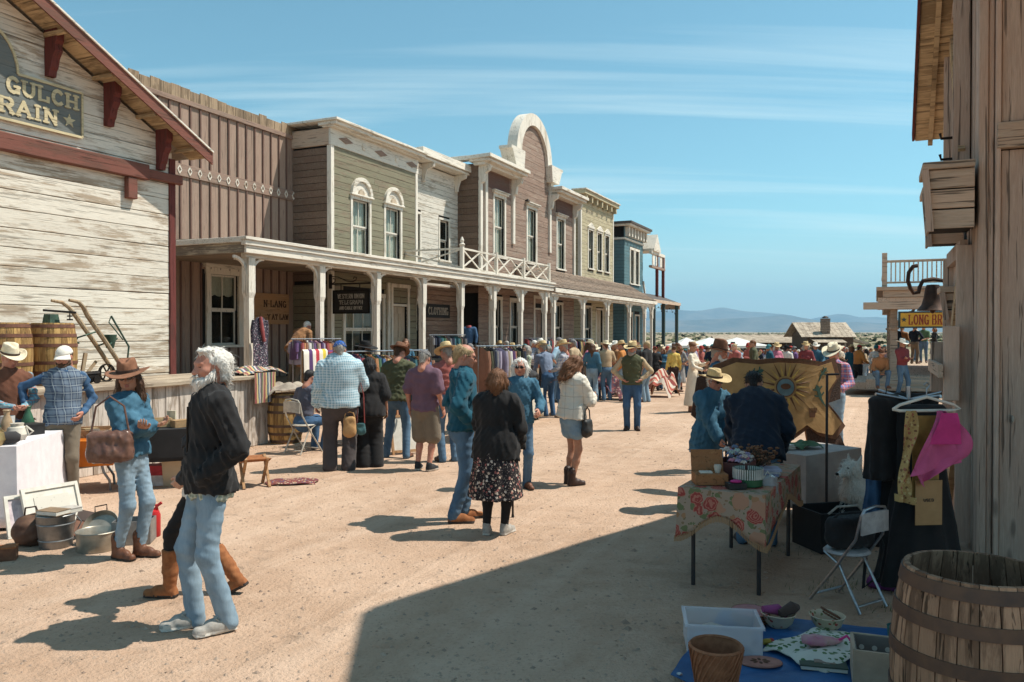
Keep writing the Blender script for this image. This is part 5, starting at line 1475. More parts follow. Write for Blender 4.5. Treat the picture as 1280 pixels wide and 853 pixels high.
# ================================================================== soft shapes: distance fields turned into one continuous skin
class Field:
 def __init__(self,h):self.h=h;self.pr=[]
 def _v(self,*a):return [np.array(x,dtype=np.float32)for x in a]
 def cone(self,a,b,ra,rb,k=.03,flat=None,op='add'):
  a,b=self._v(a,b);r=max(ra,rb);m=r*(max(1.0,flat[1])if flat else 1.0)
  lo=np.minimum(a,b)-m;hi=np.maximum(a,b)+m
  ab=b-a;L2=float(ab.dot(ab))+1e-9
  def f(P):
   d=P-a;t_=np.clip((d@ab)/L2,0,1);d=d-t_[...,None]*ab
   if flat is not None:
    ax=np.array(flat[0],dtype=np.float32);q=d@ax;d=d+(q*(1/flat[1]-1))[...,None]*ax
   return np.sqrt((d*d).sum(-1))-(ra+t_*(rb-ra))
  self.pr.append((f,lo,hi,k,op));return self
 def chain(self,pts,rs,k=.03,flat=None):
  for i in range(len(pts)-1):self.cone(pts[i],pts[i+1],rs[i],rs[i+1],k,flat)
  return self
 def ell(self,c,r,k=.03,rot=None,op='add'):
  c,r=self._v(c,r);M=np.array(rot,dtype=np.float32)if rot is not None else None
  m=float(r.max());lo,hi=(c-m,c+m)if rot is not None else (c-r,c+r)
  def f(P):
   d=P-c
   if M is not None:d=d@M
   k0=np.sqrt(((d/r)**2).sum(-1));k1=np.sqrt(((d/(r*r))**2).sum(-1))+1e-6
   return k0*(k0-1)/k1
  self.pr.append((f,lo,hi,k,op));return self
 def box(self,c,d,k=.02,rnd=.01,rot=None,op='add'):
  c,d=self._v(c,d);M=np.array(rot,dtype=np.float32)if rot is not None else None
  m=float(np.linalg.norm(d))/2 if rot is not None else d/2
  def f(P):
   q=P-c
   if M is not None:q=q@M
   q=np.abs(q)-d/2+rnd
   return np.sqrt((np.maximum(q,0)**2).sum(-1))+np.minimum(q.max(-1),0)-rnd
  self.pr.append((f,c-m,c+m,k,op));return self
 def fn(self,f,lo,hi,k=.02,op='add'):
  self.pr.append((f,*self._v(lo,hi),k,op));return self
 def mesh(self,wr=None):
  h=self.h;pad=3*h
  ad=[p for p in self.pr if p[4]=='add']
  lo=np.min([p[1]for p in ad],0)-pad-.02;hi=np.max([p[2]for p in ad],0)+pad+.02
  n=np.ceil((hi-lo)/h).astype(int)+1
  g=[lo[i]+h*np.arange(n[i],dtype=np.float32)for i in range(3)]
  Fv=np.full(n,.2,dtype=np.float32)
  for f,a,b,k,op in self.pr:
   m=k+2.5*h
   i0=np.clip(np.floor((a-m-lo)/h).astype(int),0,n-1);i1=np.clip(np.ceil((b+m-lo)/h).astype(int)+1,1,n)
   if np.any(i1<=i0):continue
   sl=tuple(slice(i0[i],i1[i])for i in range(3))
   P=np.stack(np.meshgrid(g[0][sl[0]],g[1][sl[1]],g[2][sl[2]],indexing='ij'),-1)
   d=f(P).astype(np.float32);o=Fv[sl]
   if op=='add':
    hh=np.maximum(k-np.abs(o-d),0)/max(k,1e-6);Fv[sl]=np.minimum(o,d)-hh*hh*k*.25
   elif op=='cut':Fv[sl]=np.maximum(o,-d)
   else:
    hh=np.maximum(k-np.abs(o+d),0)/max(k,1e-6);Fv[sl]=np.maximum(o,-d)+hh*hh*k*.25
  if wr is not None:
   idx=np.nonzero(np.abs(Fv)<4*h+.02)
   P=np.stack([g[i][idx[i]]for i in range(3)],-1);Fv[idx]+=wr(P)
  return nets(Fv,lo,h)
def nets(Fv,lo,h):
 S_=Fv<0;n=Fv.shape
 cnt=np.zeros((n[0]-1,n[1]-1,n[2]-1),dtype=np.int8)
 for dx_ in (0,1):
  for dy_ in (0,1):
   for dz_ in (0,1):cnt+=S_[dx_:n[0]-1+dx_,dy_:n[1]-1+dy_,dz_:n[2]-1+dz_]
 act=(cnt>0)&(cnt<8);I=np.stack(np.nonzero(act),-1);N=len(I)
 ids=np.full(act.shape,-1,dtype=np.int64);ids[act]=np.arange(N)
 acc=np.zeros((N,3));c=np.zeros(N)
 cs=[(x,y,z)for x in (0,1)for y in (0,1)for z in (0,1)]
 for a in cs:
  for ax in range(3):
   if a[ax]:continue
   b=list(a);b[ax]=1
   fa=Fv[I[:,0]+a[0],I[:,1]+a[1],I[:,2]+a[2]];fb=Fv[I[:,0]+b[0],I[:,1]+b[1],I[:,2]+b[2]]
   x=(fa<0)!=(fb<0);t_=np.where(x,fa/np.where(x,fa-fb,1),0)
   p=np.tile(np.array(a,dtype=float),(N,1));p[:,ax]+=t_
   acc[x]+=p[x];c[x]+=1
 V_=(I+acc/c[:,None])*h+lo
 Q=[]
 for ax in range(3):
  o1,o2=(ax+1)%3,(ax+2)%3
  s0=[slice(None)]*3;s1=[slice(None)]*3;s0[ax]=slice(0,-1);s1[ax]=slice(1,None)
  e=S_[tuple(s0)]!=S_[tuple(s1)]
  E=np.stack(np.nonzero(e),-1)
  E=E[(E[:,o1]>0)&(E[:,o2]>0)&(E[:,o1]<n[o1]-1)&(E[:,o2]<n[o2]-1)]
  if not len(E):continue
  def at(d1,d2):
   q=E.copy();q[:,o1]+=d1;q[:,o2]+=d2
   return ids[q[:,0],q[:,1],q[:,2]]
  q=np.stack([at(-1,-1),at(0,-1),at(0,0),at(-1,0)],-1)
  fl=~S_[E[:,0],E[:,1],E[:,2]]
  q[fl]=q[fl][:,::-1];Q.append(q)
 Q=np.concatenate(Q)if Q else np.zeros((0,4),int)
 return V_,Q[(Q>=0).all(1)]
def wrinkle(amp,seed=0,wl=(.05,.13),zs=1.0,n=7):
 rg=np.random.default_rng(seed);D=rg.normal(size=(n,3));D[:,2]*=zs;D/=np.linalg.norm(D,axis=1)[:,None]
 K=2*math.pi/rg.uniform(*wl,n);ph=rg.uniform(0,6.28,n)
 def f(P):
  s_=0;w=.35*np.sin(P@D[0]*9+1)
  for i in range(n):s_=s_+(1-2*np.abs(np.sin(P@D[i]*K[i]*.5+ph[i]+1.6*np.sin(P@D[(i+1)%n]*9+ph[i])))**.8)*(.5+.5*np.sin(P@D[(i+2)%n]*7+ph[i]*2))
  return -amp*s_/n**.5
 return f
def soft(name,vq,mats,parent=None,mi=None,mtx=None):
 V_,Q=vq
 if not len(V_):return None
 me=bpy.data.meshes.new(name)
 me.vertices.add(len(V_));me.vertices.foreach_set('co',np.ascontiguousarray(V_,dtype=np.float32).ravel())
 me.loops.add(Q.size);me.loops.foreach_set('vertex_index',Q.ravel().astype(np.int32))
 me.polygons.add(len(Q));me.polygons.foreach_set('loop_start',np.arange(0,Q.size,4,dtype=np.int32));me.polygons.foreach_set('loop_total',np.full(len(Q),4,dtype=np.int32))
 mats=mats if isinstance(mats,(list,tuple))else [mats]
 for m in mats:me.materials.append(m)
 me.polygons.foreach_set('use_smooth',np.ones(len(Q),dtype=bool))
 if mi is not None:me.polygons.foreach_set('material_index',mi.astype(np.int32))
 me.update(calc_edges=True)
 o=link(name,me,parent)
 if mtx is not None:o.matrix_basis=mtx
 return o
def cat_vq(parts):
 vs,qs,n=[],[],0
 for v,q in parts:vs.append(v);qs.append(q+n);n+=len(v)
 return np.concatenate(vs),np.concatenate(qs)

# ------------------------------------------------------------------ materials for people
def skinmat(name,col):
 if name in _mats:return _mats[name]
 t=NT(name);n=t.noise(t.coord('obj'),26.0,4,.6)
 c=t.mix(t.ramp(n,.3,.7),tuple(x*y for x,y in zip(col,(.86,.74,.70))),col)
 t.bump(n,.12,.002);_mats[name]=t.out(c,.55,0,.35)
 t.b.inputs['Subsurface Weight'].default_value=.08;t.b.inputs['Subsurface Radius'].default_value=(.012,.005,.003)
 return _mats[name]
SK={'fair':skinmat('skin_fair',(.56,.33,.235)),'tan':skinmat('skin_tan',(.42,.225,.145)),'red':skinmat('skin_ruddy',(.50,.24,.165)),'dark':skinmat('skin_brown',(.22,.115,.07))}
M_eye=plain('eye_dark',(.03,.02,.015),rough=.2);M_lip=skinmat('lip',(.36,.14,.11))
def hairmat(name,col,col2):
 if name in _mats:return _mats[name]
 t=NT(name);n=t.noise(t.coord('obj',(1,1,.18)),110.0,5,.7,.4)
 c=t.mix(t.ramp(n,.3,.7),col2,col);t.bump(n,.9,.008);_mats[name]=t.out(c,.55,0,.35);return _mats[name]
HR={'white':hairmat('hair_white',(.80,.76,.69),(.60,.56,.50)),'grey':hairmat('hair_grey',(.42,.38,.33),(.2,.18,.16)),'blond':hairmat('hair_blond',(.50,.36,.19),(.26,.17,.08)),
      'brown':hairmat('hair_brown',(.115,.055,.026),(.045,.02,.011)),'black':hairmat('hair_black',(.018,.014,.013),(.007,.006,.006)),'auburn':hairmat('hair_auburn',(.23,.095,.035),(.09,.035,.015))}
M_shade=plain('dark_lens',(.008,.008,.01),rough=.12,bump=0,spec=.6)
HT={'straw':plain('straw_hat',(.66,.50,.27),(.46,.33,.16),.8,90,(1,1,.4)),'cream':plain('cream_felt',(.74,.65,.48),(.60,.51,.36),.9,20),'brown':plain('brown_felt',(.20,.095,.055),(.13,.06,.035),.9,20),
      'rust':plain('rust_felt',(.27,.125,.07),(.18,.08,.045),.9,20),'black':plain('black_felt',(.018,.016,.016),(.01,.01,.01),.9,20),'white':plain('white_hat',(.78,.74,.66),(.66,.62,.54),.85,20),
      'blue':plain('blue_cap',(.02,.12,.42),(.015,.08,.3),.8,30),'grey':plain('grey_cap',(.21,.20,.20),(.14,.135,.135),.85,30),'red':plain('red_cap',(.45,.05,.04),(.3,.03,.03),.85,30),'teal':plain('teal_cap',(.05,.22,.24),(.03,.14,.16),.85,30)}
M_band=plain('hat_band',(.07,.04,.03),rough=.7)
M_leather=plain('brown_leather',(.20,.085,.045),(.11,.045,.025),.5,18);M_suede=plain('tan_suede',(.34,.135,.052),(.23,.085,.034),.95,24);M_dleather=plain('dark_leather',(.06,.032,.024),(.035,.02,.015),.5,18)
M_sole=plain('pale_sole',(.60,.56,.50),(.5,.46,.4),.8);M_dsole=plain('dark_sole',(.05,.04,.035),rough=.8)

# ------------------------------------------------------------------ head, hand, foot in their own frames (front is -y, left is +x)
_cache={}
def head_vq(h,fem=False,slim=1.0):
 key=('head',h,fem,slim)
 if key in _cache:return _cache[key]
 F=Field(h);q=.93 if fem else 1.0
 F.ell((0,.014,.035),(.076*slim,.094,.084),.03).ell((0,-.02,-.028),(.062*slim*q,.074,.085),.04)
 F.ell((0,-.056,-.086),(.03*q,.03,.024),.03)
 for s_ in (-1,1):
  F.ell((s_*.043*slim,-.055,-.018),(.026,.028,.022),.025);F.ell((s_*.045,-.012,-.065),(.024*q,.042,.024),.03)
  F.ell((s_*.077*slim,.012,-.002),(.011,.022,.032),.008)
 F.ell((0,-.080,.030),(.046,.013,.011),.02)
 if h<.013:
  for s_ in (-1,1):
   F.ell((s_*.031,-.098,.008),(.018,.016,.012),.012,op='sub');F.ell((s_*.031,-.075,.008),(.0135,.0135,.0125),.004)
  F.ell((0,-.098,-.066),(.022,.007,.003),.006,op='sub')
  F.ell((0,-.089,-.058),(.024,.012,.007),.008).ell((0,-.087,-.072),(.021,.012,.008),.008)
 F.cone((0,-.082,.018),(0,-.110,-.026),.009,.014,.014)
 for s_ in (-1,1):F.ell((s_*.013,-.094,-.030),(.010,.012,.009),.008)
 F.cone((0,.022,-.05),(0,.035,-.17),.057*(.86 if fem else 1),.062*(.86 if fem else 1),.03)
 _cache[key]=F.mesh();return _cache[key]
def head_mi(V_,Q,h):
 c=V_[Q].mean(1);mi=np.zeros(len(Q),dtype=np.int32)
 if h<.013:
  for s_ in (-1,1):
   d=np.linalg.norm((c-np.array([s_*.031,-.0865,.008]))/np.array([.011,.012,.0055]),axis=1);mi[d<1]=1
 d=np.linalg.norm((c-np.array([0,-.1,-.065]))/np.array([.023,.02,.014]),axis=1);mi[d<1]=2
 return mi
def hand_vq(h,curl=.45):
 """left hand: fingers along -z, thumb side -y, palm faces -x"""
 key=('hand',h,curl)
 if key in _cache:return _cache[key]
 F=Field(h);fx=((1,0,0),.55)
 F.cone((0,0,.02),(0,-.004,-.03),.027,.034,.02,fx).cone((0,-.016,-.03),(0,-.018,-.082),.026,.024,.02,fx).cone((0,.016,-.03),(0,.020,-.078),.026,.022,.02,fx)
 if h<.011:
  for i,(y,L)in enumerate(((-.031,.074),(-.010,.083),(.012,.077),(.032,.060))):
   p=Vector((0,y,-.086+(.004 if i in (0,3)else 0)));a=.15+.05*i
   segs=[p]
   for j,f_ in enumerate((.46,.31,.26)):
    a+=curl*(1.0 if j else .7);segs.append(segs[-1]+Vector((-math.sin(a),0,-math.cos(a)))*L*f_)
   F.chain(segs,[.0098,.0092,.0086,.0074],.004)
  F.chain([(0,-.022,-.012),(-.012,-.046,-.042),(-.022,-.055,-.070),(-.028,-.054,-.094)],[.017,.0125,.0108,.009],.008)
 else:
  F.cone((-.006,0,-.08),(-.03,0,-.14),.026,.02,.02,((1,0,0),.6));F.cone((0,-.03,-.03),(-.02,-.05,-.08),.016,.012,.01)
 _cache[key]=F.mesh();return _cache[key]
def shoe_vq(h,kind):
 key=('shoe',h,kind)
 if key in _cache:return _cache[key]
 F=Field(h);fz=((0,0,1),.8)
 F.cone((0,.055,.036),(0,-.02,.036),.038,.040,.02).cone((0,-.02,.034),(0,-.15,.030),.044,.036,.03)
 F.cone((0,.03,.05),(0,-.07,.06),.043,.036,.03)
 F.cone((0,.035,.06),(0,.03,.10),.046,.048,.02)
 F.box((0,-.045,.010),(.088,.26,.022),.008,.01)
 if kind=='boot':F.cone((0,.03,.08),(0,.03,.20),.052,.060,.02);F.box((0,.06,.02),(.07,.06,.042),.005,.008)
 if kind=='cow':F.box((0,.06,.02),(.07,.06,.042),.005,.008)
 if kind=='tall':F.chain([(0,.03,.08),(0,.025,.20),(0,.02,.34)],[.048,.052,.060],.02)
 F.box((0,0,-.06),(.4,.6,.12),.0,.0,op='cut')
 if kind in ('boot','tall'):F.ell((0,.02,.345 if kind=='tall' else .205),(.05,.05,.03),.004,op='cut')
 _cache[key]=F.mesh(wrinkle(.003,3,(.03,.08)));return _cache[key]
HAIRF={}
def hair_vq(style,h,big=1.0):
 key=('hair',style,h,big)
 if key in _cache:return _cache[key]
 F=Field(h);b=big
 F.ell((0,.020,.042),(.084*b,.101*b,.088*b),.03)
 if style in ('short','fringe'):F.cone((0,.085,.02),(0,.075,-.06),.045,.04,.03)
 if style=='wavy':
  for s_ in (-1,1):F.cone((s_*.062,.03,.03),(s_*.062,.06,-.06),.05,.045,.03)
  F.cone((0,.09,.03),(0,.085,-.10),.065,.045,.03).ell((.02,-.04,.105),(.055,.05,.022),.03)
 if style=='bob':
  for s_ in (-1,1):F.chain([(s_*.06,.01,.05),(s_*.078,.01,-.02),(s_*.074,-.005,-.12)],[.045,.046,.04],.03)
  F.chain([(0,.08,.04),(0,.085,-.04),(0,.07,-.13)],[.06,.075,.06],.04)
 if style=='long':
  for s_ in (-1,1):F.chain([(s_*.06,.01,.05),(s_*.078,.015,-.06),(s_*.085,.03,-.19),(s_*.07,.05,-.27)],[.042,.042,.042,.03],.03)
  F.chain([(0,.08,.04),(0,.09,-.08),(0,.085,-.28)],[.06,.07,.05],.04)
 if style=='bun':F.ell((0,.10,.08),(.05,.05,.045),.02)
 F.ell((0,-.115,-.030),(.072,.092,.105),.010,op='sub')
 if style not in ('bob','long'):
  for s_ in (-1,1):F.ell((s_*.085,-.02,-.05),(.03,.05,.05),.01,op='sub')
 if style=='fringe':F.ell((0,-.02,.13),(.085,.10,.07),.01,op='sub')
 am={'wavy':.012,'bob':.007,'long':.009}.get(style,.006)
 w1=wrinkle(am,5,(.016,.045),.35)
 def wr(P):return w1(P)+.0025*np.sin(np.arctan2(P[:,0],P[:,1]+.02)*34+P[:,2]*40)
 _cache[key]=F.mesh(wr);return _cache[key]
def beard_vq(h,L=.06):
 key=('beard',h,L)
 if key in _cache:return _cache[key]
 F=Field(h)
 F.ell((0,-.075,-.088),(.045,.042,.04),.03).cone((0,-.075,-.10),(0,-.078,-.10-L),.042,.026,.03)
 for s_ in (-1,1):F.chain([(s_*.066,-.01,-.012),(s_*.062,-.03,-.055),(s_*.035,-.066,-.09)],[.016,.024,.03],.03);F.ell((s_*.02,-.103,-.046),(.024,.012,.011),.012)
 F.ell((0,-.125,-.065),(.02,.012,.005),.006,op='sub')
 _cache[key]=F.mesh(wrinkle(.006,8,(.02,.05),.5));return _cache[key]
def hat_mb(kind,brim=.19,crown=.115,curl=.05):
 mb=MB()
 if kind=='cap':
  def f(u,v_):
   a=2*math.pi*u;t_=v_*math.pi/2;return (.090*math.sin(t_)*math.cos(a),.018+.106*math.sin(t_)*math.sin(a),.040+.098*math.cos(t_))
  mb.sheet(f,28,8,-.003)
  def g(u,v_):
   a=math.pi*(1.12+.76*u);r=1+.72*v_*math.sin(math.pi*(.06+.88*u))**.5
   return (.088*math.cos(a)*(1+.12*v_),.018+.102*math.sin(a)*r,.045-.018*v_-.05*math.cos(a)**2*v_-.004)
  mb.sheet(g,16,5,.004);mb.ell((0,.018,.139),(.008,.008,.005),8,4)
  return mb
 def f(u,v_):
  a=2*math.pi*u;ca,sa=math.cos(a),math.sin(a);ey=1.2
  if v_<.34:
   q=v_/.34;r=.076*q;z=crown+.012*math.cos(q*1.5)-.030*math.exp(-((r*ca)/.026)**2)*(1-.3*q)
   z-=.018*max(0,-sa)**2*q
  elif v_<.62:
   q=(v_-.34)/.28;r=.076+.016*q**.7;z=crown*(1-q);z-=.018*max(0,-sa)**2*(1-q)
   r-=.010*(1-q)*max(0,-sa)*abs(ca)*2
  else:
   q=(v_-.62)/.38;r=.092+(brim-.092)*q;z=curl*q**1.6*abs(ca)**2.2-.018*q*abs(sa)**2;r*=1-.16*q*abs(ca)*min(1,curl/.05)
  return (r*ca,.016+r*sa*ey,.052+z)
 mb.sheet(f,44,20,-.004)
 return mb

def strands(vq,n,L_,w_,m,parent,mtx=None,seed=0,name='hair_strands',out=.35,down=(0,0,-1),c0=(0,.02,.03)):
 """loose locks standing off a soft shape"""
 V_,Q=vq;rg_=np.random.default_rng(seed);P4=V_[Q];ce=P4.mean(1);nr=np.cross(P4[:,2]-P4[:,0],P4[:,3]-P4[:,1]);ar=np.linalg.norm(nr,axis=1)+1e-12;nr=nr/ar[:,None]
 sg=np.sign(((ce-np.array(c0))*nr).sum(1));nr=nr*np.where(sg==0,1,sg)[:,None]
 k=rg_.choice(len(Q),n,p=ar/ar.sum());p,q=ce[k],nr[k]
 t_=np.array(down)+rg_.normal(0,.35,(n,3));t_=t_-(t_*q).sum(1)[:,None]*q;t_/=np.linalg.norm(t_,axis=1)[:,None]+1e-9
 sd_=np.cross(q,t_);LL=(L_*rg_.uniform(.5,1.3,n))[:,None];vs=[]
 for f,o,ww_ in ((0,-.002,1),(.4,.006+out*.010,.9),(.75,.006+out*.022,.6),(1.0,.003+out*.030,.08)):
  b=p+t_*LL*f+q*o;vs+=[b-sd_*w_*ww_*.5,b+sd_*w_*ww_*.5]
 V2=np.stack(vs,1).reshape(-1,3);base=np.arange(n)[:,None]*8;Q2=np.concatenate([base+np.array([[2*j,2*j+1,2*j+3,2*j+2]])for j in range(3)])
 return tag(soft(name,(V2,Q2),m,parent,None,mtx),kind='stuff')

# ------------------------------------------------------------------ a person
def ik(a,b,l1,l2,pole):
 a,b,pole=Vector(a),Vector(b),Vector(pole);d=b-a;L=d.length
 if L>(l1+l2)*.999:d=d.normalized()*(l1+l2)*.999;L=d.length;b=a+d
 x=(l1*l1-l2*l2+L*L)/(2*L);y=math.sqrt(max(l1*l1-x*x,0));n=d.normalized();p=pole-n*pole.dot(n)
 if p.length<1e-5:p=Vector((0,1,0))
 return a+n*x+p.normalized()*y,b
ARM={'down':((.265,-.05,.915),(.25,1,0)),'pocket':((.21,-.07,1.00),(.55,.85,0)),'hip':((.19,-.06,1.05),(1,.35,0)),'front':((.05,-.25,1.08),(.8,.5,-.3)),
       'crossed':((-.05,-.20,1.19),(1,.7,-.5)),'reach':((.17,-.42,1.05),(.6,.4,-.7)),'back':((.05,.19,.98),(1,.3,0)),'up':((.10,-.27,1.36),(.7,.1,-1)),'bend':((.22,-.28,1.08),(.5,.8,-.4)),'phone':((.06,-.30,1.22),(.7,.3,-.8))}
_pseed=[100]
def person(label,loc,yaw,H=1.74,w=1.0,fem=False,belly=0.0,lean=0.0,side=0.0,head=(0,0,0),arms=('down','down'),feet=((.10,0),(-.10,0)),lift=(0,0),toe=(12,-12),hip=None,knees=None,
           h=.02,skin='fair',hair=('short','brown'),hairbig=1.0,beard=None,hat=None,glasses=False,top=None,jacket=None,bottom=None,shoes=('shoe',None),group=None,curl=.45,hose=None,hands=(1,1),hipshift=(0,0)):
 """top/jacket: dict(m, sleeve 0..1, hem z, r extra radius, collar); bottom: dict(kind, m, ...)"""
 _pseed[0]+=1;sd=_pseed[0];K=H/1.75
 root=thing('person',label,'person',loc,yaw,group);root.scale=(K,K,K)
 hh=max(.0055,min(.5*h,.022))if h>.013 else .0062
 ww=w*(.92 if fem else 1.0)
 hipz=hip if hip is not None else .925
 O=Vector((hipshift[0],hipshift[1],hipz));TL=Matrix.Rotation(R(lean),3,'X')@Matrix.Rotation(R(side),3,'Y')
 def T(x,y,z):return O+TL@Vector((x,y,z-.925))
 sk=SK[skin]
 sh_w=(.165 if fem else .19)*(.55+.45*w)
 SHO={1:T(sh_w,.012,1.425),-1:T(-sh_w,.012,1.425)};HIP={1:O+Vector((.088*ww,0,0)),-1:O+Vector((-.088*ww,0,0))}
 ANK={};KNE={};ELB={};WRI={}
 for i,sg in enumerate((1,-1)):
  an=Vector((feet[i][0],feet[i][1]+.03,.085+lift[i]))
  pole=Vector((sg*.12,-1,0))if knees is None else Vector(knees[i])
  KNE[sg],ANK[sg]=ik(HIP[sg],an,.435,.425,pole)
  sp=arms[i]
  if isinstance(sp,str):
   p,pl=ARM[sp];p=T(p[0]*sg*(1 if abs(p[0])<.15 else ww**.6),p[1]-(.06*belly if p[1]<-.1 else 0),p[2]);pl=TL@Vector((pl[0]*sg,pl[1],pl[2]))
  else:p,pl=Vector(sp[0]),Vector(sp[1])
  ELB[sg],WRI[sg]=ik(SHO[sg],p,.285,.255,pl)
 Y=TL@Vector((0,1,0));fl=(tuple(Y),.70)
 hipr,wr_,chr_=((.165,.120,.142)if fem else (.152,.142,.160));hipr,wr_,chr_=hipr*w,wr_*w,chr_*w
 def torso(F,o,zlo=.9,ha=0.0):
  pts=[(.90,hipr*.97+ha),(1.0,hipr*.96+ha*.7),(1.10,wr_),(1.26,chr_),(1.38,chr_*1.0)]
  seg=[(z,r)for z,r in pts if zlo<=z+1e-6]
  if zlo<.9:seg=[(zlo,hipr*(1.02+(.9-zlo)*.3)+ha)]+seg
  for (z0,r0),(z1,r1)in zip(seg[:-1],seg[1:]):F.cone(T(0,0,z0),T(0,.006,z1),r0+o,r1+o,.04,fl)
  F.cone(T(sh_w*.86,.012,1.412),T(-sh_w*.86,.012,1.412),.058+o,.058+o,.05);F.cone(T(.05,.02,1.43),T(-.05,.02,1.43),.055+o*.8,.055+o*.8,.05);F.cone(T(sh_w*.75,.02,1.428),T(0.0,.024,1.462),.032+o*.6,.042+o*.6,.04).cone(T(-sh_w*.75,.02,1.428),T(0,.024,1.462),.032+o*.6,.042+o*.6,.04)
  if fem:
   for s_ in (-1,1):F.ell(T(s_*.072,-.085,1.255),(.07+o,.06+o,.066+o),.03)
  if belly:F.ell(T(0,-.05-.03*belly,1.06),(.15*w+o,.12*belly+.05+o,.16+o),.05)
 # body: one figure from crown to sole; fine grids for head and hands, joined into the same mesh
 hd=T(0,-.006,1.645);HM=Matrix.Translation(hd)@(TL.to_4x4())@Matrix.Rotation(R(head[0]),4,'Z')@Matrix.Rotation(R(head[1]-lean*.35),4,'X')@Matrix.Rotation(R(head[2]),4,'Y')
 def xf(vq,M):
  A_=np.array(M);v=vq[0]@A_[:3,:3].T+A_[:3,3];return v,vq[1]
 hv=head_vq(hh,fem);parts=[xf(hv,HM)];mi=[head_mi(hv[0],hv[1],hh)]
 F=Field(max(h,.016));torso(F,-.012);F.cone(T(0,.02,1.44),T(0,.012,1.55),.055,.05,.03)
 for sg in (1,-1):
  ka=.8 if (jacket or top or {}).get('sleeve',1)>.6 or (top or {}).get('sleeve',1)>.6 else 1.0;kl=.8 if hose or (bottom and bottom['kind']in ('trousers','leggings'))else 1.0
  F.chain([SHO[sg],ELB[sg],WRI[sg]],[.050*w**.5*ka,.041*ka,.028],.02);F.chain([HIP[sg],KNE[sg],ANK[sg]+(KNE[sg]-ANK[sg])*.62,ANK[sg]],[.078*ww*kl,.05*kl,.050*kl,.036*kl],.03)
 bv=F.mesh();parts.append(bv);mi.append(np.zeros(len(bv[1]),dtype=np.int32))
 for i,sg in enumerate((1,-1)):
  if not hands[i]:continue      # deep in a pocket
  d=(WRI[sg]-ELB[sg]).normalized();hint=TL@Vector((0,-1,.0))
  if abs(d.dot(hint))>.8:hint=Vector((-.3*sg,0,1))
  t_=(hint-d*hint.dot(d)).normalized();n_=d.cross(t_)
  # left-hand frame: -z along d, -y along thumb, -x along palm normal
  M=Matrix((-n_,-t_,-d)).transposed().to_4x4()
  if sg<0:M=M@Matrix.Scale(-1,4,Vector((1,0,0)))
  M=Matrix.Translation(WRI[sg]+d*.012)@M
  hq=hand_vq(max(.0055,hh*.9),curl);q=xf(hq,M)
  if M.to_3x3().determinant()<0:q=(q[0],q[1][:,::-1])
  parts.append(q);mi.append(np.zeros(len(q[1]),dtype=np.int32))
 soft('body',cat_vq(parts),[sk,M_eye,M_lip],root,np.concatenate(mi))
 # clothes
 def upper(d,o0,nm,sd_):
  o=o0+d.get('r',0)+(.014 if d.get('hem',.97)<.95 and nm not in ('jacket','vest','hoodie')and not jacket else 0);F=Field(h);torso(F,o,min(.9,d.get('hem',.97)-.03),.022 if d.get('hem',.97)<.95 else 0)
  hem=d.get('hem',.97)
  if hem<.93:F.ell(T(0,.042,.885),(.14*ww+o,.098+o,.12),.05)
  if d.get('cape'):F.cone(T(0,0,1.38),T(0,.01,d['cape']-.06),.19*w,.27*w,.05,(tuple(Y),.62))
  if belly:F.ell(T(0,-.05-.03*belly,1.0),(.15*w+o,.11*belly+.05+o,.16+o),.05)
  up_=np.array(TL@Vector((0,0,1)),dtype=np.float32);O_=np.array(O,dtype=np.float32)
  F.fn(lambda Q:((Q-O_)@up_)+.925-hem-.006*np.sin(Q[...,0]*23+Q[...,1]*17+sd_),(-.6,-.6,-.1),(.6,.6,1.9),0,'cut')
  sl=d.get('sleeve',1.0)
  if d is top and jacket and jacket.get('sleeve',1)>.6:sl=0
  for sg in (1,-1):
   if sl<=0:continue
   a,e,r_=SHO[sg],ELB[sg],WRI[sg];ra,re,rw=.054*w**.5+o,.045+o,.034+o
   if sl<=.5:q=a+(e-a)*(sl/.5);F.cone(a,q,ra,ra*.97+.008,.03)
   else:q=e+(r_-e)*((sl-.5)/.5);F.chain([a,e,q],[ra,re,rw+.004],.03)
  if d.get('hood'):F.ell(T(0,.105,1.46),(.10,.055,.07),.05)
  am=1.5*d.get('wr',.010)
  vq=F.mesh(wrinkle(am,sd_,(.04,.11),.8)if h<.026 else None)
  ob=soft(nm,vq,d['m'],root)
  if d.get('collar')and h<.026:
   mb=MB();nrm=.068+o*.6
   def cf(u,v_):
    a=-math.pi/2+.35+(2*math.pi-.7)*u;fr_=max(0,-math.sin(a));
    p=Vector(((nrm+.022*v_)*math.cos(a),.022+(nrm+.018*v_)*math.sin(a)*.95-.02*fr_,1.492-.006-.042*v_-.035*fr_*(1+.5*v_)));return T(*p)
   mb.sheet(cf,26,3,.005);mb.build('collar',d.get('cm',d['m']),ob,True)
  if d.get('zip')and h<.026:
   zz=d.get('hem',.97)+.02;pts=[]
   for k in range(12):
    z=zz+(1.40-zz)*k/11;rr_=np.interp(z,[.9,1.0,1.1,1.26,1.4],[hipr,hipr,wr_,chr_,chr_])+o
    pts.append(T(0,-rr_*.70-(.10*belly*math.exp(-((z-1.06)/.15)**2))-.004,z))
   MB().tube(pts,.007,6).build('placket',d['zip'],ob,True)
  return ob
 if top:upper(top,.012 if not jacket else .004,top.get('name','shirt'),sd)
 if jacket:upper(jacket,.026,jacket.get('name','jacket'),sd+50)
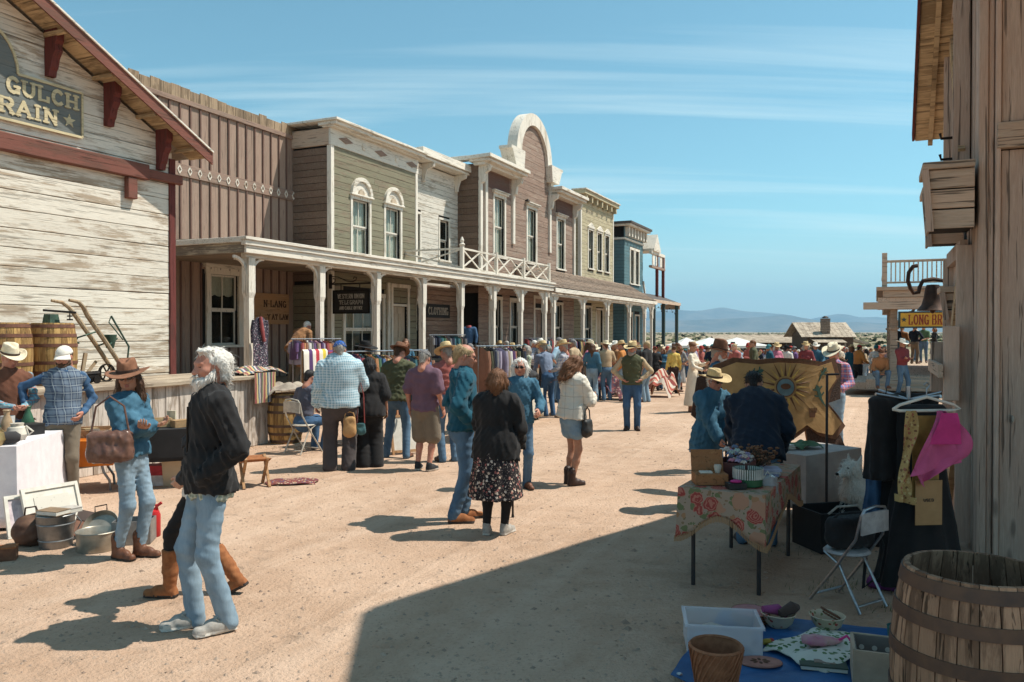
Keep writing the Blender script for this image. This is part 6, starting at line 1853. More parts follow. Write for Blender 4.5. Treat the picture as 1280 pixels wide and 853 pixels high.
 if bottom:
  kd=bottom['kind'];o=.012+bottom.get('r',0);F=Field(h)
  if kd in ('trousers','shorts','leggings'):
   if kd=='leggings':o=.004
   F.cone(T(0,0,1.05),O+Vector((0,0,-.02)),hipr*.90+o+.012,hipr*.97+o,.04,((0,1,0),.72));F.ell(O+Vector((0,.045,-.03)),(.13*ww+o,.085+o,.10),.04)
   up_=np.array(TL@Vector((0,0,1)),dtype=np.float32);O_=np.array(O,dtype=np.float32)
   F.fn(lambda Q:1.025-.925-((Q-O_)@up_),(-.6,-.6,.3),(.6,.6,1.6),0,'cut')
   for sg in (1,-1):
    a,k_,n_=HIP[sg],KNE[sg],ANK[sg];fl_=bottom.get('flare',0)
    if kd=='shorts':q=a+(k_-a)*bottom.get('len',.85);F.cone(a,q,.092*ww+o,.088*ww**.5+o+.01,.03)
    elif kd=='leggings':F.chain([a,k_,k_+(n_-k_)*.4,n_],[.085*ww,.058,.056,.042],.03)
    else:
     e=n_+(n_-k_).normalized()*bottom.get('over',.045);F.chain([a,k_,e],[.088*ww+o,.058+o+bottom.get('kr',0),.049+o+fl_],.035)
   vq=F.mesh(wrinkle(bottom.get('wr',.006),sd+9,(.035,.10),2.6)if h<.026 else None)
  else:
   z0,z1=bottom['hem'],1.04;r0,r1=bottom.get('rad',.27),hipr*.95+.012;nf=bottom.get('folds',9)
   def sk_(P):
    t_=np.clip((z1-P[...,2])/(z1-z0),0,1);x=P[...,0]-O.x;y=(P[...,1]-O.y)/(.74+.2*t_);a=np.arctan2(x,y)
    r=r1+(r0-r1)*t_**.8+.018*t_*np.sin(a*nf+3*np.sin(a*2)+sd)
    d=np.sqrt(x*x+y*y)-r;dz_=np.maximum(P[...,2]-z1,z0-P[...,2]);return np.maximum(d*.85,dz_)
   F.fn(sk_,(O.x-r0-.05,O.y-r0-.05,z0),(O.x+r0+.05,O.y+r0+.05,z1))
   vq=F.mesh(wrinkle(.004,sd+9,(.06,.12),.4)if h<.026 else None)
  ob=soft(bottom.get('name',kd),vq,bottom['m'],root)
  if bottom.get('belt')and h<.026:
   mb=MB()
   def bf(u,v_):
    a=2*math.pi*u;rr_=hipr*.95+o+.008;return T(rr_*math.cos(a),rr_*.72*math.sin(a)+.0,.985+.04*v_)
   mb.sheet(bf,28,1,.006);mb.build('belt',bottom['belt'],root,True)
 if hose:
  F=Field(h)
  for sg in (1,-1):F.chain([HIP[sg],KNE[sg],KNE[sg]+(ANK[sg]-KNE[sg])*.4,ANK[sg]],[.085*ww,.058,.056,.042],.03)
  soft('leggings',F.mesh(),hose,root)
 # shoes
 sk_kind,sm,so=shoes[0],shoes[1],(shoes[2]if len(shoes)>2 else M_dsole)
 if sk_kind=='boot' and bottom and bottom['kind']=='trousers' and bottom.get('over',.045)>0:sk_kind='cow'
 if sk_kind=='tall':       # shafts follow the shin
  sk_kind='cow'
  for sg in (1,-1):
   F=Field(h);v_=KNE[sg]-ANK[sg];F.chain([ANK[sg]-v_.normalized()*.02,ANK[sg]+v_*.3,ANK[sg]+v_*.74],[.050,.060,.069],.02);tp_=ANK[sg]+v_*.72;nv_=np.array(v_.normalized(),dtype=np.float32);tp_=np.array(tp_,dtype=np.float32)
   F.fn(lambda Q:((tp_-Q)@nv_),(-1,-1,.2),(1,1,.7),0,'cut');soft('boot_shaft',F.mesh(wrinkle(.007,sd,(.04,.1),2)),sm,root)
 for i,sg in enumerate((1,-1)):
  if sm is None:break
  hs=max(.011,min(h,.022));vq=shoe_vq(hs,sk_kind)
  shn=ANK[sg];d=(KNE[sg]-shn);pit=0.0
  if lift[i]>.02:pit=math.atan2(d.y-0.0,d.z)*-.75
  M=Matrix.Translation(Vector((shn.x,shn.y,shn.z)))@Matrix.Rotation(R(toe[i])if isinstance(toe,(list,tuple))else 0,4,'Z')@Matrix.Rotation(pit,4,'X')@Matrix.Translation(Vector((0,-.03,-.085)))
  c=vq[0][vq[1]].mean(1);ob=soft('boot' if sk_kind in ('boot','tall','cow')else 'shoe',vq,[sm,so],root,(c[:,2]<(.030 if sk_kind=='shoe' else .021)).astype(np.int32),M)
  if sk_kind=='shoe' and h<.0125:
   lc=MB()
   for k in range(5):yy=-.035-.018*k;zz=.098-.0075*k;lc.tube([(-.024,yy,zz-.012),(-.008,yy-.006,zz+.001),(.012,yy+.004,zz+.001),(.024,yy-.004,zz-.012)],.0035,5)
   lc.tube([(-.004,-.03,.103),(-.03,-.045,.098),(-.038,-.03,.088)],.003,5).tube([(.004,-.03,.103),(.03,-.05,.096),(.036,-.036,.085)],.003,5);lc.build('laces',M_pale,ob,True)
   MB().sheet(lambda u,v_:((u-.5)*.05,-.02-.05*v_,.115-.03*v_-.016*(2*u-1)**2),6,4,.004).build('tongue',sm,ob,True)
   MB().sheet(lambda u,v_:(.046*math.cos(math.pi*(1+u)),-.118+.060*math.sin(math.pi*(1+u))*(1-.1*v_),.022+.026*v_),12,3,.003).build('toe_guard',so,ob,True)
 # head things
 if hair:
  hq_=hair_vq(hair[0],max(hh,.009),hairbig);soft('hair',hq_,HR[hair[1]],root,None,HM)
  if h<.0195:strands(hq_,420 if h<.014 else 260,{'long':.10,'bob':.07,'wavy':.05}.get(hair[0],.035),.0045 if h<.014 else .006,HR[hair[1]],root,HM,sd,out=.12 if hair[0]=='wavy' else .35,down=(0,1.0,-.7)if hair[0]=='wavy' else (0,.25,-1))
 if beard:
  bq_=beard_vq(max(hh,.008),beard[1]);soft('beard',bq_,HR[beard[0]],root,None,HM)
  if h<.0195:strands(bq_,260,.04,.004,HR[beard[0]],root,HM,sd,'beard_strands',.1,(0,-.3,-1),(0,-.05,-.08))
 if hat:
  kd,m=hat[0],HT[hat[1]];kw=hat[2]if len(hat)>2 else {}
  hb=hat_mb(kd,**kw).build('cap' if kd=='cap' else 'hat',m,root,'all');tilt=hat[3]if len(hat)>3 else 0
  hb.matrix_basis=HM@Matrix.Rotation(R(tilt),4,'X')
  if kd!='cap' and h<.026:
   bnd=MB()
   def bf(u,v_):
    a=2*math.pi*u;return (.0945*math.cos(a),.016+.0945*1.2*math.sin(a),.055+.024*v_)
   bnd.sheet(bf,30,1,-.003);bnd.build('hat_band',M_band if len(hat)<5 else hat[4],hb,True)
 if glasses:
  mb=MB()
  for s_ in (-1,1):
   mb.ell((s_*.032,-.101,.008),(.026,.006,.019),14,8);mb.tube([(s_*.055,-.096,.012),(s_*.078,-.04,.010),(s_*.082,.012,.006)],.003,5)
  mb.tube([(-.01,-.106,.012),(.01,-.106,.012)],.003,5)
  g_=mb.build('sunglasses',M_shade,root,True);g_.matrix_basis=HM
 root['_t']=0;del root['_t']
 root_info=dict(root=root,T=T,SHO=SHO,ELB=ELB,WRI=WRI,K=K)
 return root_info

# ================================================================== the people one can tell apart
J_lt=denim('light_denim',(.115,.175,.225),(.25,.335,.40));J_md=denim('mid_denim',(.045,.088,.145),(.105,.175,.25));J_dk=denim('dark_denim',(.025,.055,.11),(.06,.12,.21));J_shirt=denim('denim_shirt',(.028,.085,.135),(.062,.15,.215));J_pale=denim('pale_denim_shirt',(.11,.18,.25),(.21,.31,.39))
C_black=cloth('black_cloth',(.014,.013,.013),(.022,.02,.02));C_char=cloth('charcoal_cloth',(.045,.042,.042));C_teal=cloth('teal_fleece',(.012,.085,.125),(.008,.055,.085));C_olive=cloth('olive_cloth',(.085,.088,.045));C_plum=cloth('plum_tee',(.155,.085,.115))
C_khaki=cloth('khaki_cargo',(.18,.145,.105));C_white=cloth('white_cloth',(.74,.70,.63));C_cream=cloth('cream_knit',(.66,.58,.46),(.54,.46,.36));C_rust=cloth('rust_jacket',(.33,.165,.075));C_red=cloth('faded_red_shirt',(.40,.12,.10));C_brownv=cloth('brown_vest',(.16,.065,.038))
C_tanw=cloth('tan_shirt',(.50,.37,.23));C_greyp=cloth('grey_slacks',(.075,.062,.06));C_navy=cloth('navy_shirt',(.012,.020,.035));C_yel=cloth('yellow_shirt',(.68,.47,.12));C_pink=cloth('pink_cloth',(.62,.20,.28));C_lav=cloth('lavender_shirt',(.34,.31,.42));C_bluecl=cloth('blue_cloth',(.08,.20,.38));C_green=cloth('green_cloth',(.09,.17,.09));C_orange=cloth('orange_cloth',(.52,.2,.05));C_maroon=cloth('maroon_cloth',(.20,.04,.045));C_grey=cloth('grey_cloth',(.28,.27,.26));C_sky=cloth('sky_cloth',(.30,.44,.54));C_purple=cloth('purple_cloth',(.14,.07,.2))
PL_blue=plaid('blue_check_shirt',(.42,.55,.60),(.20,.35,.43),(.70,.74,.74),.035,.35,.12);PL_navy=plaid('navy_plaid',(.055,.075,.12),(.15,.19,.24),(.30,.34,.36),.085,.5,.1);PL_turq=plaid('turquoise_pattern',(.06,.26,.36),(.35,.45,.46),(.45,.17,.12),.07,.35,.15)
PL_pink=plaid('pink_blue_plaid',(.50,.11,.14),(.15,.20,.38),(.6,.5,.5),.08,.45,.1);PL_mut=plaid('muted_plaid',(.40,.40,.42),(.18,.2,.28),(.55,.5,.46),.07,.4,.1);PL_wind=plaid('windowpane_knit',(.70,.64,.54),(.68,.62,.52),(.30,.24,.19),.16,.3,.035)
FL_skirt=floral('floral_skirt_cloth',(.022,.018,.02),[(.45,.20,.16),(.55,.42,.32),(.30,.10,.09),(.60,.50,.42)],26,.34)
FL_pink=floral('pink_floral',(.62,.50,.44),[(.65,.12,.30),(.75,.25,.4),(.5,.1,.2),(.3,.35,.2)],16,.4)
SN_grey=plain('grey_sneaker',(.40,.37,.33),(.28,.26,.23),.85,40);SN_black=plain('black_sneaker',(.03,.03,.032),rough=.7)
def L(px,py):return tuple(GT(px,py))
def onY(px,Y,z=None):X=(px-640)/FPX*Y;return (X,Y,gz(X,Y)if z is None else z)
near,mid,midf=.011,.016,.020
P={}
def boot(m):return ('boot',m,M_dsole)
P['beard']=person('white-haired bearded man in open black jacket and light jeans walking left',L(263,786),R(-56),H=1.78,w=.98,h=near,skin='red',belly=.12,lean=-1,hands=(0,0),head=(14,5,0),arms=(((.17,-.07,.99),(.6,.9,-.1)),((-.17,-.07,.99),(-.6,.9,0))),feet=((.09,.05),(-.09,-.10)),lift=(0,0),toe=(6,-6),
 hair=('wavy','white'),hairbig=.98,beard=('white',.085),top=dict(m=plaid('green_check_shirt',(.42,.45,.36),(.2,.25,.2),(.6,.6,.5),.03),hem=.83,collar=True,r=.002),jacket=dict(m=C_black,hem=.87,r=.006,collar=True,zip=M_iron,wr=.009),bottom=dict(kind='trousers',m=J_lt,r=-.004,over=.035,flare=.004,wr=.006),shoes=('shoe',SN_grey,M_sole))
P['boots']=person('person in black leggings and tall tan suede boots striding behind the bearded man',L(254,744),R(-92),H=1.58,fem=True,h=near,lean=-6,arms=('pocket','pocket'),feet=((.06,-.27),(-.06,.22)),lift=(.0,.03),toe=(0,0),hip=.885,hair=('short','brown'),top=dict(m=C_white,hem=.84),jacket=dict(m=C_char,hem=.98),bottom=dict(kind='leggings',m=C_black),shoes=('tall',M_suede))
P['hatwoman']=person('woman in wide brown hat, sunglasses, blue denim shirt and jeans, arms folded',L(165,697),R(72),H=1.60,fem=True,w=.94,h=.0125,skin='tan',lean=-3,head=(-58,4,-4),arms=('crossed','crossed'),feet=((.05,-.07),(-.07,.06)),toe=(8,-8),hair=('long','brown'),hat=('felt','rust',dict(brim=.20,crown=.12,curl=.02),4),glasses=True,
 top=dict(m=J_shirt,hem=.93,collar=True,r=.004,wr=.006),bottom=dict(kind='trousers',m=J_lt,r=-.004,over=-.03,flare=-.006),shoes=boot(M_leather))
P['vest']=person('man in cream cowboy hat, brown vest and patterned blue sleeves leaning on stage',onY(14,8.95),R(48),H=1.70,h=midf,skin='red',lean=-4,head=(8,18,0),arms=('front','front'),hair=('short','grey'),hat=('cowboy','cream',dict(brim=.185,crown=.12,curl=.05)),top=dict(m=PL_turq,hem=.9,collar=True),jacket=dict(name='vest',m=C_brownv,sleeve=0,hem=.93,r=-.004),bottom=dict(kind='trousers',m=J_md,belt=M_leather),shoes=boot(M_leather))
P['whitecap']=person('man in white cap and navy plaid vest leaning back on the stage edge',onY(78,9.0),R(18),H=1.71,w=1.04,h=midf,skin='red',lean=-7,head=(-18,20,0),arms=('pocket',((-.38,.06,1.06),(-1,.2,.2))),hair=('short','brown'),beard=('brown',.012),hat=('cap','white'),top=dict(m=J_dk,hem=.88,r=.004),jacket=dict(name='vest',m=PL_navy,sleeve=0,hem=.86,collar=True),bottom=dict(kind='trousers',m=C_khaki),shoes=boot(M_leather))
P['rust']=person('white-haired man in rust jacket bending over on the boardwalk',tuple(S((1098.6*12.7/(1095-366)-.414*12.7)/.91,12.7,.6)),R(150),H=1.72,w=1.1,h=midf,skin='red',lean=42,hair=('short','white'),top=dict(m=C_tanw),jacket=dict(m=C_rust,hem=.84,r=.01),arms=('reach','reach'),bottom=dict(kind='trousers',m=C_khaki),shoes=boot(M_leather))
P['check']=person('heavy man in pale blue checked shirt and bright blue cap, back turned',L(425,587),R(188),H=1.74,w=1.36,belly=.7,h=.017,skin='red',head=(6,12,0),arms=('down','bend'),feet=((.13,.02),(-.12,0)),hair=('short','grey'),hat=('cap','blue'),top=dict(m=PL_blue,hem=.86,r=.02,collar=True,wr=.010,sleeve=.98),bottom=dict(kind='trousers',m=C_greyp,r=.012,kr=.02,flare=.03),shoes=('shoe',SN_black,M_sole))
P['blackwoman']=person('person in loose black clothes with a red strap bag, back turned',L(462,583),R(196),H=1.52,fem=True,w=1.2,h=.018,skin='tan',lean=8,head=(0,12,0),arms=('bend','down'),hair=('bob','black'),hairbig=1.08,top=dict(m=C_black,hem=.80,r=.02,sleeve=.5),bottom=dict(kind='trousers',m=C_black,r=.02,kr=.03,flare=.05),shoes=('shoe',SN_black))
P['olive']=person('man in dark olive jacket, brown hat and jeans looking at a stall',L(497,572),R(172),H=1.70,h=.018,skin='red',lean=10,head=(-14,22,0),arms=('bend','bend'),feet=((.17,0),(-.16,.05)),hair=('short','brown'),hat=('felt','brown',dict(brim=.16,crown=.1,curl=.02)),jacket=dict(m=C_olive,hem=.86,r=.01,wr=.012,collar=True),bottom=dict(kind='trousers',m=J_md),shoes=boot(M_leather))
P['plum']=person('man in plum tee shirt, grey cap and khaki cargo shorts, back turned',L(531,588),R(160),H=1.62,w=1.05,h=.018,skin='red',belly=.2,head=(0,24,0),arms=('down','down'),feet=((.10,0),(-.10,.03)),hair=('short','grey'),hat=('cap','grey'),top=dict(m=C_plum,hem=.87,sleeve=.38,r=.014,wr=.012),bottom=dict(kind='shorts',m=C_khaki,r=.018,len=.97),shoes=('shoe',SN_black,M_sole))
P['strawred']=person('man in straw hat and faded red shirt behind the man in plum tee',L(560,577),R(205),H=1.70,h=.018,skin='red',lean=6,head=(10,18,0),arms=('bend','front'),hair=('short','grey'),hat=('felt','straw',dict(brim=.18,crown=.10,curl=.01)),top=dict(m=C_red,collar=True),bottom=dict(kind='trousers',m=J_md),shoes=boot(M_dleather))
P['teal']=person('tall man in teal fleece hoodie, sunglasses and jeans with tan shoes',L(578,651),R(102),H=1.76,h=.0135,skin='red',lean=2,head=(-8,12,0),hands=(0,0),arms=('pocket','pocket'),feet=((.07,-.05),(-.09,.07)),toe=(8,-10),hair=('fringe','blond'),hairbig=1.03,glasses=True,jacket=dict(name='hoodie',m=C_teal,hem=.90,r=.008,hood=True,wr=.013),bottom=dict(kind='trousers',m=J_md,r=.002,over=.01),shoes=('shoe',M_suede,M_dsole))
P['skirt']=person('woman in black jacket and dark floral skirt with grey slip-on shoes, back turned',L(620,668),R(163),H=1.53,fem=True,w=1.24,h=.0135,lean=4,head=(10,8,0),arms=('front',((-.20,-.22,.95),(-.7,.8,0))),feet=((.09,.02),(-.09,-.04)),hair=('bob','auburn'),hairbig=1.12,jacket=dict(m=C_black,hem=.80,r=.014,wr=.013),hose=C_black,bottom=dict(kind='skirt',m=FL_skirt,hem=.40,rad=.30),shoes=('shoe',SN_grey,M_sole))
P['skirt']['root'].rotation_euler.z+=0
P['denimfront']=person('white-haired person in blue denim shirt and sunglasses facing the camera',L(650,611),R(8),H=1.57,w=.96,h=.016,skin='red',head=(-14,4,0),arms=('bend','pocket'),hair=('bob','white'),hairbig=.98,glasses=True,top=dict(m=J_shirt,hem=.88,collar=True),bottom=dict(kind='trousers',m=J_md,belt=M_leather),shoes=boot(M_leather))
P['shawl']=person('woman in white windowpane shawl, denim shorts and brown ankle boots',L(714,606),R(128),H=1.58,fem=True,w=.98,h=.0155,skin='tan',lean=6,head=(-14,34,0),arms=('phone','phone'),feet=((.07,-.03),(-.08,.03)),hair=('long','auburn'),hairbig=1.04,top=dict(name='shawl',m=PL_wind,hem=.90,r=.022,cape=.98,wr=.013),bottom=dict(kind='shorts',m=J_pale,len=.45,r=.012),shoes=boot(M_dleather))
P['gunvest']=person('man in straw cowboy hat and dark vest over tan sleeves, thumbs in pockets',L(790,538),R(-10),H=1.66,w=1.08,h=.02,skin='red',head=(-26,4,0),arms=('hip','hip'),hair=('short','grey'),beard=('grey',.012),hat=('cowboy','straw',dict(brim=.19,crown=.12,curl=.04)),top=dict(m=C_tanw,collar=True,r=.01),jacket=dict(name='vest',m=C_olive,sleeve=0,hem=.92),bottom=dict(kind='trousers',m=J_dk,belt=M_dleather,r=.006),shoes=boot(M_dleather))
P['strawlady']=person('older woman in wide straw hat and denim jacket leaning on a cane',onY(886,8.7),R(22),H=1.47,fem=True,w=1.15,h=.016,skin='red',lean=10,head=(4,2,0),arms=(((.16,-.26,.93),(.8,.7,0)),((-.06,-.30,.90),(-.8,.7,0))),hair=('short','white'),hat=('cowboy','straw',dict(brim=.215,crown=.11,curl=.035)),glasses=True,jacket=dict(m=J_shirt,hem=.72,r=.018,collar=True,zip=J_dk,wr=.013),bottom=dict(kind='trousers',m=J_md),shoes=('shoe',SN_black))
P['navy']=person('dark-haired man in navy shirt bending over the far table, back turned',onY(947,7.15),R(168),H=1.60,w=1.26,h=.0155,skin='tan',lean=32,head=(-10,22,0),arms=('reach','bend'),feet=((.14,0),(-.13,.02)),hair=('short','black'),hairbig=1.04,top=dict(m=C_navy,hem=.80,r=.016,wr=.013),bottom=dict(kind='trousers',m=J_md),shoes=('shoe',SN_black))
P['greybeard']=person('grey-bearded man in tall brown hat and blue shirt behind the painted hide',onY(893,10.9),R(62),H=1.70,h=.02,skin='red',lean=6,head=(0,12,0),arms=('bend','down'),hair=('short','grey'),beard=('white',.07),hat=('felt','brown',dict(brim=.155,crown=.15,curl=.02),-6),top=dict(m=J_shirt,collar=True),bottom=dict(kind='trousers',m=J_dk),shoes=boot(M_dleather))
P['plaidman']=person('man in cream cowboy hat and pink-blue plaid shirt looking down',onY(1042,12.6),R(-40),H=1.66,w=1.06,h=.02,skin='red',head=(-6,22,0),arms=('bend','phone'),hair=('short','grey'),hat=('cowboy','cream',dict(brim=.20,crown=.12,curl=.05)),top=dict(m=PL_pink,collar=True,r=.01),bottom=dict(kind='trousers',m=J_lt),shoes=boot(M_leather))
P['yellow']=person('woman in yellow shirt with black braces and dark trousers, back turned',L(842,492),R(185),H=1.62,fem=True,w=1.05,h=.024,hair=('bun','brown'),top=dict(m=C_yel,r=.008),bottom=dict(kind='trousers',m=cloth('dark_brown_cloth',(.04,.022,.018)),r=.01),shoes=('shoe',SN_black))
P['creamdress']=person('woman in long cream dress holding a pink floral bundle',L(866,515),R(60),H=1.62,fem=True,h=.024,skin='tan',head=(0,14,0),arms=('phone','front'),hair=('bun','auburn'),top=dict(m=C_cream),bottom=dict(kind='skirt',m=C_cream,hem=.16,rad=.24),shoes=boot(M_leather))
P['bluewide']=person('long-haired woman in denim jacket and pale wide jeans, back turned',L(740,501),R(170),H=1.64,fem=True,h=.024,hair=('long','brown'),jacket=dict(m=J_shirt,hem=.98),bottom=dict(kind='trousers',m=J_lt,r=.01,flare=.045),shoes=boot(M_leather),arms=('bend','down'))
P['greyplaid']=person('man in straw hat and muted plaid shirt facing a clothes rail',L(704,522),R(-110),H=1.68,h=.022,skin='red',head=(0,14,0),arms=('front','bend'),hair=('short','grey'),hat=('cowboy','straw',dict(brim=.17,crown=.11,curl=.04)),top=dict(m=PL_mut,collar=True),bottom=dict(kind='trousers',m=J_dk),shoes=boot(M_leather))
P['bluebend']=person('man in grey-blue work shirt and hat leaning over a stall',L(686,520),R(-150),H=1.70,h=.022,lean=22,skin='red',arms=('reach','reach'),hair=('short','grey'),hat=('felt','straw',dict(brim=.16,crown=.1,curl=.02)),top=dict(m=cloth('grey_blue_shirt',(.19,.23,.31))),bottom=dict(kind='trousers',m=J_dk),shoes=boot(M_leather))
P['greybend']=person('man in dark grey suit jacket bending low over a table',L(663,523),R(-120),H=1.72,h=.022,lean=52,arms=('reach','reach'),hair=('short','black'),jacket=dict(m=C_char,hem=.82),bottom=dict(kind='trousers',m=C_char),shoes=('shoe',SN_black))
P['greenprint']=person('person in leafy green print shirt beside the dark grey jacket',L(658,512),R(-60),H=1.56,fem=True,h=.022,hair=('bob','grey'),top=dict(m=floral('leaf_print',(.42,.43,.34),[(.14,.2,.1),(.3,.34,.2),(.5,.5,.42)],20)),bottom=dict(kind='trousers',m=C_khaki),shoes=('shoe',SN_black),arms=('front','bend'))
P['lavender']=person('person in lavender shirt bending over bundles by the far porch',L(765,496),R(140),H=1.66,h=.024,lean=24,hair=('short','grey'),top=dict(m=C_lav,r=.01),bottom=dict(kind='trousers',m=J_md),shoes=('shoe',SN_black),arms=('reach','bend'))
P['blackhat']=person('woman in flat black hat and fringed leather behind hanging blankets',onY(457,13.7),R(40),H=1.70,fem=True,h=.02,skin='tan',hair=('long','black'),hat=('felt','black',dict(brim=.20,crown=.09,curl=.0)),head=(20,8,0),top=dict(m=J_shirt,sleeve=.3),jacket=dict(name='vest',m=M_leather,sleeve=0,hem=.8),bottom=dict(kind='trousers',m=J_dk),shoes=boot(M_leather),arms=('bend','hip'))
P['porchblue']=person('long dark-haired woman in blue shirt standing by the porch rail',tuple(S((1098.6*11.4/(1095-507)-.414*11.4)/.91,11.4,0)),R(30),H=1.70,fem=True,h=.022,skin='tan',hair=('long','brown'),top=dict(m=J_shirt),bottom=dict(kind='trousers',m=J_dk),shoes=boot(M_leather),arms=('bend','down'),head=(-20,6,0))
P['seated']=person('person in dark grey shirt seated on folding chair beside the stage end',onY(379,12.5),R(150),H=1.70,h=.02,skin='red',lean=12,hip=.50,feet=((.12,-.40),(-.12,-.36)),knees=((.1,-1,1.2),(-.1,-1,1.2)),head=(0,15,0),hair=('short','black'),arms=('bend','reach'),top=dict(m=cloth('slate_tee',(.10,.10,.13)),sleeve=.4),bottom=dict(kind='trousers',m=J_dk),shoes=('shoe',SN_black))
P['stepman']=person('man in brown hat and jeans sitting on the saloon steps',onY(1098,25.6,.12),R(-5),H=1.72,h=.026,skin='tan',lean=24,hip=.45,feet=((.14,-.42),(-.14,-.38)),knees=((.3,-1,1.2),(-.3,-1,1.2)),arms=('front','front'),hair=('short','brown'),hat=('cowboy','brown',dict(brim=.18)),top=dict(m=C_rust),bottom=dict(kind='trousers',m=J_md),shoes=boot(M_leather))
P['postman']=person('man in white hat and maroon vest leaning at the saloon post',onY(1128,25.2),R(20),H=1.78,h=.026,skin='tan',head=(-10,10,0),arms=('crossed','crossed'),feet=((.15,-.1),(-.1,.05)),hair=('short','brown'),hat=('cowboy','white',dict(brim=.20)),top=dict(m=C_maroon,r=.008),bottom=dict(kind='trousers',m=J_md),shoes=boot(M_leather))

# ------------------------------------------------------------------ the crowd farther off, each one placed and dressed on its own
CL=[('white',C_white),('black',C_black),('denim blue',J_shirt),('faded red',C_red),('olive',C_olive),('tan',C_tanw),('cream',C_cream),('pink',C_pink),('grey',C_grey),('navy',C_navy),('maroon',C_maroon),('sky blue',C_sky),('teal',C_teal),('orange',C_orange),('lavender',C_lav),('green',C_green),('plaid',PL_mut),('purple',C_purple),('rust',C_rust)]
BT=[J_md,J_dk,J_lt,C_black,C_khaki,C_greyp,J_md]
HTK=[(None,''),(None,''),(None,''),('straw','straw hat'),('cream','cream hat'),('brown','brown hat'),('white','white hat'),('black','black hat'),('cap_grey','grey cap'),('cap_red','red cap'),('cap_teal','teal cap')]
rc=random.Random(21);crowd=[]
def zone(n,xa,xb,ya,yb,where,grp):
 for i in range(n):
  x=xa+(xb-xa)*(i+rc.random()*.8)/n;y=ya+(yb-ya)*rc.random()**1.3
  crowd.append((x,y,where,grp))
zone(15,760,850,478,494,'by the far porch','shoppers by the far porch')
zone(11,640,770,476,486,'by the clothes rails','shoppers by the clothes rails')
zone(42,846,1012,464,492,'before the tents','crowd before the tents')
zone(30,985,1114,462,486,'before the cabin','crowd before the cabin')
zone(13,585,700,487,502,'behind the teal hoodie','shoppers at the middle stalls')
zone(13,690,850,484,504,'at the rug stalls','shoppers at the rug stalls')
zone(16,905,1105,474,498,'around the painted hide','crowd around the hide')
zone(6,1118,1172,474,483,'on the saloon porch','people on the saloon porch')
crowd.sort(key=lambda c:c[0]);cnt={}
for (x,y,where,grp)in crowd:
 cn,cm=rc.choice(CL);hk,hn=rc.choice(HTK);fem=rc.random()<.5;cnt[where]=cnt.get(where,0)+1
 lab='person in %s top%s, %s from left %s'%(cn,' and '+hn if hn else '',ordn(cnt[where]),where)
 hat=None
 if hk:hat=('cap',hk[4:])if hk.startswith('cap')else ('cowboy',hk,dict(brim=rc.uniform(.16,.2),crown=.11,curl=rc.choice([.01,.04,.05])))
 dress=fem and rc.random()<.25;sit=False
 z=None
 if 'saloon porch' in where:
  p=GT(x,y);loc=(p.x,p.y,.42);
 else:loc=L(x,y)
 person(lab,loc,R(rc.uniform(0,360)),H=rc.uniform(1.56,1.74)if fem else rc.uniform(1.66,1.82),w=rc.uniform(.92,1.22),fem=fem,h=.034,skin=rc.choice(['fair','tan','red','tan']),lean=rc.uniform(0,8),head=(rc.uniform(-30,30),rc.uniform(0,18),0),
           arms=(rc.choice(['down','bend','front','pocket','phone']),rc.choice(['down','bend','hip','pocket'])),feet=((.10,rc.uniform(-.1,.1)),(-.1,rc.uniform(-.1,.1))),hair=(rc.choice(['bob','long','bun'])if fem else 'short',rc.choice(['brown','black','grey','blond','auburn','white'])),hat=hat,
           top=dict(m=cm,sleeve=rc.choice([1,1,.4])),bottom=dict(kind='skirt',m=cm,hem=.3,rad=.26,name='dress')if dress else dict(kind='trousers',m=rc.choice(BT)),shoes=('shoe',rc.choice([SN_black,M_leather,SN_grey])),group=grp)

# ================================================================== things: barrels, stalls, rails, goods
W_stave=wood('barrel_stave',(.40,.24,.15),(.25,.145,.09),.5,'z',.22,crack=.8);W_stavey=wood('barrel_stave_honey',(.52,.32,.12),(.34,.19,.075),.5,'z',.22)
M_hoop=plain('hoop_iron',(.085,.06,.05),(.15,.09,.06),.6,9,metal=.5);M_hooprust=plain('hoop_rust',(.20,.085,.05),(.11,.05,.035),.8,12)
def barrel(label,loc,H=.9,r0=.275,r1=.335,m=None,mh=None,nst=24,open_top=True,hoops=(.05,.2,.36,.64,.80,.95),hw=.045,group=None,rz=0.0):
 b=thing('barrel',label,'barrel',loc,rz,group);n=8
 def rad(t_):return r0+(r1-r0)*(1-(2*t_-1)**2)
 da=2*math.pi/nst*.47;mb=MB();ring=[]
 for k in range(n+1):
  t_=k/n;r=rad(t_)
  for (rr_,a)in ((r,-da),(r,0),(r,da),(r-.022,da),(r-.022,-da)):ring.append((rr_*math.cos(a),rr_*math.sin(a),t_*H))
 fs=[]
 for k in range(n):
  for j in range(5):a=k*5+j;b_=k*5+(j+1)%5;fs.append((a,b_,b_+5,a+5))
 fs+=[(4,3,2,1,0),tuple(n*5+j for j in range(5))]
 me=mb.add(ring,fs).mesh('stave',m or W_stave)
 for k in range(nst):link('stave',me,b,None,(0,0,2*math.pi*k/nst))
 for t_ in hoops:
  z=t_*H;mb=MB();f=hw/H/2;prof=[(rad(t_-f)+.001,z-hw/2),(rad(t_-f)+.006,z-hw/2),(rad(t_+f)+.006,z+hw/2),(rad(t_+f)+.001,z+hw/2)]
  mb.lathe(prof+[prof[0]],48,caps=False).build('hoop',mh or M_hoop,b,True)
 zh=.03 if open_top else H-.03
 MB().lathe([(rad(.97)-.026,0),(rad(.97)-.026,.02)],32,(0,0,zh)).build('head',m or W_stave,b)
 return b
bp_=onY(1222,3.42);barrel('large empty oak barrel standing open at the right front',bp_,.90,.28,.335,hoops=(.055,.24,.40,.62,.80,.955),nst=26,hw=.055)
STZ=1.18
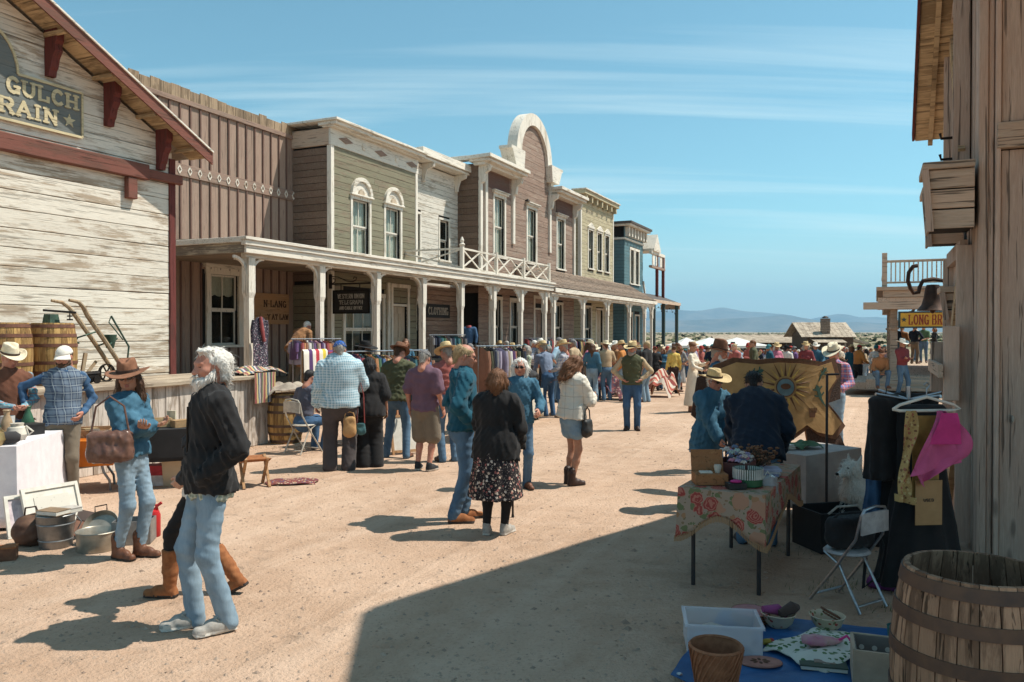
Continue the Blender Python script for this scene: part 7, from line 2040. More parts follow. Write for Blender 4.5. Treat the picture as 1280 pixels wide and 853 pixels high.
def stg(px,d):Y=1098.6*d/(1095-px);return ((px-640)/FPX*Y,Y,STZ)
barrel('honey-coloured barrel with rusty hoops on the stage, right one of the pair',stg(66,10.25),.84,.255,.30,W_stavey,M_hooprust,22,False,group='barrels on the stage');barrel('honey-coloured barrel on the stage at the left picture edge',stg(8,10.25),.84,.255,.30,W_stavey,M_hooprust,22,False,group='barrels on the stage')
barrel('dark barrel under crumpled cloth at the right end of the stage',L(357,553),.84,.25,.30,W_stavey,M_hoop,20,False)

# balance scale on the barrel
q=stg(72,10.2);sc1=thing('balance_scale','small green iron platform scale on top of the stage barrel','scale',(q[0],q[1],STZ+.84),TH+.1)
M_gr=plain('green_iron',(.06,.11,.075),(.035,.06,.045),.6,metal=.3)
MB().box((-.1,0,.06),(.16,.14,.12),taper=.8).build('base',M_gr,sc1);MB().bar((-.22,0,.17),(.30,0,.15),.02,.03).build('beam',M_iron,sc1);MB().tube([(.2,0,.15),(.2,0,.06)],.008,6).box((.2,0,.05),(.06,.05,.02)).box((.2,0,.1),(.05,.04,.02)).build('weight',M_iron,sc1)
# old hand cultivator leaning on the stage
q=stg(124,10.15);cu=thing('hand_cultivator','old wooden-handled garden seed drill with iron wheel on the stage','cultivator',q,TH)
W_hand=wood('worn_handle',(.36,.24,.14),(.5,.38,.25),.5,'z',.1)
for sx in (-.12,.12):MB().tube([(.34,sx,.12),(.05,sx,.52),(-.28,sx,.95),(-.36,sx*1.2,1.06),(-.45,sx*1.4,1.13),(-.60,sx*1.5,1.15)],[.03,.032,.034,.03,.026,.02],8).build('handle',W_hand,cu,True)
mb=MB();
for k in range(24):
 a0,a1=2*math.pi*k/24,2*math.pi*(k+1)/24;mb.bar((.12+.12*math.cos(a0),0,.13+.12*math.sin(a0)),(.12+.12*math.cos(a1),0,.13+.12*math.sin(a1)),.05,.014)
for k in range(6):a0=math.pi*k/3;mb.bar((.12,0,.13),(.12+.115*math.cos(a0),0,.13+.115*math.sin(a0)),.02,.014)
mb.build('wheel',M_iron,cu)
mb=MB().tube([(-.34,0,.64),(-.05,.0,.72),(.1,0,.66)],.012,6).tube([(-.34,0,.64),(-.38,0,.58),(-.32,0,.56)],.012,6).tube([(.12,0,.13),(.45,0,.12),(.5,0,.5),(.2,0,.95)],.014,6).tube([(.02,-.12,.5),(.3,.0,.62),(.02,.12,.5)],.012,6).tube([(.3,0,.3),(.45,0,.3)],.012,6).tube([(.2,0,.95),(.16,0,.86),(.4,0,.6)],.009,6);mb.build('iron_frame',M_gr,cu,True)
MB().lathe([(.05,0),(.09,.18),(.09,.2)],12,(.18,0,.48)).build('seed_hopper',M_gr,cu,True);MB().bar((-.30,0,0),(-.22,.0,.42),.03,.05).bar((-.3,0,.02),(-.05,0,.30),.02,.04).build('prop',W_hand,cu)
q=stg(107,9.95);mb=thing('toy_cannon','small dark iron model on wheels standing on the stage','model',q,TH);MB().box((0,0,.09),(.34,.1,.05)).tube([(-.15,0,.13),(.2,0,.14)],.035,8).build('barrel_tube',M_iron,mb)
for sx in (-.1,.12):
 for sy in (-.07,.07):MB().lathe([(.055,-.012),(.055,.012)],14,(sx,sy,.055),rot=Matrix.Rotation(R(90),3,'X')).build('wheel',M_iron,mb)
q=stg(41,9.75);th_=thing('beverage_can','white and red can standing on the stage between the two leaning men','can',q);MB().lathe([(.03,0),(.034,.01),(.034,.11),(.028,.125)],16).build('can',plain('white_tin',(.7,.68,.64)),th_,True);MB().lathe([(.0345,.03),(.0345,.06)],16,caps=False).build('red_stripe',plain('tin_red',(.5,.06,.05)),th_)
M_clear=plain('jar_glass',(.42,.46,.46),(.30,.34,.35),.1,4,bump=0,spec=.6,trans=.75)
for px,hh_,lab in ((279,.24,'tall clear glass bottle on the stage edge'),(295,.13,'short clear glass jar on the stage edge')):
 q=stg(px,9.7);b=thing('glass_bottle',lab,'bottle',q);MB().lathe([(.035,0),(.042,.01),(.042,hh_*.6),(.018,hh_*.78),(.018,hh_)]if hh_>.2 else [(.045,0),(.05,.01),(.05,hh_*.8),(.042,hh_*.85),(.042,hh_)],16).build('glass',M_clear,b,True);MB().lathe([(.021,hh_-.012),(.021,hh_+.006)]if hh_>.2 else [(.045,hh_-.02),(.045,hh_+.004)],12).build('lid',M_pale,b)
# striped blanket over the stage corner, cloth on the barrel
ST_bl=stripes('serape',[(.30,.10,.09),(.55,.42,.2),(.07,.12,.16),(.5,.46,.4),(.16,.07,.12),(.1,.15,.09),(.45,.3,.2)],.22,'X',.05)
def heap(name,label,cat,loc,rz,sx,sy,sz,m,seed=0,nu=22,nv=16,group=None,part='cloth'):
 """crumpled cloth lying in a heap"""
 o=thing(name,label,cat,loc,rz,group);rg_=np.random.default_rng(seed);ph=rg_.uniform(0,6,12)
 def f(u,v_):
  x,y=(u-.5)*2,(v_-.5)*2;e=max(0.0,1-(abs(x)**3+abs(y)**3)*.62)
  z=sz*(e**.6)*(.75+.18*math.sin(5*x+ph[0]+2*math.sin(3*y+ph[1]))+.14*math.sin(9*y+ph[2]+2*x))+.004
  return (x*sx/2*(1+.08*math.sin(4*y+ph[3])),y*sy/2*(1+.08*math.sin(4*x+ph[4])),z)
 MB().sheet(f,nu,nv,.006).build(part,m,o,True);return o
q=stg(318,9.62);heap('folded_blanket','striped blanket folded over the right corner of the stage','blanket',q,TH,1.0,.55,.14,ST_bl,2)
q=L(360,553);heap('piled_cloth','pale crumpled clothes heaped on the dark barrel','clothes',(q[0],q[1],.84),.3,.62,.55,.2,cloth('mixed_pale_cloth',(.42,.36,.28),(.2,.15,.13)),4)
bl=thing('draped_blanket','striped blanket end hanging down the stage front','blanket',tuple(S(10.45,9.30,0)),TH);MB().sheet(lambda u,v_:((u-.5)*.5,-.02-.02*math.sin(u*12)*(1-v_),.72+.5*v_),12,8,.008).build('cloth',ST_bl,bl,True)

# ------------------------------------------------------------------ tables
def drape(mb,Lx,Ly,z,drop,seed=0,amp=.018,over=.01,corner=0.0,fr=7.0):
 """tablecloth: flat top, four hanging sides with folds"""
 ph=seed*1.7;n=60;hx,hy=Lx/2+over,Ly/2+over;per=[]
 for k in range(n):
  t_=k/n*4;s_=int(t_);f=t_-s_
  c=[(-hx,-hy),(hx,-hy),(hx,hy),(-hx,hy)];a,b=c[s_],c[(s_+1)%4];per.append((a[0]+(b[0]-a[0])*f,a[1]+(b[1]-a[1])*f,min(f,1-f)))
 rows=7;vs=[];fs=[]
 for r in range(rows+1):
  v_=r/rows
  for k,(x,y,f)in enumerate(per):
   w_=math.sin(k*2*math.pi/n*fr+ph)*.6+math.sin(k*2*math.pi/n*fr*2.3+ph*2)*.4;L_=math.hypot(x,y);o=amp*w_*v_+.02*v_*(1 if f<.06 else .5)
   d=drop[k%n]if isinstance(drop,list)else drop+corner*max(0,1-f*4)
   vs.append((x+x/L_*o,y+y/L_*o,z+.006-d*v_-(.004 if r else 0)))
 for r in range(rows):
  for k in range(n):a=r*n+k;b=r*n+(k+1)%n;fs.append((b,a,a+n,b+n))
 fs.append(tuple(range(n)));return mb.add(vs,fs)
def solid(o,th=.004):
 m=o.modifiers.new('thickness','SOLIDIFY');m.thickness=th;return o
M_legs=plain('dark_steel',(.045,.045,.05),(.07,.06,.055),.5,metal=.6);M_chrome=plain('bright_steel',(.45,.45,.46),(.3,.3,.31),.3,30,metal=.9)
def ftable(label,loc,rz,Lx,Ly,H,m,legs=M_legs,arch=False):
 t_=thing('folding_table',label,'table',loc,rz);MB().b2((-Lx/2,-Ly/2,H-.03),(Lx/2,Ly/2,H)).build('tabletop',m,t_)
 for sx in (-1,1):
  x=sx*(Lx/2-.14)
  for sy in (-1,1):MB().tube([(x,sy*(Ly/2-.06),0),(x,sy*(Ly/2-.06),H-.03)],.016,8).build('leg',legs,t_,True)
  y=Ly/2-.06
  if arch:MB().tube([(x,-y,H-.28),(x,-y*.7,H-.2),(x,0,H-.165),(x,y*.7,H-.2),(x,y,H-.28)],.012,8).build('arched_brace',legs,t_,True)
  else:MB().tube([(x,-y,H-.25),(x,y,H-.25)],.010,8).build('brace',legs,t_)
 return t_
T_top=plain('table_top',(.45,.40,.34),rough=.6)
# white-clothed stall at left
wt=(-5.62,8.25);wrz=R(12)
ftable('folding table hidden under a white sheet at the left edge',(wt[0],wt[1],0),wrz,1.45,1.55,.80,T_top)
wc=thing('white_sheet','long white sheet draped over the left stall table','tablecloth',(wt[0],wt[1],0),wrz);solid(drape(MB(),1.45,1.55,.80,.77,3,.012,.01).build('cloth',cloth('white_sheet_cloth',(.74,.69,.69),(.62,.57,.58)),wc,True))
def onwt(x,y):c,s_=math.cos(wrz),math.sin(wrz);return (wt[0]+x*c-y*s_,wt[1]+x*s_+y*c,.808)
goods=[('brass_cup','tall brass cup','cup',(.42,.28,.1),'cup',.45,-.1),('enamel_bowl','dull enamel bowl','bowl',(.5,.47,.42),'bowl',-.1,-.5),('red_ornament','small red ornament','ornament',(.5,.05,.06),'ball',.12,-.15),('brass_pot','small brass pot','pot',(.40,.28,.12),'pot',.06,-.62),
         ('tin_box','grey tin box','box',(.3,.3,.29),'box',-.35,-.25),('wooden_box','brown wooden trinket box','box',(.27,.15,.08),'box',.3,.28),('glass_vase','dark glass vase','vase',(.06,.09,.08),'vase',-.28,-.62),('cream_jug','cream china jug','jug',(.66,.6,.5),'pot',-.48,-.55),('copper_pan','copper dish','dish',(.42,.18,.09),'bowl',.02,.15),
         ('pewter_mug','pewter mug','mug',(.24,.23,.22),'cup',-.12,.05),('toy_figure','small tan carved figure','figurine',(.5,.34,.2),'vase',.2,-.42),('black_tin','black tin','tin',(.03,.03,.03),'box',-.6,-.1),('orange_tub','orange striped tub','tub',(.55,.22,.08),'cup',-.15,.4),('white_cup','white china cup','cup',(.72,.7,.66),'cup',.42,.5),('green_bottle','green glass bottle','bottle',(.05,.14,.08),'vase',-.5,.35)]
for i,(nm,what,ct,col,kd,x,y)in enumerate(goods):
 x,y=.02+.165*(i%4)+.05*((i//4)%2),-.62+.33*(i//4)+.1*((i*7)%3-1)
 o=thing(nm,'%s among the bric-a-brac on the white-sheeted stall'%what,ct,onwt(x,y),random.random()*3,'bric-a-brac on the white stall');o.scale=(1.4,1.4,1.4);m=plain(nm+'_stuff',col,None,.4,14,metal=.6 if kd in ('cup','pot')and col[2]<.3 else 0)
 if kd=='cup':MB().lathe([(.04,0),(.045,.005),(.05,.13),(.046,.13),(.04,.02)],16,caps=False).build('body',m,o,True)
 elif kd=='bowl':MB().lathe([(.04,0),(.09,.03),(.12,.07),(.115,.07),(.08,.03),(.0,.015)],18,caps=False).build('body',m,o,True);MB().lathe([(.12,.066),(.125,.07),(.12,.074)],18,caps=False).build('rim',m,o,True)
 elif kd=='ball':MB().ell((0,0,.045),(.05,.05,.045)).build('body',m,o,True);MB().tube([(0,0,.08),(0,0,.11)],.008,6).build('stem',M_iron,o)
 elif kd=='pot':MB().lathe([(.05,0),(.075,.04),(.06,.09),(.04,.1),(.045,.12)],16).build('body',m,o,True);MB().tube([(.07,0,.03),(.11,0,.06),(.06,0,.1)],.007,6).build('handle',m,o,True)
 elif kd=='vase':MB().lathe([(.03,0),(.05,.06),(.03,.13),(.018,.16),(.024,.19)],14).build('body',m,o,True);MB().lathe([(.025,.188),(.028,.193),(.025,.198)],14).build('lip',m,o,True)
 else:MB().box((0,0,.035),(.18,.13,.07)).build('body',m,o);MB().box((0,0,.076),(.185,.135,.012)).build('lid',m,o)
p_=onwt(.58,-.66);ro=thing('rolled_cushion','dark grey rolled cloth on the corner of the white-sheeted stall','cushion',p_,R(30));MB().tube([(-.14,0,.06),(-.1,0,.065),(.1,0,.065),(.14,0,.06)],[.03,.06,.06,.03],12).build('roll',C_char,ro,True);MB().tube([(-.05,-.061,.06),(-.05,0,.126),(-.05,.061,.06)],.005,5).build('tie',M_dleather,ro)
# pictures and tin things in front of it
def framed(label,loc,rz,w,hgt,tilt,mf,mp,mm):
 o=thing('framed_picture',label,'picture',loc,rz);o.rotation_euler=(R(tilt),0,rz);f=MB()
 for p,q in (((-w/2,0),(w/2,0)),((-w/2,hgt),(w/2,hgt))):f.bar((p[0]-.015,0,p[1]),(q[0]+.015,0,q[1]),.03,.035)
 for x in (-w/2,w/2):f.bar((x,0,0),(x,0,hgt),.03,.035)
 f.build('frame',mf,o);MB().b2((-w/2+.01,.0,.01),(w/2-.01,.008,hgt-.01)).build('mat',mm,o);MB().b2((-w/2+.09,-.006,.08),(w/2-.09,-.001,hgt-.08)).build('print',mp,o);return o
M_paper=plain('paper',(.72,.68,.60),(.6,.56,.48),.8);M_sketch=floral('ink_sketch',(.62,.58,.50),[(.30,.28,.24),(.45,.42,.36),(.62,.58,.5)],26,.2);M_pinkp=floral('pink_print',(.68,.58,.57),[(.60,.42,.46),(.66,.5,.5),(.7,.6,.6)],60,.12)
q=L(72,664);framed('cream matted sketch leaning on the white sheet behind the bucket',(q[0],q[1],0.02),R(58),.50,.42,-20,M_paper,M_sketch,M_paper);q=L(44,668);framed('pale pink print leaning on the white sheet corner',(q[0],q[1],.02),R(48),.42,.36,-20,M_paper,M_pinkp,plain('pink_card',(.70,.60,.62)))
M_galv=plain('galvanised',(.34,.34,.33),(.22,.22,.22),.45,10,metal=.7);M_tin=plain('worn_tin',(.48,.43,.35),(.3,.27,.22),.4,8,metal=.6)
q=L(70,683);bu=thing('galvanised_bucket','galvanised bucket full of old books by the white sheet','bucket',q,.4)
MB().lathe([(.125,0),(.13,.005),(.155,.28),(.16,.285),(.155,.29),(.148,.28),(.12,.02),(0,.02)],28,caps=False).build('pail',M_galv,bu,True)
for z in (.06,.2):MB().lathe([(.13+z*.1,z),(.134+z*.1,z+.008),(.131+z*.1,z+.016)],28,caps=False).build('rib',M_galv,bu,True)
MB().tube([(.158,0,.26),(.2,0,.2),(.17,0,.14)],.006,6).build('handle',M_galv,bu,True)
for i,(x,y,z,rz,col)in enumerate(((-.03,0,.30,.2,(.42,.30,.2)),(.05,.06,.315,1.0,(.55,.5,.44)),(.02,-.07,.33,-.3,(.3,.2,.12)))):
 b=thing('old_book','%s old book sticking out of the galvanised bucket'%('brown','cream','dark tan')[i],'book',(q[0]+x,q[1]+y,z),rz,'books in the bucket');MB().box((0,0,0),(.22,.15,.03)).build('pages',M_paper,b);MB().box((0,0,.018),(.225,.155,.005)).box((0,0,-.018),(.225,.155,.005)).box((-.112,0,0),(.005,.155,.036)).build('cover',plain('book_cover_%d'%i,col),b)
q=L(38,681);F=Field(.016);F.ell((0,0,.12),(.16,.13,.15),.03).ell((.05,.02,.2),(.09,.08,.08),.04).box((0,0,-.06),(1,1,.12),0,0,op='cut');sk1=thing('brown_sack','crumpled brown leather bag slumped beside the galvanised bucket','bag',q);soft('sack',F.mesh(wrinkle(.014,6,(.05,.12))),plain('brown_hide',(.14,.075,.045),(.07,.035,.025),.7,9),sk1);MB().tube([(-.05,0,.26),(-.03,-.02,.33),(.05,0,.34),(.08,0,.26)],.008,6).build('strap',M_dleather,sk1,True)
q=L(122,687);tb=thing('tin_tub','round pale tin wash tub on the ground by the bucket','tub',q);MB().lathe([(.155,0),(.16,.01),(.17,.16),(.178,.165),(.172,.17),(.164,.16),(.15,.015),(0,.012)],30,caps=False).build('pan',M_tin,tb,True)
for sx in (-1,1):MB().tube([(sx*.165,-.04,.12),(sx*.195,-.03,.09),(sx*.195,.03,.09),(sx*.165,.04,.12)],.006,6).build('handle',M_galv,tb,True)
q2=L(124,680);pn=thing('enamel_pan','large round pan propped up inside the tin tub','pan',(q2[0]+.02,q2[1]+.02,.14));pn.rotation_euler=(R(52),R(-10),.2);MB().lathe([(0,.0),(.125,.0),(.15,.05),(.156,.052),(.152,.058),(.13,.012),(0,.01)],28,caps=False).build('pan',M_tin,pn,True);MB().tube([(-.05,.15,.05),(-.05,.2,.06),(.05,.2,.06),(.05,.15,.05)],.006,6).build('handle',M_iron,pn,True)
q=L(101,672);lt=thing('leather_case','flattened brown leather case leaning beside the bucket','case',q);lt.rotation_euler=(R(-30),R(20),.6);MB().box((0,0,.12),(.16,.035,.24)).build('case',M_leather,lt);MB().box((0,-.02,.2),(.162,.006,.1)).build('flap',M_dleather,lt)
q=L(168,678);gb=thing('grey_bin','low grey rectangular bin behind the brown boots','bin',q,.2);MB().box((0,0,.01),(.30,.22,.02)).build('base',M_galv,gb)
for (c,d)in (((0,-.11,.11),(.32,.012,.2)),((0,.11,.11),(.32,.012,.2)),((-.155,0,.11),(.012,.21,.2)),((.155,0,.11),(.012,.21,.2))):MB().box(c,d).build('side',M_galv,gb)
q=L(189,671);ca=thing('red_fuel_can','bright red metal fuel can with handle beside the woman in the hat','can',q,.3);M_rc=plain('red_enamel',(.50,.025,.03),(.38,.02,.02),.35,8)
MB().lathe([(.075,0),(.082,.01),(.082,.2),(.07,.235),(.03,.25)],24,sy=.8).build('body',M_rc,ca,True);MB().tube([(-.06,0,.22),(-.05,0,.29),(.05,0,.29),(.06,0,.22)],.009,8).build('handle',M_rc,ca,True);MB().tube([(.03,0,.24),(.05,0,.28),(.09,0,.31)],.014,8).lathe([(.024,0),(.024,.02)],12,(.0,0,.25)).build('spout',M_rc,ca,True)
q=L(4,700);wb=thing('wooden_block','small brown wooden box lying at the left picture edge','box',q,.4);MB().box((0,0,.05),(.2,.12,.1)).build('body',M_leather,wb);MB().box((0,0,.106),(.205,.125,.012)).build('lid',M_suede,wb)
# orange wheelbarrow with a tray on it
q=L(112,611);wbw=thing('wheelbarrow','orange wheelbarrow with grey tube legs behind the white-sheeted stall','wheelbarrow',q,R(20));M_or=plain('orange_paint',(.68,.20,.02),(.55,.15,.02),.4,6)
mb=MB();b0=[(-.42,-.22,.30),(.28,-.22,.30),(.28,.22,.30),(-.42,.22,.30)];t0=[(-.68,-.36,.62),(.42,-.36,.62),(.42,.36,.62),(-.68,.36,.62)];mb.add(b0+t0,[(3,2,1,0),(0,1,5,4),(1,2,6,5),(2,3,7,6),(3,0,4,7)]);solid(mb.build('tray',M_or,wbw),.008)
rim=MB();
for i in range(4):rim.tube([t0[i],t0[(i+1)%4]],.016,8)
rim.build('rim',M_or,wbw,True)
for sy in (-.2,.2):MB().tube([(.16,sy,.30),(.18,sy,.22),(.24,sy,.12),(.25,sy,.0)],.015,8).build('leg',M_galv,wbw,True);MB().tube([(-.7,sy*.4,.22),(.2,sy,.32),(.75,sy*1.3,.60)],.018,8).build('handle',M_galv,wbw,True)
MB().lathe([(.12,-.03),(.18,-.04),(.2,0),(.18,.04),(.12,.03)],20,(-.74,0,.2),rot=Matrix.Rotation(R(90),3,'X')).build('wheel',M_black,wbw,True)
tr=thing('wooden_tray','wooden tray of small goods resting on the orange wheelbarrow','tray',(q[0]-.1,q[1],.64),R(20));MB().box((0,0,.01),(.7,.46,.02)).build('base',M_plank,tr)
for c,d in (((0,-.22,.05),(.7,.02,.08)),((0,.22,.05),(.7,.02,.08)),((-.34,0,.05),(.02,.42,.08)),((.34,0,.05),(.02,.42,.08))):MB().box(c,d).build('side',M_plank,tr)
for i,(x,y,col,wh)in enumerate(((-.2,0,(.45,.1,.08),'red'),(.08,.05,(.5,.36,.2),'tan'),(.22,-.1,(.2,.16,.14),'dark'))):b=thing('small_box','%s small box in the tray on the wheelbarrow'%wh,'box',(q[0]-.1+x,q[1]+y,.662),i,'boxes in the tray');MB().box((0,0,.03),(.16,.1,.06)).build('body',plain('smallbox_%d'%i,col),b);MB().box((0,0,.064),(.165,.105,.008)).build('lid',plain('smallboxlid_%d'%i,tuple(c*.8 for c in col)),b)
# black-clothed table
bt=onY(212,9.9);ftable('folding table under a black cloth behind the bearded man',(bt[0],bt[1],0),R(24),1.05,.62,.72,T_top);bc=thing('black_cloth','black tablecloth hanging from the table behind the bearded man','tablecloth',(bt[0],bt[1],0),R(24));solid(drape(MB(),1.05,.62,.72,.38,5,.015).build('cloth',C_black,bc,True))
for i,(x,y,nm,what,col,d)in enumerate(((-.40,-.1,'dark_dish','dark flat dish',(.05,.04,.035),(.2,.16,.04)),(-.12,.0,'slat_crate','pale wooden slat crate',(.55,.38,.2),(.26,.2,.1)),(.12,-.12,'gift_box','tan cardboard box',(.45,.28,.14),(.2,.14,.08)),(.32,.05,'book_stack','stack of brown books',(.34,.2,.1),(.2,.15,.16)),(.02,.16,'cream_card','upright cream card',(.74,.66,.48),(.02,.13,.17)))):
 c_,s_=math.cos(R(24)),math.sin(R(24));o=thing(nm,'%s on the black-clothed table'%what,nm.split('_')[1],(bt[0]+x*c_-y*s_,bt[1]+x*s_+y*c_,.73),R(24)+i*.2);m=plain(nm+'_m',col,None,.7)
 if nm=='slat_crate':
  for k in range(3):
   for sy in (-.1,.1):MB().box((0,sy,.02+k*.035),(.26,.012,.028)).build('slat',m,o)
   for sx in (-.125,.125):MB().box((sx,0,.02+k*.035),(.012,.19,.028)).build('slat',m,o)
  MB().box((0,0,.004),(.25,.19,.008)).build('base',m,o)
 elif nm=='book_stack':
  for k in range(4):MB().box((.01*(k%2),0,.02+k*.04),(.2-.01*k,.15,.036),Matrix.Rotation(.15*k,3,'Z')).build('book',plain('bk%d'%k,((.34,.2,.1),(.5,.4,.28),(.2,.1,.07),(.4,.25,.13))[k]),o)
 else:MB().box((0,0,d[2]/2),d).build('body',m,o);MB().box((0,0,d[2]+.004),(d[0]*1.02,d[1]*1.02,.008)).build('lid',m,o)
sb_=L(194,606);o=thing('shoe_box','red and white shoe box under the black-clothed table','box',sb_,.15);MB().box((0,0,.065),(.26,.2,.13)).build('box',plain('white_card',(.72,.66,.62)),o);MB().box((0,0,.155),(.27,.21,.05)).build('lid',plain('red_card',(.55,.05,.06)),o);MB().box((0,0,.215),(.26,.2,.07)).build('top_box',plain('red_card',(.55,.05,.06)),o)
pb_=L(222,606);o=thing('storage_bin','beige plastic storage bin under the black-clothed table','bin',pb_,.1);M_beige=plain('beige_plastic',(.50,.38,.25),(.44,.33,.21),.5,5)
MB().box((0,0,.16),(.30,.26,.32),Matrix.Rotation(math.pi,3,'X'),.88).build('bin',M_beige,o);MB().box((0,0,.325),(.345,.305,.02)).build('rim',M_beige,o)
# bags, canes carried by people
def handbag(label,loc,rz,w,d,hgt,m,strap=.25,soft_h=.012,seed=1,ms=None):
 o=thing('handbag',label,'bag',loc,rz);F=Field(soft_h);F.box((0,0,hgt/2),(w,d,hgt),.02,min(d*.45,.05));F.ell((0,0,hgt*.3),(w*.52,d*.62,hgt*.34),.04)
 soft('pouch',F.mesh(wrinkle(.008,seed,(.04,.1))),m,o);MB().tube([(-w*.4,0,hgt*.95),(-w*.3,0,hgt+strap*.7),(0,0,hgt+strap),(w*.3,0,hgt+strap*.7),(w*.4,0,hgt*.95)],.009,6).build('strap',ms or m,o,True);return o
q=AT(138,578,6.42);handbag('large shiny brown leather bag on the shoulder of the woman in the hat',(q.x,q.y,q.z),R(20),.34,.16,.26,plain('glossy_brown',(.20,.11,.08),(.09,.045,.035),.25,12),.27,.011)
q=AT(437,546,10.9);handbag('crumpled tan paper bag in the hand of the man in checked shirt',(q.x,q.y,q.z),R(10),.17,.1,.28,cloth('paper_bag',(.46,.26,.11)),.06,.014,5)
q=AT(451,543,11.0);handbag('small teal shoulder bag on a red strap of the person in black',(q.x,q.y,q.z),R(5),.13,.05,.16,cloth('teal_bag',(.06,.14,.15)),.55,.014,7,plain('red_strap',(.30,.06,.05)))
q=AT(734,546,9.8);handbag('black handbag held by the woman in the white shawl',(q.x,q.y,q.z),R(60),.2,.09,.22,M_black,.14,.014,9)
for (lab,p,hz)in (('black walking cane of the woman in the floral skirt',L(641,647),.86),('dark wooden cane of the older woman in the straw hat',onY(908,8.45),.86)):
 o=thing('walking_cane',lab,'cane',p,.5);MB().tube([(0,0,.02),(0,0,hz-.05)],.011,8).build('shaft',M_iron,o);MB().tube([(0,0,hz-.05),(0,-.02,hz),(0,-.07,hz+.02),(0,-.11,hz-.02)],.013,8).build('handle',M_dleather,o,True);MB().lathe([(.016,0),(.014,.03)],10).build('ferrule',M_black,o)
# folding chair of the seated person, stool and rug on the ground
def fchair(label,loc,rz,ms,mf):
 o=thing('folding_chair',label,'chair',loc,rz);MB().lathe([(.0,0),(.17,.0),(.19,.012),(.17,.03),(0,.032)],24,(0,0,.43),sy=.95,caps=False).build('seat',ms,o,True)
 for sx in (-.19,.19):MB().tube([(sx,-.21,.01),(sx*.95,.0,.30),(sx*.92,.20,.60),(sx*.85,.24,.80)],.012,8).build('front_leg',mf,o,True);MB().tube([(sx*.9,.24,.01),(sx*.86,.05,.36),(sx*.82,-.1,.44)],.012,8).build('rear_leg',mf,o,True)
 for y,z,k in ((.21,.06,.9),(-.18,.06,1.0)):MB().tube([(-.19*k,y,z),(.19*k,y,z)],.010,8).build('stretcher',mf,o)
 MB().tube([(-.162,.24,.79),(-.13,.245,.84),(0,.25,.86),(.13,.245,.84),(.162,.24,.79)],.012,8).build('top_rail',mf,o,True)
 MB().sheet(lambda u,v_:((u-.5)*.33,.235+.04*math.sin(u*math.pi),.66+.17*v_-.02*(2*u-1)**2),10,4,.02).build('backrest',ms,o,True);return o
q=onY(379,12.5);fchair('white metal folding chair under the seated person by the stage',q,R(150),M_pale,M_pale)
q=L(318,608);o=thing('folding_stool','small wooden folding stool behind the bearded man','stool',q,.5)
for sx in (-.15,.15):MB().bar((sx,-.16,0),(sx,.16,.36),.03,.04).build('leg',M_plank,o);MB().bar((sx*.85,.16,0),(sx*.85,-.16,.36),.03,.04).build('leg',M_plank,o)
MB().sheet(lambda u,v_:((u-.5)*.34,(v_-.5)*.34,.36-.05*math.sin(v_*math.pi)),4,8,.008).build('seat',M_suede,o,True)
q=L(365,604);heap('ground_rug','small dark patterned rug lying crumpled on the dirt','rug',q,.2,.62,.36,.05,floral('rug_pattern',(.16,.05,.05),[(.4,.3,.2),(.08,.08,.14),(.3,.12,.08)],30),7)

# ------------------------------------------------------------------ clothes rails
GC={'navy':(.025,.035,.07),'black':(.015,.015,.016),'grey':(.20,.19,.19),'lilac':(.36,.30,.42),'rust':(.32,.12,.05),'olive':(.10,.10,.05),'white':(.68,.64,.58),'red':(.42,.05,.05),'teal':(.03,.16,.19),'yellow':(.62,.42,.08),'orange':(.55,.20,.04),'purple':(.13,.05,.18),'tan':(.42,.29,.18),'blue':(.06,.15,.34),'pink':(.55,.2,.28),'brown':(.16,.08,.05),'green':(.05,.16,.08)}
def gmat(c):
 q=GC[c];g=sum(q)/3
 return cloth('garment_'+c,tuple(.72*x+.28*g for x in q),None)
_gm={}
def garment_mesh(c,L_,W_,k):
 key=(c,round(L_,2),k)
 if key in _gm:return _gm[key]
 rg_=random.Random(k);ph=[rg_.uniform(0,6)for _ in range(4)];mb=MB();n=10;m=14;vs=[];fs=[]
 for i in range(n+1):
  t_=i/n;z=-.03-t_*L_;w=W_*(.38+.62*min(1,t_/.12)**.6)*(1+.1*t_);th=.022+.03*t_+.012*math.sin(ph[0]+t_*4)
  for j in range(m):
   a=2*math.pi*j/m;x=math.cos(a)*w/2;y=math.sin(a)*th*(1+.35*math.sin(3*a+ph[1])*t_)+.02*t_*math.sin(x*26+ph[2]);vs.append((x,y,z+(.02*math.sin(a*2+ph[3])if i==n else 0)))
 for i in range(n):
  for j in range(m):a=i*m+j;b=i*m+(j+1)%m;fs.append((b,a,a+m,b+m))
 fs+=[tuple(range(m)),tuple(reversed(range(n*m,n*m+m)))]
 mb.add(vs,fs)
 for sx in (-1,1):mb.tube([(sx*W_*.42,0,-.10),(sx*W_*.52,.01,-.3),(sx*W_*.5,.015,-.58 if L_>.6 else -.3)],[.05,.045,.035],8)
 _gm[key]=mb.mesh('cloth',gmat(c),True);return _gm[key]
hang_me=MB().tube([(-.2,0,-.07),(0,0,-.02),(.2,0,-.07)],.006,5).tube([(0,0,-.02),(0,0,.02),(.012,0,.045),(0,0,.05)],.004,5).mesh('hanger',M_iron)
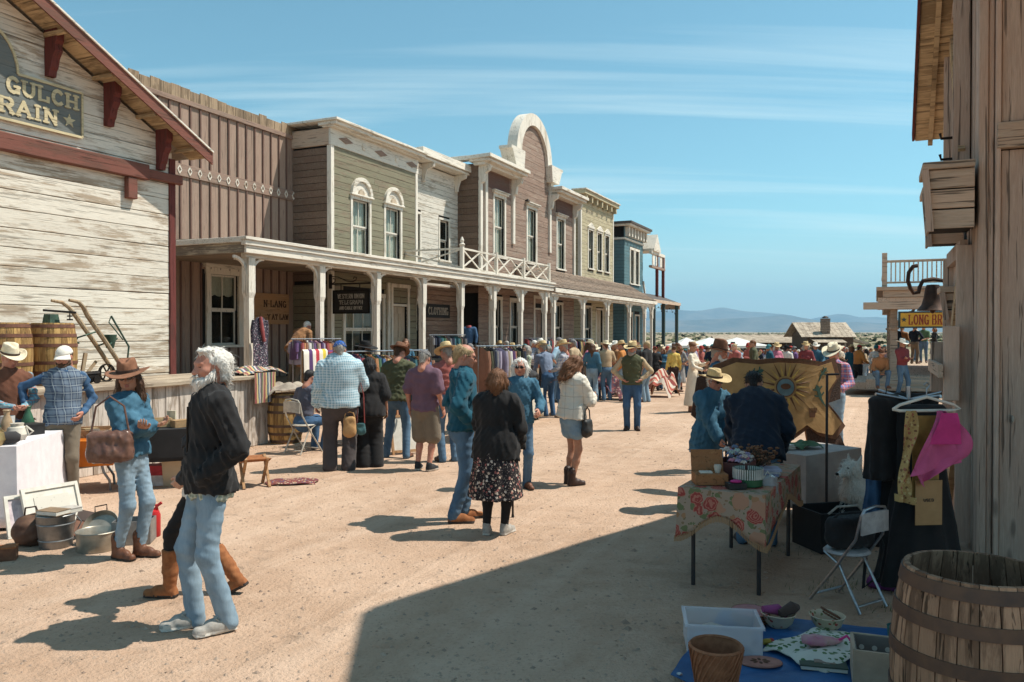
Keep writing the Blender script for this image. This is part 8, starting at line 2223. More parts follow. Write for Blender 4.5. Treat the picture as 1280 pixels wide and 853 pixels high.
def rail(a,b,zf,label,where,cols,grp,L_=.85,metal=None,jitter=.3,skip_legs=False):
 """rail from a to b (world points at rail height), floor level zf; garments hang square to it"""
 a,b=Vector(a),Vector(b);d=b-a;Ln=d.length;ang=math.atan2(d.y,d.x);mid_=(a+b)/2
 o=thing('clothes_rail',label,'clothes rail',(mid_.x,mid_.y,zf),ang);hz_=a.z-zf;m=metal or M_chrome
 MB().tube([(-Ln/2-.05,0,hz_),(Ln/2+.05,0,hz_)],.014,8).build('rail',m,o)
 for sx in (-1,1):
  MB().tube([(sx*Ln/2,0,.03),(sx*Ln/2,0,hz_)],.014,8).build('upright',m,o);MB().tube([(sx*Ln/2,-.25,.03),(sx*Ln/2,.25,.03)],.014,8).build('foot',m,o)
 n=len(cols)
 for i,c in enumerate(cols):
  t_=(i+.5)/n;p=a+d*t_;g=thing('hanging_garment','%s garment, %s from left on %s'%(c,ordn(i+1),where),'garment',(p.x,p.y,p.z),ang+math.pi/2+random.uniform(-.3,.3)*jitter*3,grp)
  ll=L_*random.choice([.8,1.0,1.0,1.1]);link('cloth',garment_mesh(c,ll,.46,random.randint(0,2)),g);link('hanger',hang_me,g)
def SP(px,D,py):
 """point on the plane D metres across the street, seen at a pixel"""
 Y=1098.6*D/(1095-px);q=AT(px,py,Y);return q
def cyc(s_,n):c=s_.split();return [c[i%len(c)]for i in range(n)]
rail(AT(366,424,18.6),AT(424,425,19.4),.6,'chrome rail of coloured shirts on the boardwalk behind the first posts','the boardwalk rail',cyc('purple lilac red orange rust white purple grey pink tan',20),'shirts on the boardwalk rail',.55)
rail(AT(428,440,13.2),AT(532,444,14.4),0,'rail of bright garments behind the man in checked shirt','the bright rail',cyc('orange navy purple red teal black yellow orange green blue rust yellow orange white orange',26),'garments on the bright rail',.95)
rail(AT(538,419,24.2),AT(580,420,24.9),.6,'rail of dark jackets under the CLOTHING sign','the porch rail',cyc('grey navy navy teal teal green black maroon'.replace('maroon','brown'),18),'jackets on the porch rail',.6)
rail(AT(598,433,15.0),AT(650,433,15.6),0,'rail of jackets behind the man in teal hoodie','the jacket rail',cyc('rust olive black navy grey lilac lilac tan white purple',14),'jackets on the jacket rail',.85)
rail(AT(655,423,33),AT(690,424,33.6),.6,'rail of red and blue clothes on the porch near the parapet building','the red rail',cyc('red red grey black lilac blue white teal',18),'clothes on the red rail',.6)
rail(AT(712,424,30.5),AT(740,425,31),-.3,'rail of multicoloured clothes by the shingled porch','the shingled porch rail',cyc('red green blue red navy yellow green rust',16),'clothes by the shingled porch',.8)
# blankets hung over a line
ln_a,ln_b=SP(378,9.9,438),SP(428,9.9,440);o=thing('blanket_rail','wooden rail carrying blankets beside the blue-capped man','rail',((ln_a.x+ln_b.x)/2,(ln_a.y+ln_b.y)/2,0));MB().tube([ln_a-Vector((o.location.x,o.location.y,0)),ln_b-Vector((o.location.x,o.location.y,0))],.018,8).build('bar',M_plank,o)
for q in (ln_a,ln_b):MB().tube([(q.x-o.location.x,q.y-o.location.y,0),(q.x-o.location.x,q.y-o.location.y,q.z)],.02,8).build('post',M_plank,o)
def hung(label,a,b,drop,m,rz=None,amp=.02):
 a,b=Vector(a),Vector(b);d=b-a;Ln=d.length;w=thing('hanging_blanket',label,'blanket',tuple((a+b)/2),math.atan2(d.y,d.x),'blankets on the rail')
 def f(u,v_):
  t_=v_*2-1;z=.022*math.cos(t_*1.4)-max(0,abs(t_)-.04)*drop;y=(.024+.03*abs(t_))*(1 if t_>0 else -1)*min(1,abs(t_)/.05)+amp*math.sin(u*19)*abs(t_);return ((u-.5)*Ln,-y,z)
 MB().sheet(f,24,26,.006).build('cloth',m,w,True);MB().sheet(lambda u,v_:((u-.5)*Ln,-.056-amp*math.sin(u*19),-drop*.955-.05*v_),24,1,.004).build('fringe',M_canvas,w,True)
hung('white blanket with red, yellow and purple stripes on the wooden rail',SP(378,9.88,438),SP(408,9.88,439),.95,stripes('cream_serape',[(.45,.05,.06),(.70,.64,.55),(.62,.48,.06),(.70,.64,.55),(.70,.64,.55),(.10,.05,.14),(.7,.64,.55)],.72,'X',.0))
hung('dark blanket with purple and orange stripes beside the white one',SP(409,9.88,439),SP(427,9.88,440),.8,stripes('dark_serape',[(.10,.04,.14),(.5,.18,.05),(.06,.05,.08),(.3,.06,.08)],.22,'Z',.0))
# dress and scarf hung from the porch by the law sign
q=SP(325,12.0,395);g=thing('hanging_dress','dark floral dress hanging from the porch by the law sign','dress',tuple(q),TH);link('cloth',garment_mesh('navy',1.05,.42,1),g).data.name;link('hanger',hang_me,g)
for ch in g.children:
 if ch.name.startswith('cloth'):ch.data=ch.data.copy();ch.data.materials[0]=floral('dark_floral',(.04,.035,.05),[(.35,.3,.34),(.25,.12,.16),(.5,.45,.45)],28,.34)
MB().tube([(-.05,-.06,-.02),(-.02,-.08,-.3),(.04,-.08,-.55)],[.03,.04,.03],8).build('scarf',cloth('garment_red',GC['red']),g,True)
# mannequin in a denim jacket on the boardwalk
q=SP(586,12.5,428);mq=thing('mannequin','headless mannequin in denim jacket and red neckerchief on the porch','mannequin',(q.x,q.y,.6),TH-1.2);F=Field(.02);F.cone((0,0,1.0),(0,0,1.3),.15,.18,.04,((0,1,0),.7)).cone((.17,0,1.4),(-.17,0,1.4),.075,.075,.05)
for sg in (-1,1):F.chain([(sg*.2,0,1.39),(sg*.26,-.02,1.15),(sg*.25,-.08,.95)],[.07,.06,.05],.03)
soft('jacket',F.mesh(wrinkle(.008,3)),J_dk,mq);MB().tube([(0,0,.04),(0,0,1.0)],.02,8).build('stand',M_iron,mq);MB().lathe([(.2,0),(.2,.02),(.05,.05)],18).build('foot',M_iron,mq);MB().lathe([(.07,1.42),(.10,1.45),(.08,1.52),(.05,1.5)],14).build('neckerchief',cloth('garment_red',GC['red']),mq,True)
# hat stand and stalls in the middle distance
W_crate=wood('crate_wood',(.40,.26,.15),(.5,.36,.22),.5,'x',.15)
q=L(612,545);st_=ftable('narrow stall table of small goods behind the man in teal hoodie',(q[0],q[1],0),TH,1.9,.7,.76,W_crate)
for i,(x,y,nm,what,col)in enumerate(((-.7,0,'jewel_tray','dark jewellery tray',(.05,.04,.05)),(-.3,.1,'jewel_tray','tan jewellery tray',(.42,.28,.16)),(.15,0,'jewel_tray','red jewellery tray',(.35,.07,.06)),(.6,.05,'jewel_tray','teal jewellery tray',(.05,.2,.22)))):
 c_,s_=math.cos(TH),math.sin(TH);o=thing(nm,'%s on the stall behind the teal hoodie'%what,'tray',(q[0]+x*c_-y*s_,q[1]+x*s_+y*c_,.762),TH+.1*i,'trays on the stall');m=plain('tray_%d'%i,col);MB().box((0,0,.015),(.36,.3,.03)).build('base',m,o)
 for k in range(6):MB().ell((-.12+.12*(k%3),-.07+.14*(k//3),.04),(.03,.03,.018),8,5).build('trinket',plain('silver',(.5,.5,.48),rough=.3,metal=.8),o,True)
q=L(652,525);ftable('low table with a pale cloth in front of the man in grey jacket',(q[0],q[1],0),TH,.9,.6,.66,T_top);o=thing('pale_tablecloth','pale cloth with a yellow runner on the low table','tablecloth',(q[0],q[1],0),TH);solid(drape(MB(),.9,.6,.66,.6,4,.02).build('cloth',stripes('cream_runner',[(.60,.54,.44),(.58,.52,.42),(.50,.36,.14),(.6,.54,.44)],.5,'X',.02),o,True))
for i,(px,py,lab,m,sx,sy,sz)in enumerate(((765,499,'heap of dark patterned rugs near the far porch',floral('rug_dark',(.12,.05,.06),[(.35,.25,.2),(.06,.06,.1),(.28,.1,.1)],14),1.3,1.0,.8),(826,496,'heap of red and white striped rugs by the shingled porch',stripes('rug_red',[(.40,.10,.07),(.6,.5,.4),(.25,.06,.05),(.5,.35,.25)],.35,'X',.1),1.4,1.0,.85),(768,478,'orange-brown saddle blankets piled on the dark rugs',cloth('saddle_blanket',(.45,.20,.08)),.9,.7,.3))):
 q=L(px,py);heap('rug_pile',lab,'rugs',(q[0],q[1],q[2]+(.7 if i==2 else 0)),TH,sx,sy,sz,m,i+11)
q=L(508,568);o=thing('display_board','white framed display board standing among the stalls by jeans legs','board',q,R(20));o.rotation_euler=(R(-14),0,R(30));MB().b2((-.2,0,.05),(.2,.015,.6)).build('panel',M_paper,o)
for x in (-.21,.21):MB().b2((x-.018,-.01,0),(x+.018,.022,.66)).build('stile',M_plank,o)
for z in (.05,.6):MB().b2((-.19,-.008,z-.02),(.19,.02,z+.02)).build('rail',M_plank,o)

# ------------------------------------------------------------------ right-hand stall
ft=(1.85,6.37);frz=R(61)
FLC=roses('rose_tablecloth')
ftable('folding table with dark arched legs under a flowered cloth',(ft[0],ft[1],0),frz,1.44,.60,.75,T_top,M_legs,True)
fc=thing('flowered_tablecloth','fringed cream cloth with red roses on the right-hand table','tablecloth',(ft[0],ft[1],0),frz);n_=60;dr=[.22+.09*math.cos((k/60*8-.0)*math.pi)+(.05 if 44<k<60 or k<8 else 0)for k in range(60)]
solid(drape(MB(),1.44,.60,.75,dr,2,.022,.012,0,6).build('cloth',FLC,fc,True))
mb=MB();hx,hy=.72+.03,.30+.03
def onft(x,y,z=.762):c,s_=math.cos(frz),math.sin(frz);return (ft[0]+x*c-y*s_,ft[1]+x*s_+y*c,z)
fr_o=fc
rimp=[]
for k in range(61):
 t_=(k%60)/60*4;s_=int(t_);f=t_-s_;c=[(-hx,-hy),(hx,-hy),(hx,hy),(-hx,hy)];a,b=c[s_],c[(s_+1)%4];rimp.append((a[0]+(b[0]-a[0])*f,a[1]+(b[1]-a[1])*f,.752-dr[k%60]))
for k in range(60):
 for j in range(4):q=Vector(rimp[k]).lerp(Vector(rimp[k+1]),j/4);mb.bar(q+Vector((0,0,.01)),q-Vector((0,0,.035)),.008,.006)
tag(mb.build('fringe',cloth('fringe_tan',(.42,.24,.12)),fc),kind='stuff')
# goods on it
M_wbox=wood('cigar_box',(.34,.15,.065),(.42,.2,.09),.4,'x',.05)
p=onft(-.50,.14);o=thing('wooden_box','open wooden keepsake box on the left of the flowered table','box',p,frz-R(62));MB().box((0,0,.04),(.24,.16,.08)).build('box',M_wbox,o);b=MB().box((0,0,.085),(.24,.012,.17),Matrix.Rotation(R(-14),3,'X')).build('lid',M_wbox,o);b.location=(0,.095,.07);MB().box((-.03,0,.085),(.09,.06,.012)).build('papers',M_paper,o);MB().lathe([(.02,0),(.03,.05),(.025,.06)],10,(.06,.0,.08)).build('figurine',M_pale,o,True)
p=onft(-.44,-.13);o=thing('round_tin','round green tin with white ribbed upper half','tin',p,0);MB().lathe([(.10,0),(.105,.005),(.105,.055)],30,caps=False).lathe([(.0,.004),(.1,.004)],30,caps=False).build('green_band',plain('tin_green',(.035,.13,.055),rough=.4),o,True)
mb=MB();
for k in range(40):a=2*math.pi*k/40;mb.box((.104*math.cos(a),.104*math.sin(a),.092),(.014,.009,.074),Matrix.Rotation(a,3,'Z'))
tag(mb.build('white_ribs',plain('tin_white',(.66,.64,.58),rough=.5),o),kind='stuff');MB().lathe([(.10,.055),(.10,.13),(.106,.132)],30,caps=False).build('inner_wall',plain('tin_green2',(.05,.12,.07)),o,True)
p=onft(-.20,.02);o=thing('flower_crate','dark red crate of pink and lilac cloth flowers','crate',p,frz);M_dred=plain('dark_red_wood',(.13,.04,.035),(.09,.03,.028),.6)
for c,d in (((0,-.12,.07),(.3,.012,.14)),((0,.12,.07),(.3,.012,.14)),((-.145,0,.07),(.012,.23,.14)),((.145,0,.07),(.012,.23,.14)),((0,0,.006),(.29,.23,.012))):MB().box(c,d).build('board',M_dred,o)
rg=random.Random(4);fcols=[plain('fl_pink',(.60,.22,.28)),plain('fl_lilac',(.38,.30,.45)),plain('fl_cream',(.66,.54,.46)),plain('fl_mint',(.34,.44,.40)),plain('fl_blue',(.16,.2,.3))]
for k in range(34):
 x,y,z=rg.uniform(-.13,.13),rg.uniform(-.1,.1),rg.uniform(.13,.24);mb=MB();m=rg.choice(fcols)
 for j in range(7):a=2*math.pi*j/7;mb.ell((x+.016*math.cos(a),y+.016*math.sin(a),z+.006*(j%2)),(.016,.011,.007),6,4,Matrix.Rotation(a,3,'Z')@Matrix.Rotation(.7,3,'Y'))
 mb.ell((x,y,z+.006),(.010,.010,.008),6,4).build('blossom',m,o,True)
p=onft(.12,-.05);o=thing('dried_bouquet','bunch of dried brown flowers at the back of the flowered table','flowers',p,0);st=MB()
M_dry=plain('dried_petal',(.24,.11,.05),(.12,.05,.03),.9);lf=MB()
for k in range(120):
 a,r=rg.uniform(0,6.28),rg.uniform(.02,.2);q=Vector((r*math.cos(a),r*math.sin(a),.09+rg.uniform(0,.12)));st.tube([(0,0,.01),q],.0025,4,False);lf.ell(q,(.018,.012,.010),6,4,Matrix.Rotation(a,3,'Z'))
tag(st.build('stems',M_twig,o),kind='stuff');tag(lf.build('petals',M_dry,o),kind='stuff')
p=onft(-.30,-.02,.762);o=thing('magenta_purse','small black case with a magenta purse on it','purse',onft(-.60,-.08),frz-1.0);MB().box((0,0,.02),(.13,.09,.04)).build('case',M_black,o);MB().ell((0,0,.05),(.045,.03,.014)).build('purse',plain('magenta',(.6,.04,.22)),o,True)
p=onft(-.33,.2);o=thing('patterned_carton','white carton basket with black scallop pattern','basket',p,frz-1.0);MB().box((0,0,.06),(.15,.13,.12),None,1.15).build('box',M_paper,o)
for k in range(4):MB().lathe([(.014,-.002),(.014,.002)],10,(-.055+k*.037,-.072,.08),rot=Matrix.Rotation(R(90),3,'X')).build('dot',M_black,o)
p=onft(.0,-.2);o=thing('magazine_stack','short stack of magazines and papers near the dried flowers','magazines',p,frz)
for k in range(4):MB().box((.01*k,0,.01+.016*k),(.2,.14,.014),Matrix.Rotation(.12*k,3,'Z')).build('magazine',plain('mag%d'%k,((.5,.46,.42),(.3,.32,.5),(.55,.5,.5),(.42,.4,.5))[k]),o)
p=onft(-.24,-.2);o=thing('plastic_bag','crumpled clear plastic bag hanging over the table edge','bag',(p[0],p[1],.70),0);F=Field(.014);F.ell((0,-.1,.02),(.08,.05,.10),.03).ell((.03,-.05,.08),(.07,.07,.05),.03);soft('bag',F.mesh(wrinkle(.012,4,(.03,.08))),plain('milky_plastic',(.46,.42,.40),(.36,.32,.31),.2,14,trans=.2),o);MB().tube([(-.03,-.1,.11),(0,-.1,.16),(.03,-.1,.11)],.005,5).build('handle',M_paper,o,True)
# second table, hide painting on its stand
g2=onY(1012,8.05);ftable('small table with grey cloth behind the flowered table',(g2[0],g2[1],0),R(35),.9,.55,.72,T_top);o=thing('grey_tablecloth','pale grey cloth hanging off the small rear table','tablecloth',(g2[0],g2[1],0),R(35));solid(drape(MB(),.9,.55,.72,.52,8,.025).build('cloth',cloth('pale_grey_cloth',(.42,.38,.35)),o,True))
heap('green_cloth','green cloth bundle on the grey-clothed table','cloth',(g2[0]-.05,g2[1],.735),.4,.3,.25,.07,C_green,3);b=thing('white_bundle','pale folded papers on the grey-clothed table','papers',(g2[0]-.3,g2[1]-.1,.735),.3)
for k in range(3):MB().box((0,0,.008+k*.014),(.2,.14,.012),Matrix.Rotation(.2*k,3,'Z')).build('paper',M_paper,b)
# the hide: outline of a stretched skin, gently curled, painted with a rayed sun
hp=onY(974,9.3);hd_=thing('painted_hide','large tan stretched hide painted with a rayed sun and lizards','hide',(hp[0],hp[1],.66),R(-4));hd_.scale=(1.1,1.1,1.1)
M_hide=plain('tan_hide',(.46,.285,.12),(.34,.20,.08),.75,7);M_fur=plain('dark_fur',(.07,.04,.028),(.035,.02,.015),.95,60,bump=.8,bd=.02);M_edge=plain('hide_edge',(.15,.075,.04),(.09,.045,.025),.9,20)
outl=[(-.60,.72),(-.42,.80),(-.2,.78),(.0,.80),(.25,.79),(.45,.76),(.60,.80),(.66,.62),(.56,.5),(.52,.36),(.62,.26),(.72,.14),(.60,.02),(.42,.06),(.30,.14),(.12,.02),(-.1,-.04),(-.3,.06),(-.46,.18),(-.66,.12),(-.74,.28),(-.60,.36),(-.56,.52),(-.64,.62)]
def bend(x,z,off=0.0):return (x,.22*(x/.7)**2-off+.05*(z-.4),z)
def hidepatch(poly,off,m,name,th=.01,smooth=False):
 n=len(poly);cx,cz=sum(p[0]for p in poly)/n,sum(p[1]for p in poly)/n;mb=MB();vs=[bend(cx,cz,off)];rings=6
 for r in range(1,rings+1):
  for p in poly:vs.append(bend(cx+(p[0]-cx)*r/rings,cz+(p[1]-cz)*r/rings,off))
 N=len(vs);vs+=[(v[0],v[1]+th,v[2])for v in vs];fs=[]
 for k in range(n):
  fs.append((0,1+k,1+(k+1)%n));fs.append((N,N+1+(k+1)%n,N+1+k))
  for r in range(rings-1):
   a=1+r*n+k;b=1+r*n+(k+1)%n;fs.append((a,a+n,b+n,b));fs.append((N+b,N+b+n,N+a+n,N+a))
  a=1+(rings-1)*n+k;b=1+(rings-1)*n+(k+1)%n;fs.append((a,a+N,b+N,b))
 return mb.add(vs,fs).build(name,m,hd_,smooth)
def dense(poly,k=3):return [(a[0]+(b[0]-a[0])*j/k,a[1]+(b[1]-a[1])*j/k)for a,b in zip(poly,poly[1:]+poly[:1])for j in range(k)]
hidepatch(dense([(x*1.08,(z-.4)*1.13+.4)for x,z in outl]),-.014,M_edge,'furred_edge',.012);hidepatch(dense(outl),0,M_hide,'skin',.012)
hidepatch(dense([(-.8,.62),(-.60,.74),(-.58,.40),(-.74,.1),(-.86,.2)],4),-.03,M_fur,'fur_flank',.04);hidepatch(dense([(.62,.8),(.74,.78),(.72,.4),(.56,.36),(.56,.5)],4),-.03,M_fur,'fur_flank',.04);hidepatch(dense([(.30,.1),(.5,.2),(.72,.0),(.86,-.28),(.6,-.22),(.36,-.3)],4),-.03,M_fur,'fur_flank',.04)
M_pbrown=plain('paint_brown',(.15,.065,.03));M_pgreen=plain('paint_green',(.05,.11,.08));M_pgold=plain('paint_gold',(.62,.40,.10));M_pblue=plain('paint_blue',(.16,.25,.27))
disc=[(.09*math.cos(a)+.07,.09*math.sin(a)+.54)for a in [2*math.pi*k/20 for k in range(20)]];hidepatch([(.07+(x-.07)*1.12,.54+(z-.54)*1.12)for x,z in disc],.006,M_pbrown,'sun_ring',.004);hidepatch(disc,.009,M_pblue,'sun_disc',.004);hidepatch([(.07+(x-.07)*.6,.54+(z-.54)*.35+.01)for x,z in disc],.012,M_pbrown,'sun_land',.003)
for k in range(28):
 a=2*math.pi*k/28;ca,sa=math.cos(a),math.sin(a);r0,r1=.12,.25+(.04 if k%2 else 0);w=.022
 hidepatch([(.07+r0*ca+w*sa*.5,.54+r0*sa-w*ca*.5),(.07+r1*ca,.54+r1*sa),(.07+r0*ca-w*sa*.5,.54+r0*sa+w*ca*.5)],.005,M_pbrown if k%2 else M_pgold,'sun_ray',.003)
def lizard(cx,cz,ang,s_):
 ca,sa=math.cos(ang),math.sin(ang)
 def tr(p):return (cx+(p[0]*ca-p[1]*sa)*s_,cz+(p[0]*sa+p[1]*ca)*s_)
 hidepatch([tr(p)for p in dense([(-.5,.04),(-.2,.10),(.15,.09),(.3,.12),(.45,.0),(.3,-.12),(.15,-.09),(-.2,-.10),(-.5,-.02),(-.9,-.16),(-.9,-.12)],2)],.006,M_pgreen,'painted_lizard',.004)
 for x in (-.2,.15):
  for y in (-1,1):hidepatch([tr(p)for p in ((x-.04,y*.06),(x+.04,y*.06),(x+.16,y*.28),(x+.08,y*.3))],.006,M_pgreen,'painted_leg',.004)
lizard(-.22,.70,.3,.16);lizard(.44,.48,1.9,.2);lizard(.50,.70,.9,.13)
for cx,cz in ((.36,.22),(-.38,.32)):
 hidepatch(dense([(cx-.03,cz),(cx+.03,cz),(cx+.035,cz+.05),(cx-.035,cz+.05)],2),.006,M_pbrown,'painted_hand',.004)
 for k in range(5):hidepatch([(cx-.036+k*.017,cz+.045),(cx-.024+k*.017,cz+.045),(cx-.03+k*.022,cz+.1),(cx-.042+k*.022,cz+.1)],.006,M_pbrown,'painted_finger',.004)
MB().tube([(-.45,.16,-.60),(-.2,.12,.7)],.018,8).build('easel_leg',M_plank,hd_);MB().tube([(.45,.16,-.60),(.2,.12,.7)],.018,8).build('easel_leg',M_plank,hd_);MB().tube([(0,.7,-.60),(0,.14,.7)],.018,8).build('easel_leg',M_plank,hd_)
q=onY(1034,7.4);o=thing('steel_stand','thin dark steel stand beside the small rear table','stand',q,.2);MB().tube([(0,0,.02),(0,0,1.5)],.012,8).build('pole',M_legs,o);MB().tube([(0,0,1.5),(.12,0,1.5)],.01,8).build('arm',M_legs,o)
for a in (0,2.1,4.2):MB().tube([(0,0,.1),(.25*math.cos(a),.25*math.sin(a),.012)],.010,6).build('foot',M_legs,o)
q=onY(1040,7.05);o=thing('black_crate','black fabric crate on the ground in front of the white dog','crate',q,.25)
for c,d in (((0,-.2,.17),(.5,.02,.34)),((0,.2,.17),(.5,.02,.34)),((-.24,0,.17),(.02,.38,.34)),((.24,0,.17),(.02,.38,.34)),((0,0,.01),(.46,.38,.02))):MB().box(c,d).build('side',C_black,o)
MB().tube([(-.18,-.2,.33),(-.1,-.22,.40),(.1,-.22,.40),(.18,-.2,.33)],.01,6).build('handle',M_pale,o,True)
# white dog sitting behind the chair
dq=onY(1079,7.25);dog=thing('dog','fluffy white dog sitting in the shade behind the folding chair','dog',dq,R(-62));F=Field(.014)
F.chain([(0,.16,.20),(0,.06,.32),(0,-.06,.46),(0,-.10,.56)],[.17,.165,.14,.10],.05);F.ell((0,-.15,.66),(.088,.10,.085),.03).cone((0,-.22,.645),(0,-.30,.625),.048,.034,.03)
for sg in (-1,1):
 F.cone((sg*.055,-.11,.72),(sg*.075,-.10,.80),.032,.012,.015,((0,1,0),.55));F.chain([(sg*.085,-.09,.42),(sg*.085,-.12,.22),(sg*.085,-.13,.04)],[.062,.042,.036],.03);F.cone((sg*.085,-.13,.03),(sg*.085,-.19,.025),.036,.03,.02)
 F.ell((sg*.13,.12,.16),(.07,.15,.14),.04);F.cone((sg*.14,.1,.05),(sg*.13,-.06,.035),.045,.036,.03)
F.chain([(0,.30,.16),(0,.40,.30),(.03,.34,.42)],[.06,.075,.06],.04)
M_dogf=plain('white_fur',(.80,.73,.63),(.62,.55,.46),.95,70,(1,1,.5),bump=.9,bd=.02);w1=wrinkle(.010,3,(.02,.05),.6,9)
dgq=F.mesh(w1);soft('body',dgq,M_dogf,dog);strands(dgq,3200,.045,.005,M_dogf,dog,None,3,'fur',.6,(0,.25,-1),(0,.05,.35));MB().ell((0,-.335,.632),(.018,.012,.014)).build('nose',M_black,dog,True)
for sg in (-1,1):MB().ell((sg*.036,-.235,.685),(.011,.011,.011),8,6).build('eye',M_eye,dog,True)
# folding chair with black shoulder bag
q=L(1058,757);cq=onY(1060,5.6);fchair('steel folding chair with round pale seat in front of the clothes stand',cq,R(-148),plain('pale_seat',(.46,.42,.40),rough=.4),M_chrome).scale=(.86,.86,.84)
bq=(cq[0]+.03,cq[1]+.02,.388);handbag('black square shoulder bag resting on the folding chair',bq,R(20),.36,.16,.22,C_black,.02,.013,12)
MB().tube([(.15,-.05,.2),(.24,-.06,.0),(.20,-.05,-.22),(.10,-.02,-.3),(.16,.02,-.1)],.012,6).build('long_strap',C_black,[o_ for o_ in COL.objects if o_.get('label','').startswith('black square shoulder')][0],True)
# clothes stand by the barn: black dresses, pink scarf on hangers
cs_=onY(1136,6.0);o=thing('clothes_stand','chrome four-way clothes stand beside the barn','clothes stand',cs_,.3);MB().tube([(0,0,.03),(0,0,1.5)],.016,8).build('pole',M_chrome,o)
for a in (0,math.pi/2,math.pi,1.5*math.pi):MB().tube([(0,0,1.40),(.3*math.cos(a),.3*math.sin(a),1.45)],.011,8).build('arm',M_chrome,o);MB().tube([(0,0,.06),(.28*math.cos(a),.28*math.sin(a),.015)],.012,8).build('foot',M_chrome,o)
def bigdress(label,loc,rz,L_,w0,w1,m,seed,cat='dress'):
 o=thing('hanging_dress',label,cat,loc,rz);F=Field(.016)
 def f(P):
  t_=np.clip(-P[...,2]/L_,0,1);x,y=P[...,0],P[...,1];a=np.arctan2(y*2,x);w=np.where(t_<.35,w0,w0+(w1-w0)*np.clip((t_-.35)/.65,0,1));r=w/2*(1+.09*t_*np.sin(a*9+seed));d=np.sqrt(x*x+(y/(.32+.3*t_))**2)-r
  return np.maximum(d*.6,np.maximum(P[...,2]+.02,-L_-P[...,2]))
 F.fn(f,(-w1*.6,-w1*.5,-L_),(w1*.6,w1*.5,0));F.cone((w0*.35,0,-.04),(-w0*.35,0,-.04),.05,.05,.03)
 soft('cloth',F.mesh(wrinkle(.006,seed,(.05,.12),.3)),m,o);link('hanger',hang_me,o);return o
bigdress('long black skirted dress on the clothes stand',(cs_[0]+.05,cs_[1]-.1,1.36),R(10),1.32,.40,.70,C_black,2);bigdress('black tee shirt hung at the left of the clothes stand',(cs_[0]-.16,cs_[1]+.02,1.42),R(40),.62,.44,.46,C_black,4,'shirt');bigdress('plain black gown at the back of the clothes stand',(cs_[0]+.1,cs_[1]+.2,1.42),R(-30),1.2,.42,.56,C_black,5);bigdress('blue garment at the back of the clothes stand',(cs_[0]-.02,cs_[1]+.34,1.36),R(30),1.0,.34,.4,J_dk,6)
hq_=(cs_[0]-.02,cs_[1]-.30,1.40);o=thing('clip_hanger','white plastic clip hanger holding scarves in front of the black dress','hanger',hq_,R(5));MB().tube([(-.25,0,-.05),(-.2,0,-.02),(0,0,.035),(.2,0,-.02),(.25,0,-.05),(.2,0,-.062),(-.2,0,-.062),(-.25,0,-.05)],.011,8).build('bar',M_paper,o,True);MB().tube([(0,0,.03),(0,0,.09),(.025,0,.12),(0,0,.14),(-.02,0,.12)],.005,6).build('hook',M_chrome,o,True)
M_pk=cloth('hot_pink_scarf',(.60,.115,.25),(.46,.08,.19));M_pk2=cloth('magenta_print',(.62,.05,.22));M_gold=floral('gold_print',(.45,.30,.12),[(.2,.1,.05),(.55,.42,.2),(.35,.12,.08)],40,.4)
o=thing('pink_scarf','bright pink scarf clipped to the white hanger','scarf',hq_,R(5))
def sc_f(u,v_):
 w=.05+.36*math.sin(min(1,v_*1.25)*math.pi*.62)**1.2*(1 if v_<.75 else max(.0,1-(v_-.75)/.25)**.8);x=.10+(u-.5)*w+.12*v_*(.6-v_)*2;return (x-.02,-.04-.03*math.sin(u*7+v_*3)-.03*math.sin(v_*3.1),-.06-v_*.52+.10*(u-.2)*v_)
MB().sheet(sc_f,22,22,.004).build('cloth',M_pk,o,True)
MB().sheet(lambda u,v_:(.10+(u-.55)*(.05+.32*v_)-.06,-.07-.02*math.sin(u*8),-.06-v_*.36-.10*(1-u)),14,12,.004).build('under_fold',M_pk,o,True)
MB().sheet(lambda u,v_:(.10+(u-.5)*.12*(1+v_)-.02*v_,-.105-.01*math.sin(v_*5),-.07-v_*.22),8,8,.004).build('printed_corner',M_pk2,o,True)
o=thing('gold_scarf','gold patterned scarf hanging left of the pink one','scarf',hq_,R(5));MB().sheet(lambda u,v_:(-.13+(u-.5)*(.08+.03*math.sin(v_*9))-.06*v_,-.03-.02*math.sin(u*6+v_*8),-.06-v_*.62),10,20,.005).build('cloth',M_gold,o,True);MB().sheet(lambda u,v_:(-.19+(u-.5)*.14,-.05-.03*math.sin(u*9),-.64-.05*v_-.03*u),8,3,.01).build('gathered_end',M_gold,o,True)
o=thing('paper_tag','brown paper price tag hanging below the scarves','tag',hq_,R(5));MB().b2((-.09,.02,-.74),(.11,.024,-.10)).build('backing',plain('mustard_card',(.42,.25,.07)),o);MB().b2((-.08,-.004,-.88),(.12,.002,-.56)).build('paper',plain('kraft_paper',(.44,.25,.11),(.38,.21,.09)),o)
mb,w_=lettering('USED',.018,.014,.006,.004,False,.002);mb.v=[(p[0]-.02,p[1]-.006,p[2]-.71)for p in mb.v];mb.build('print',M_black,o)
q=onY(1103,5.95);o=thing('purple_shoes','purple shoes on the ground under the clothes stand','shoes',q,1.0)
for sx in (-.05,.05):F=Field(.012);F.cone((sx,.06,.035),(sx,-.08,.03),.034,.032,.02).ell((sx,.05,.06),(.03,.04,.035),.02).box((0,0,-.05),(1,1,.1),0,0,op='cut');soft('shoe',F.mesh(),plain('purple_felt',(.16,.035,.15)),o)
o=thing('teal_cup','tall teal tumbler between the tarp and the big barrel','cup',onY(1121,4.75),0);MB().lathe([(.035,0),(.045,.15),(.042,.15),(.032,.01)],18,caps=False).build('cup',plain('teal_plastic',(.05,.17,.15),rough=.4),o,True);MB().lathe([(.045,.148),(.048,.153),(.044,.156)],18,caps=False).build('rim',plain('teal_plastic',(.05,.17,.15)),o,True)

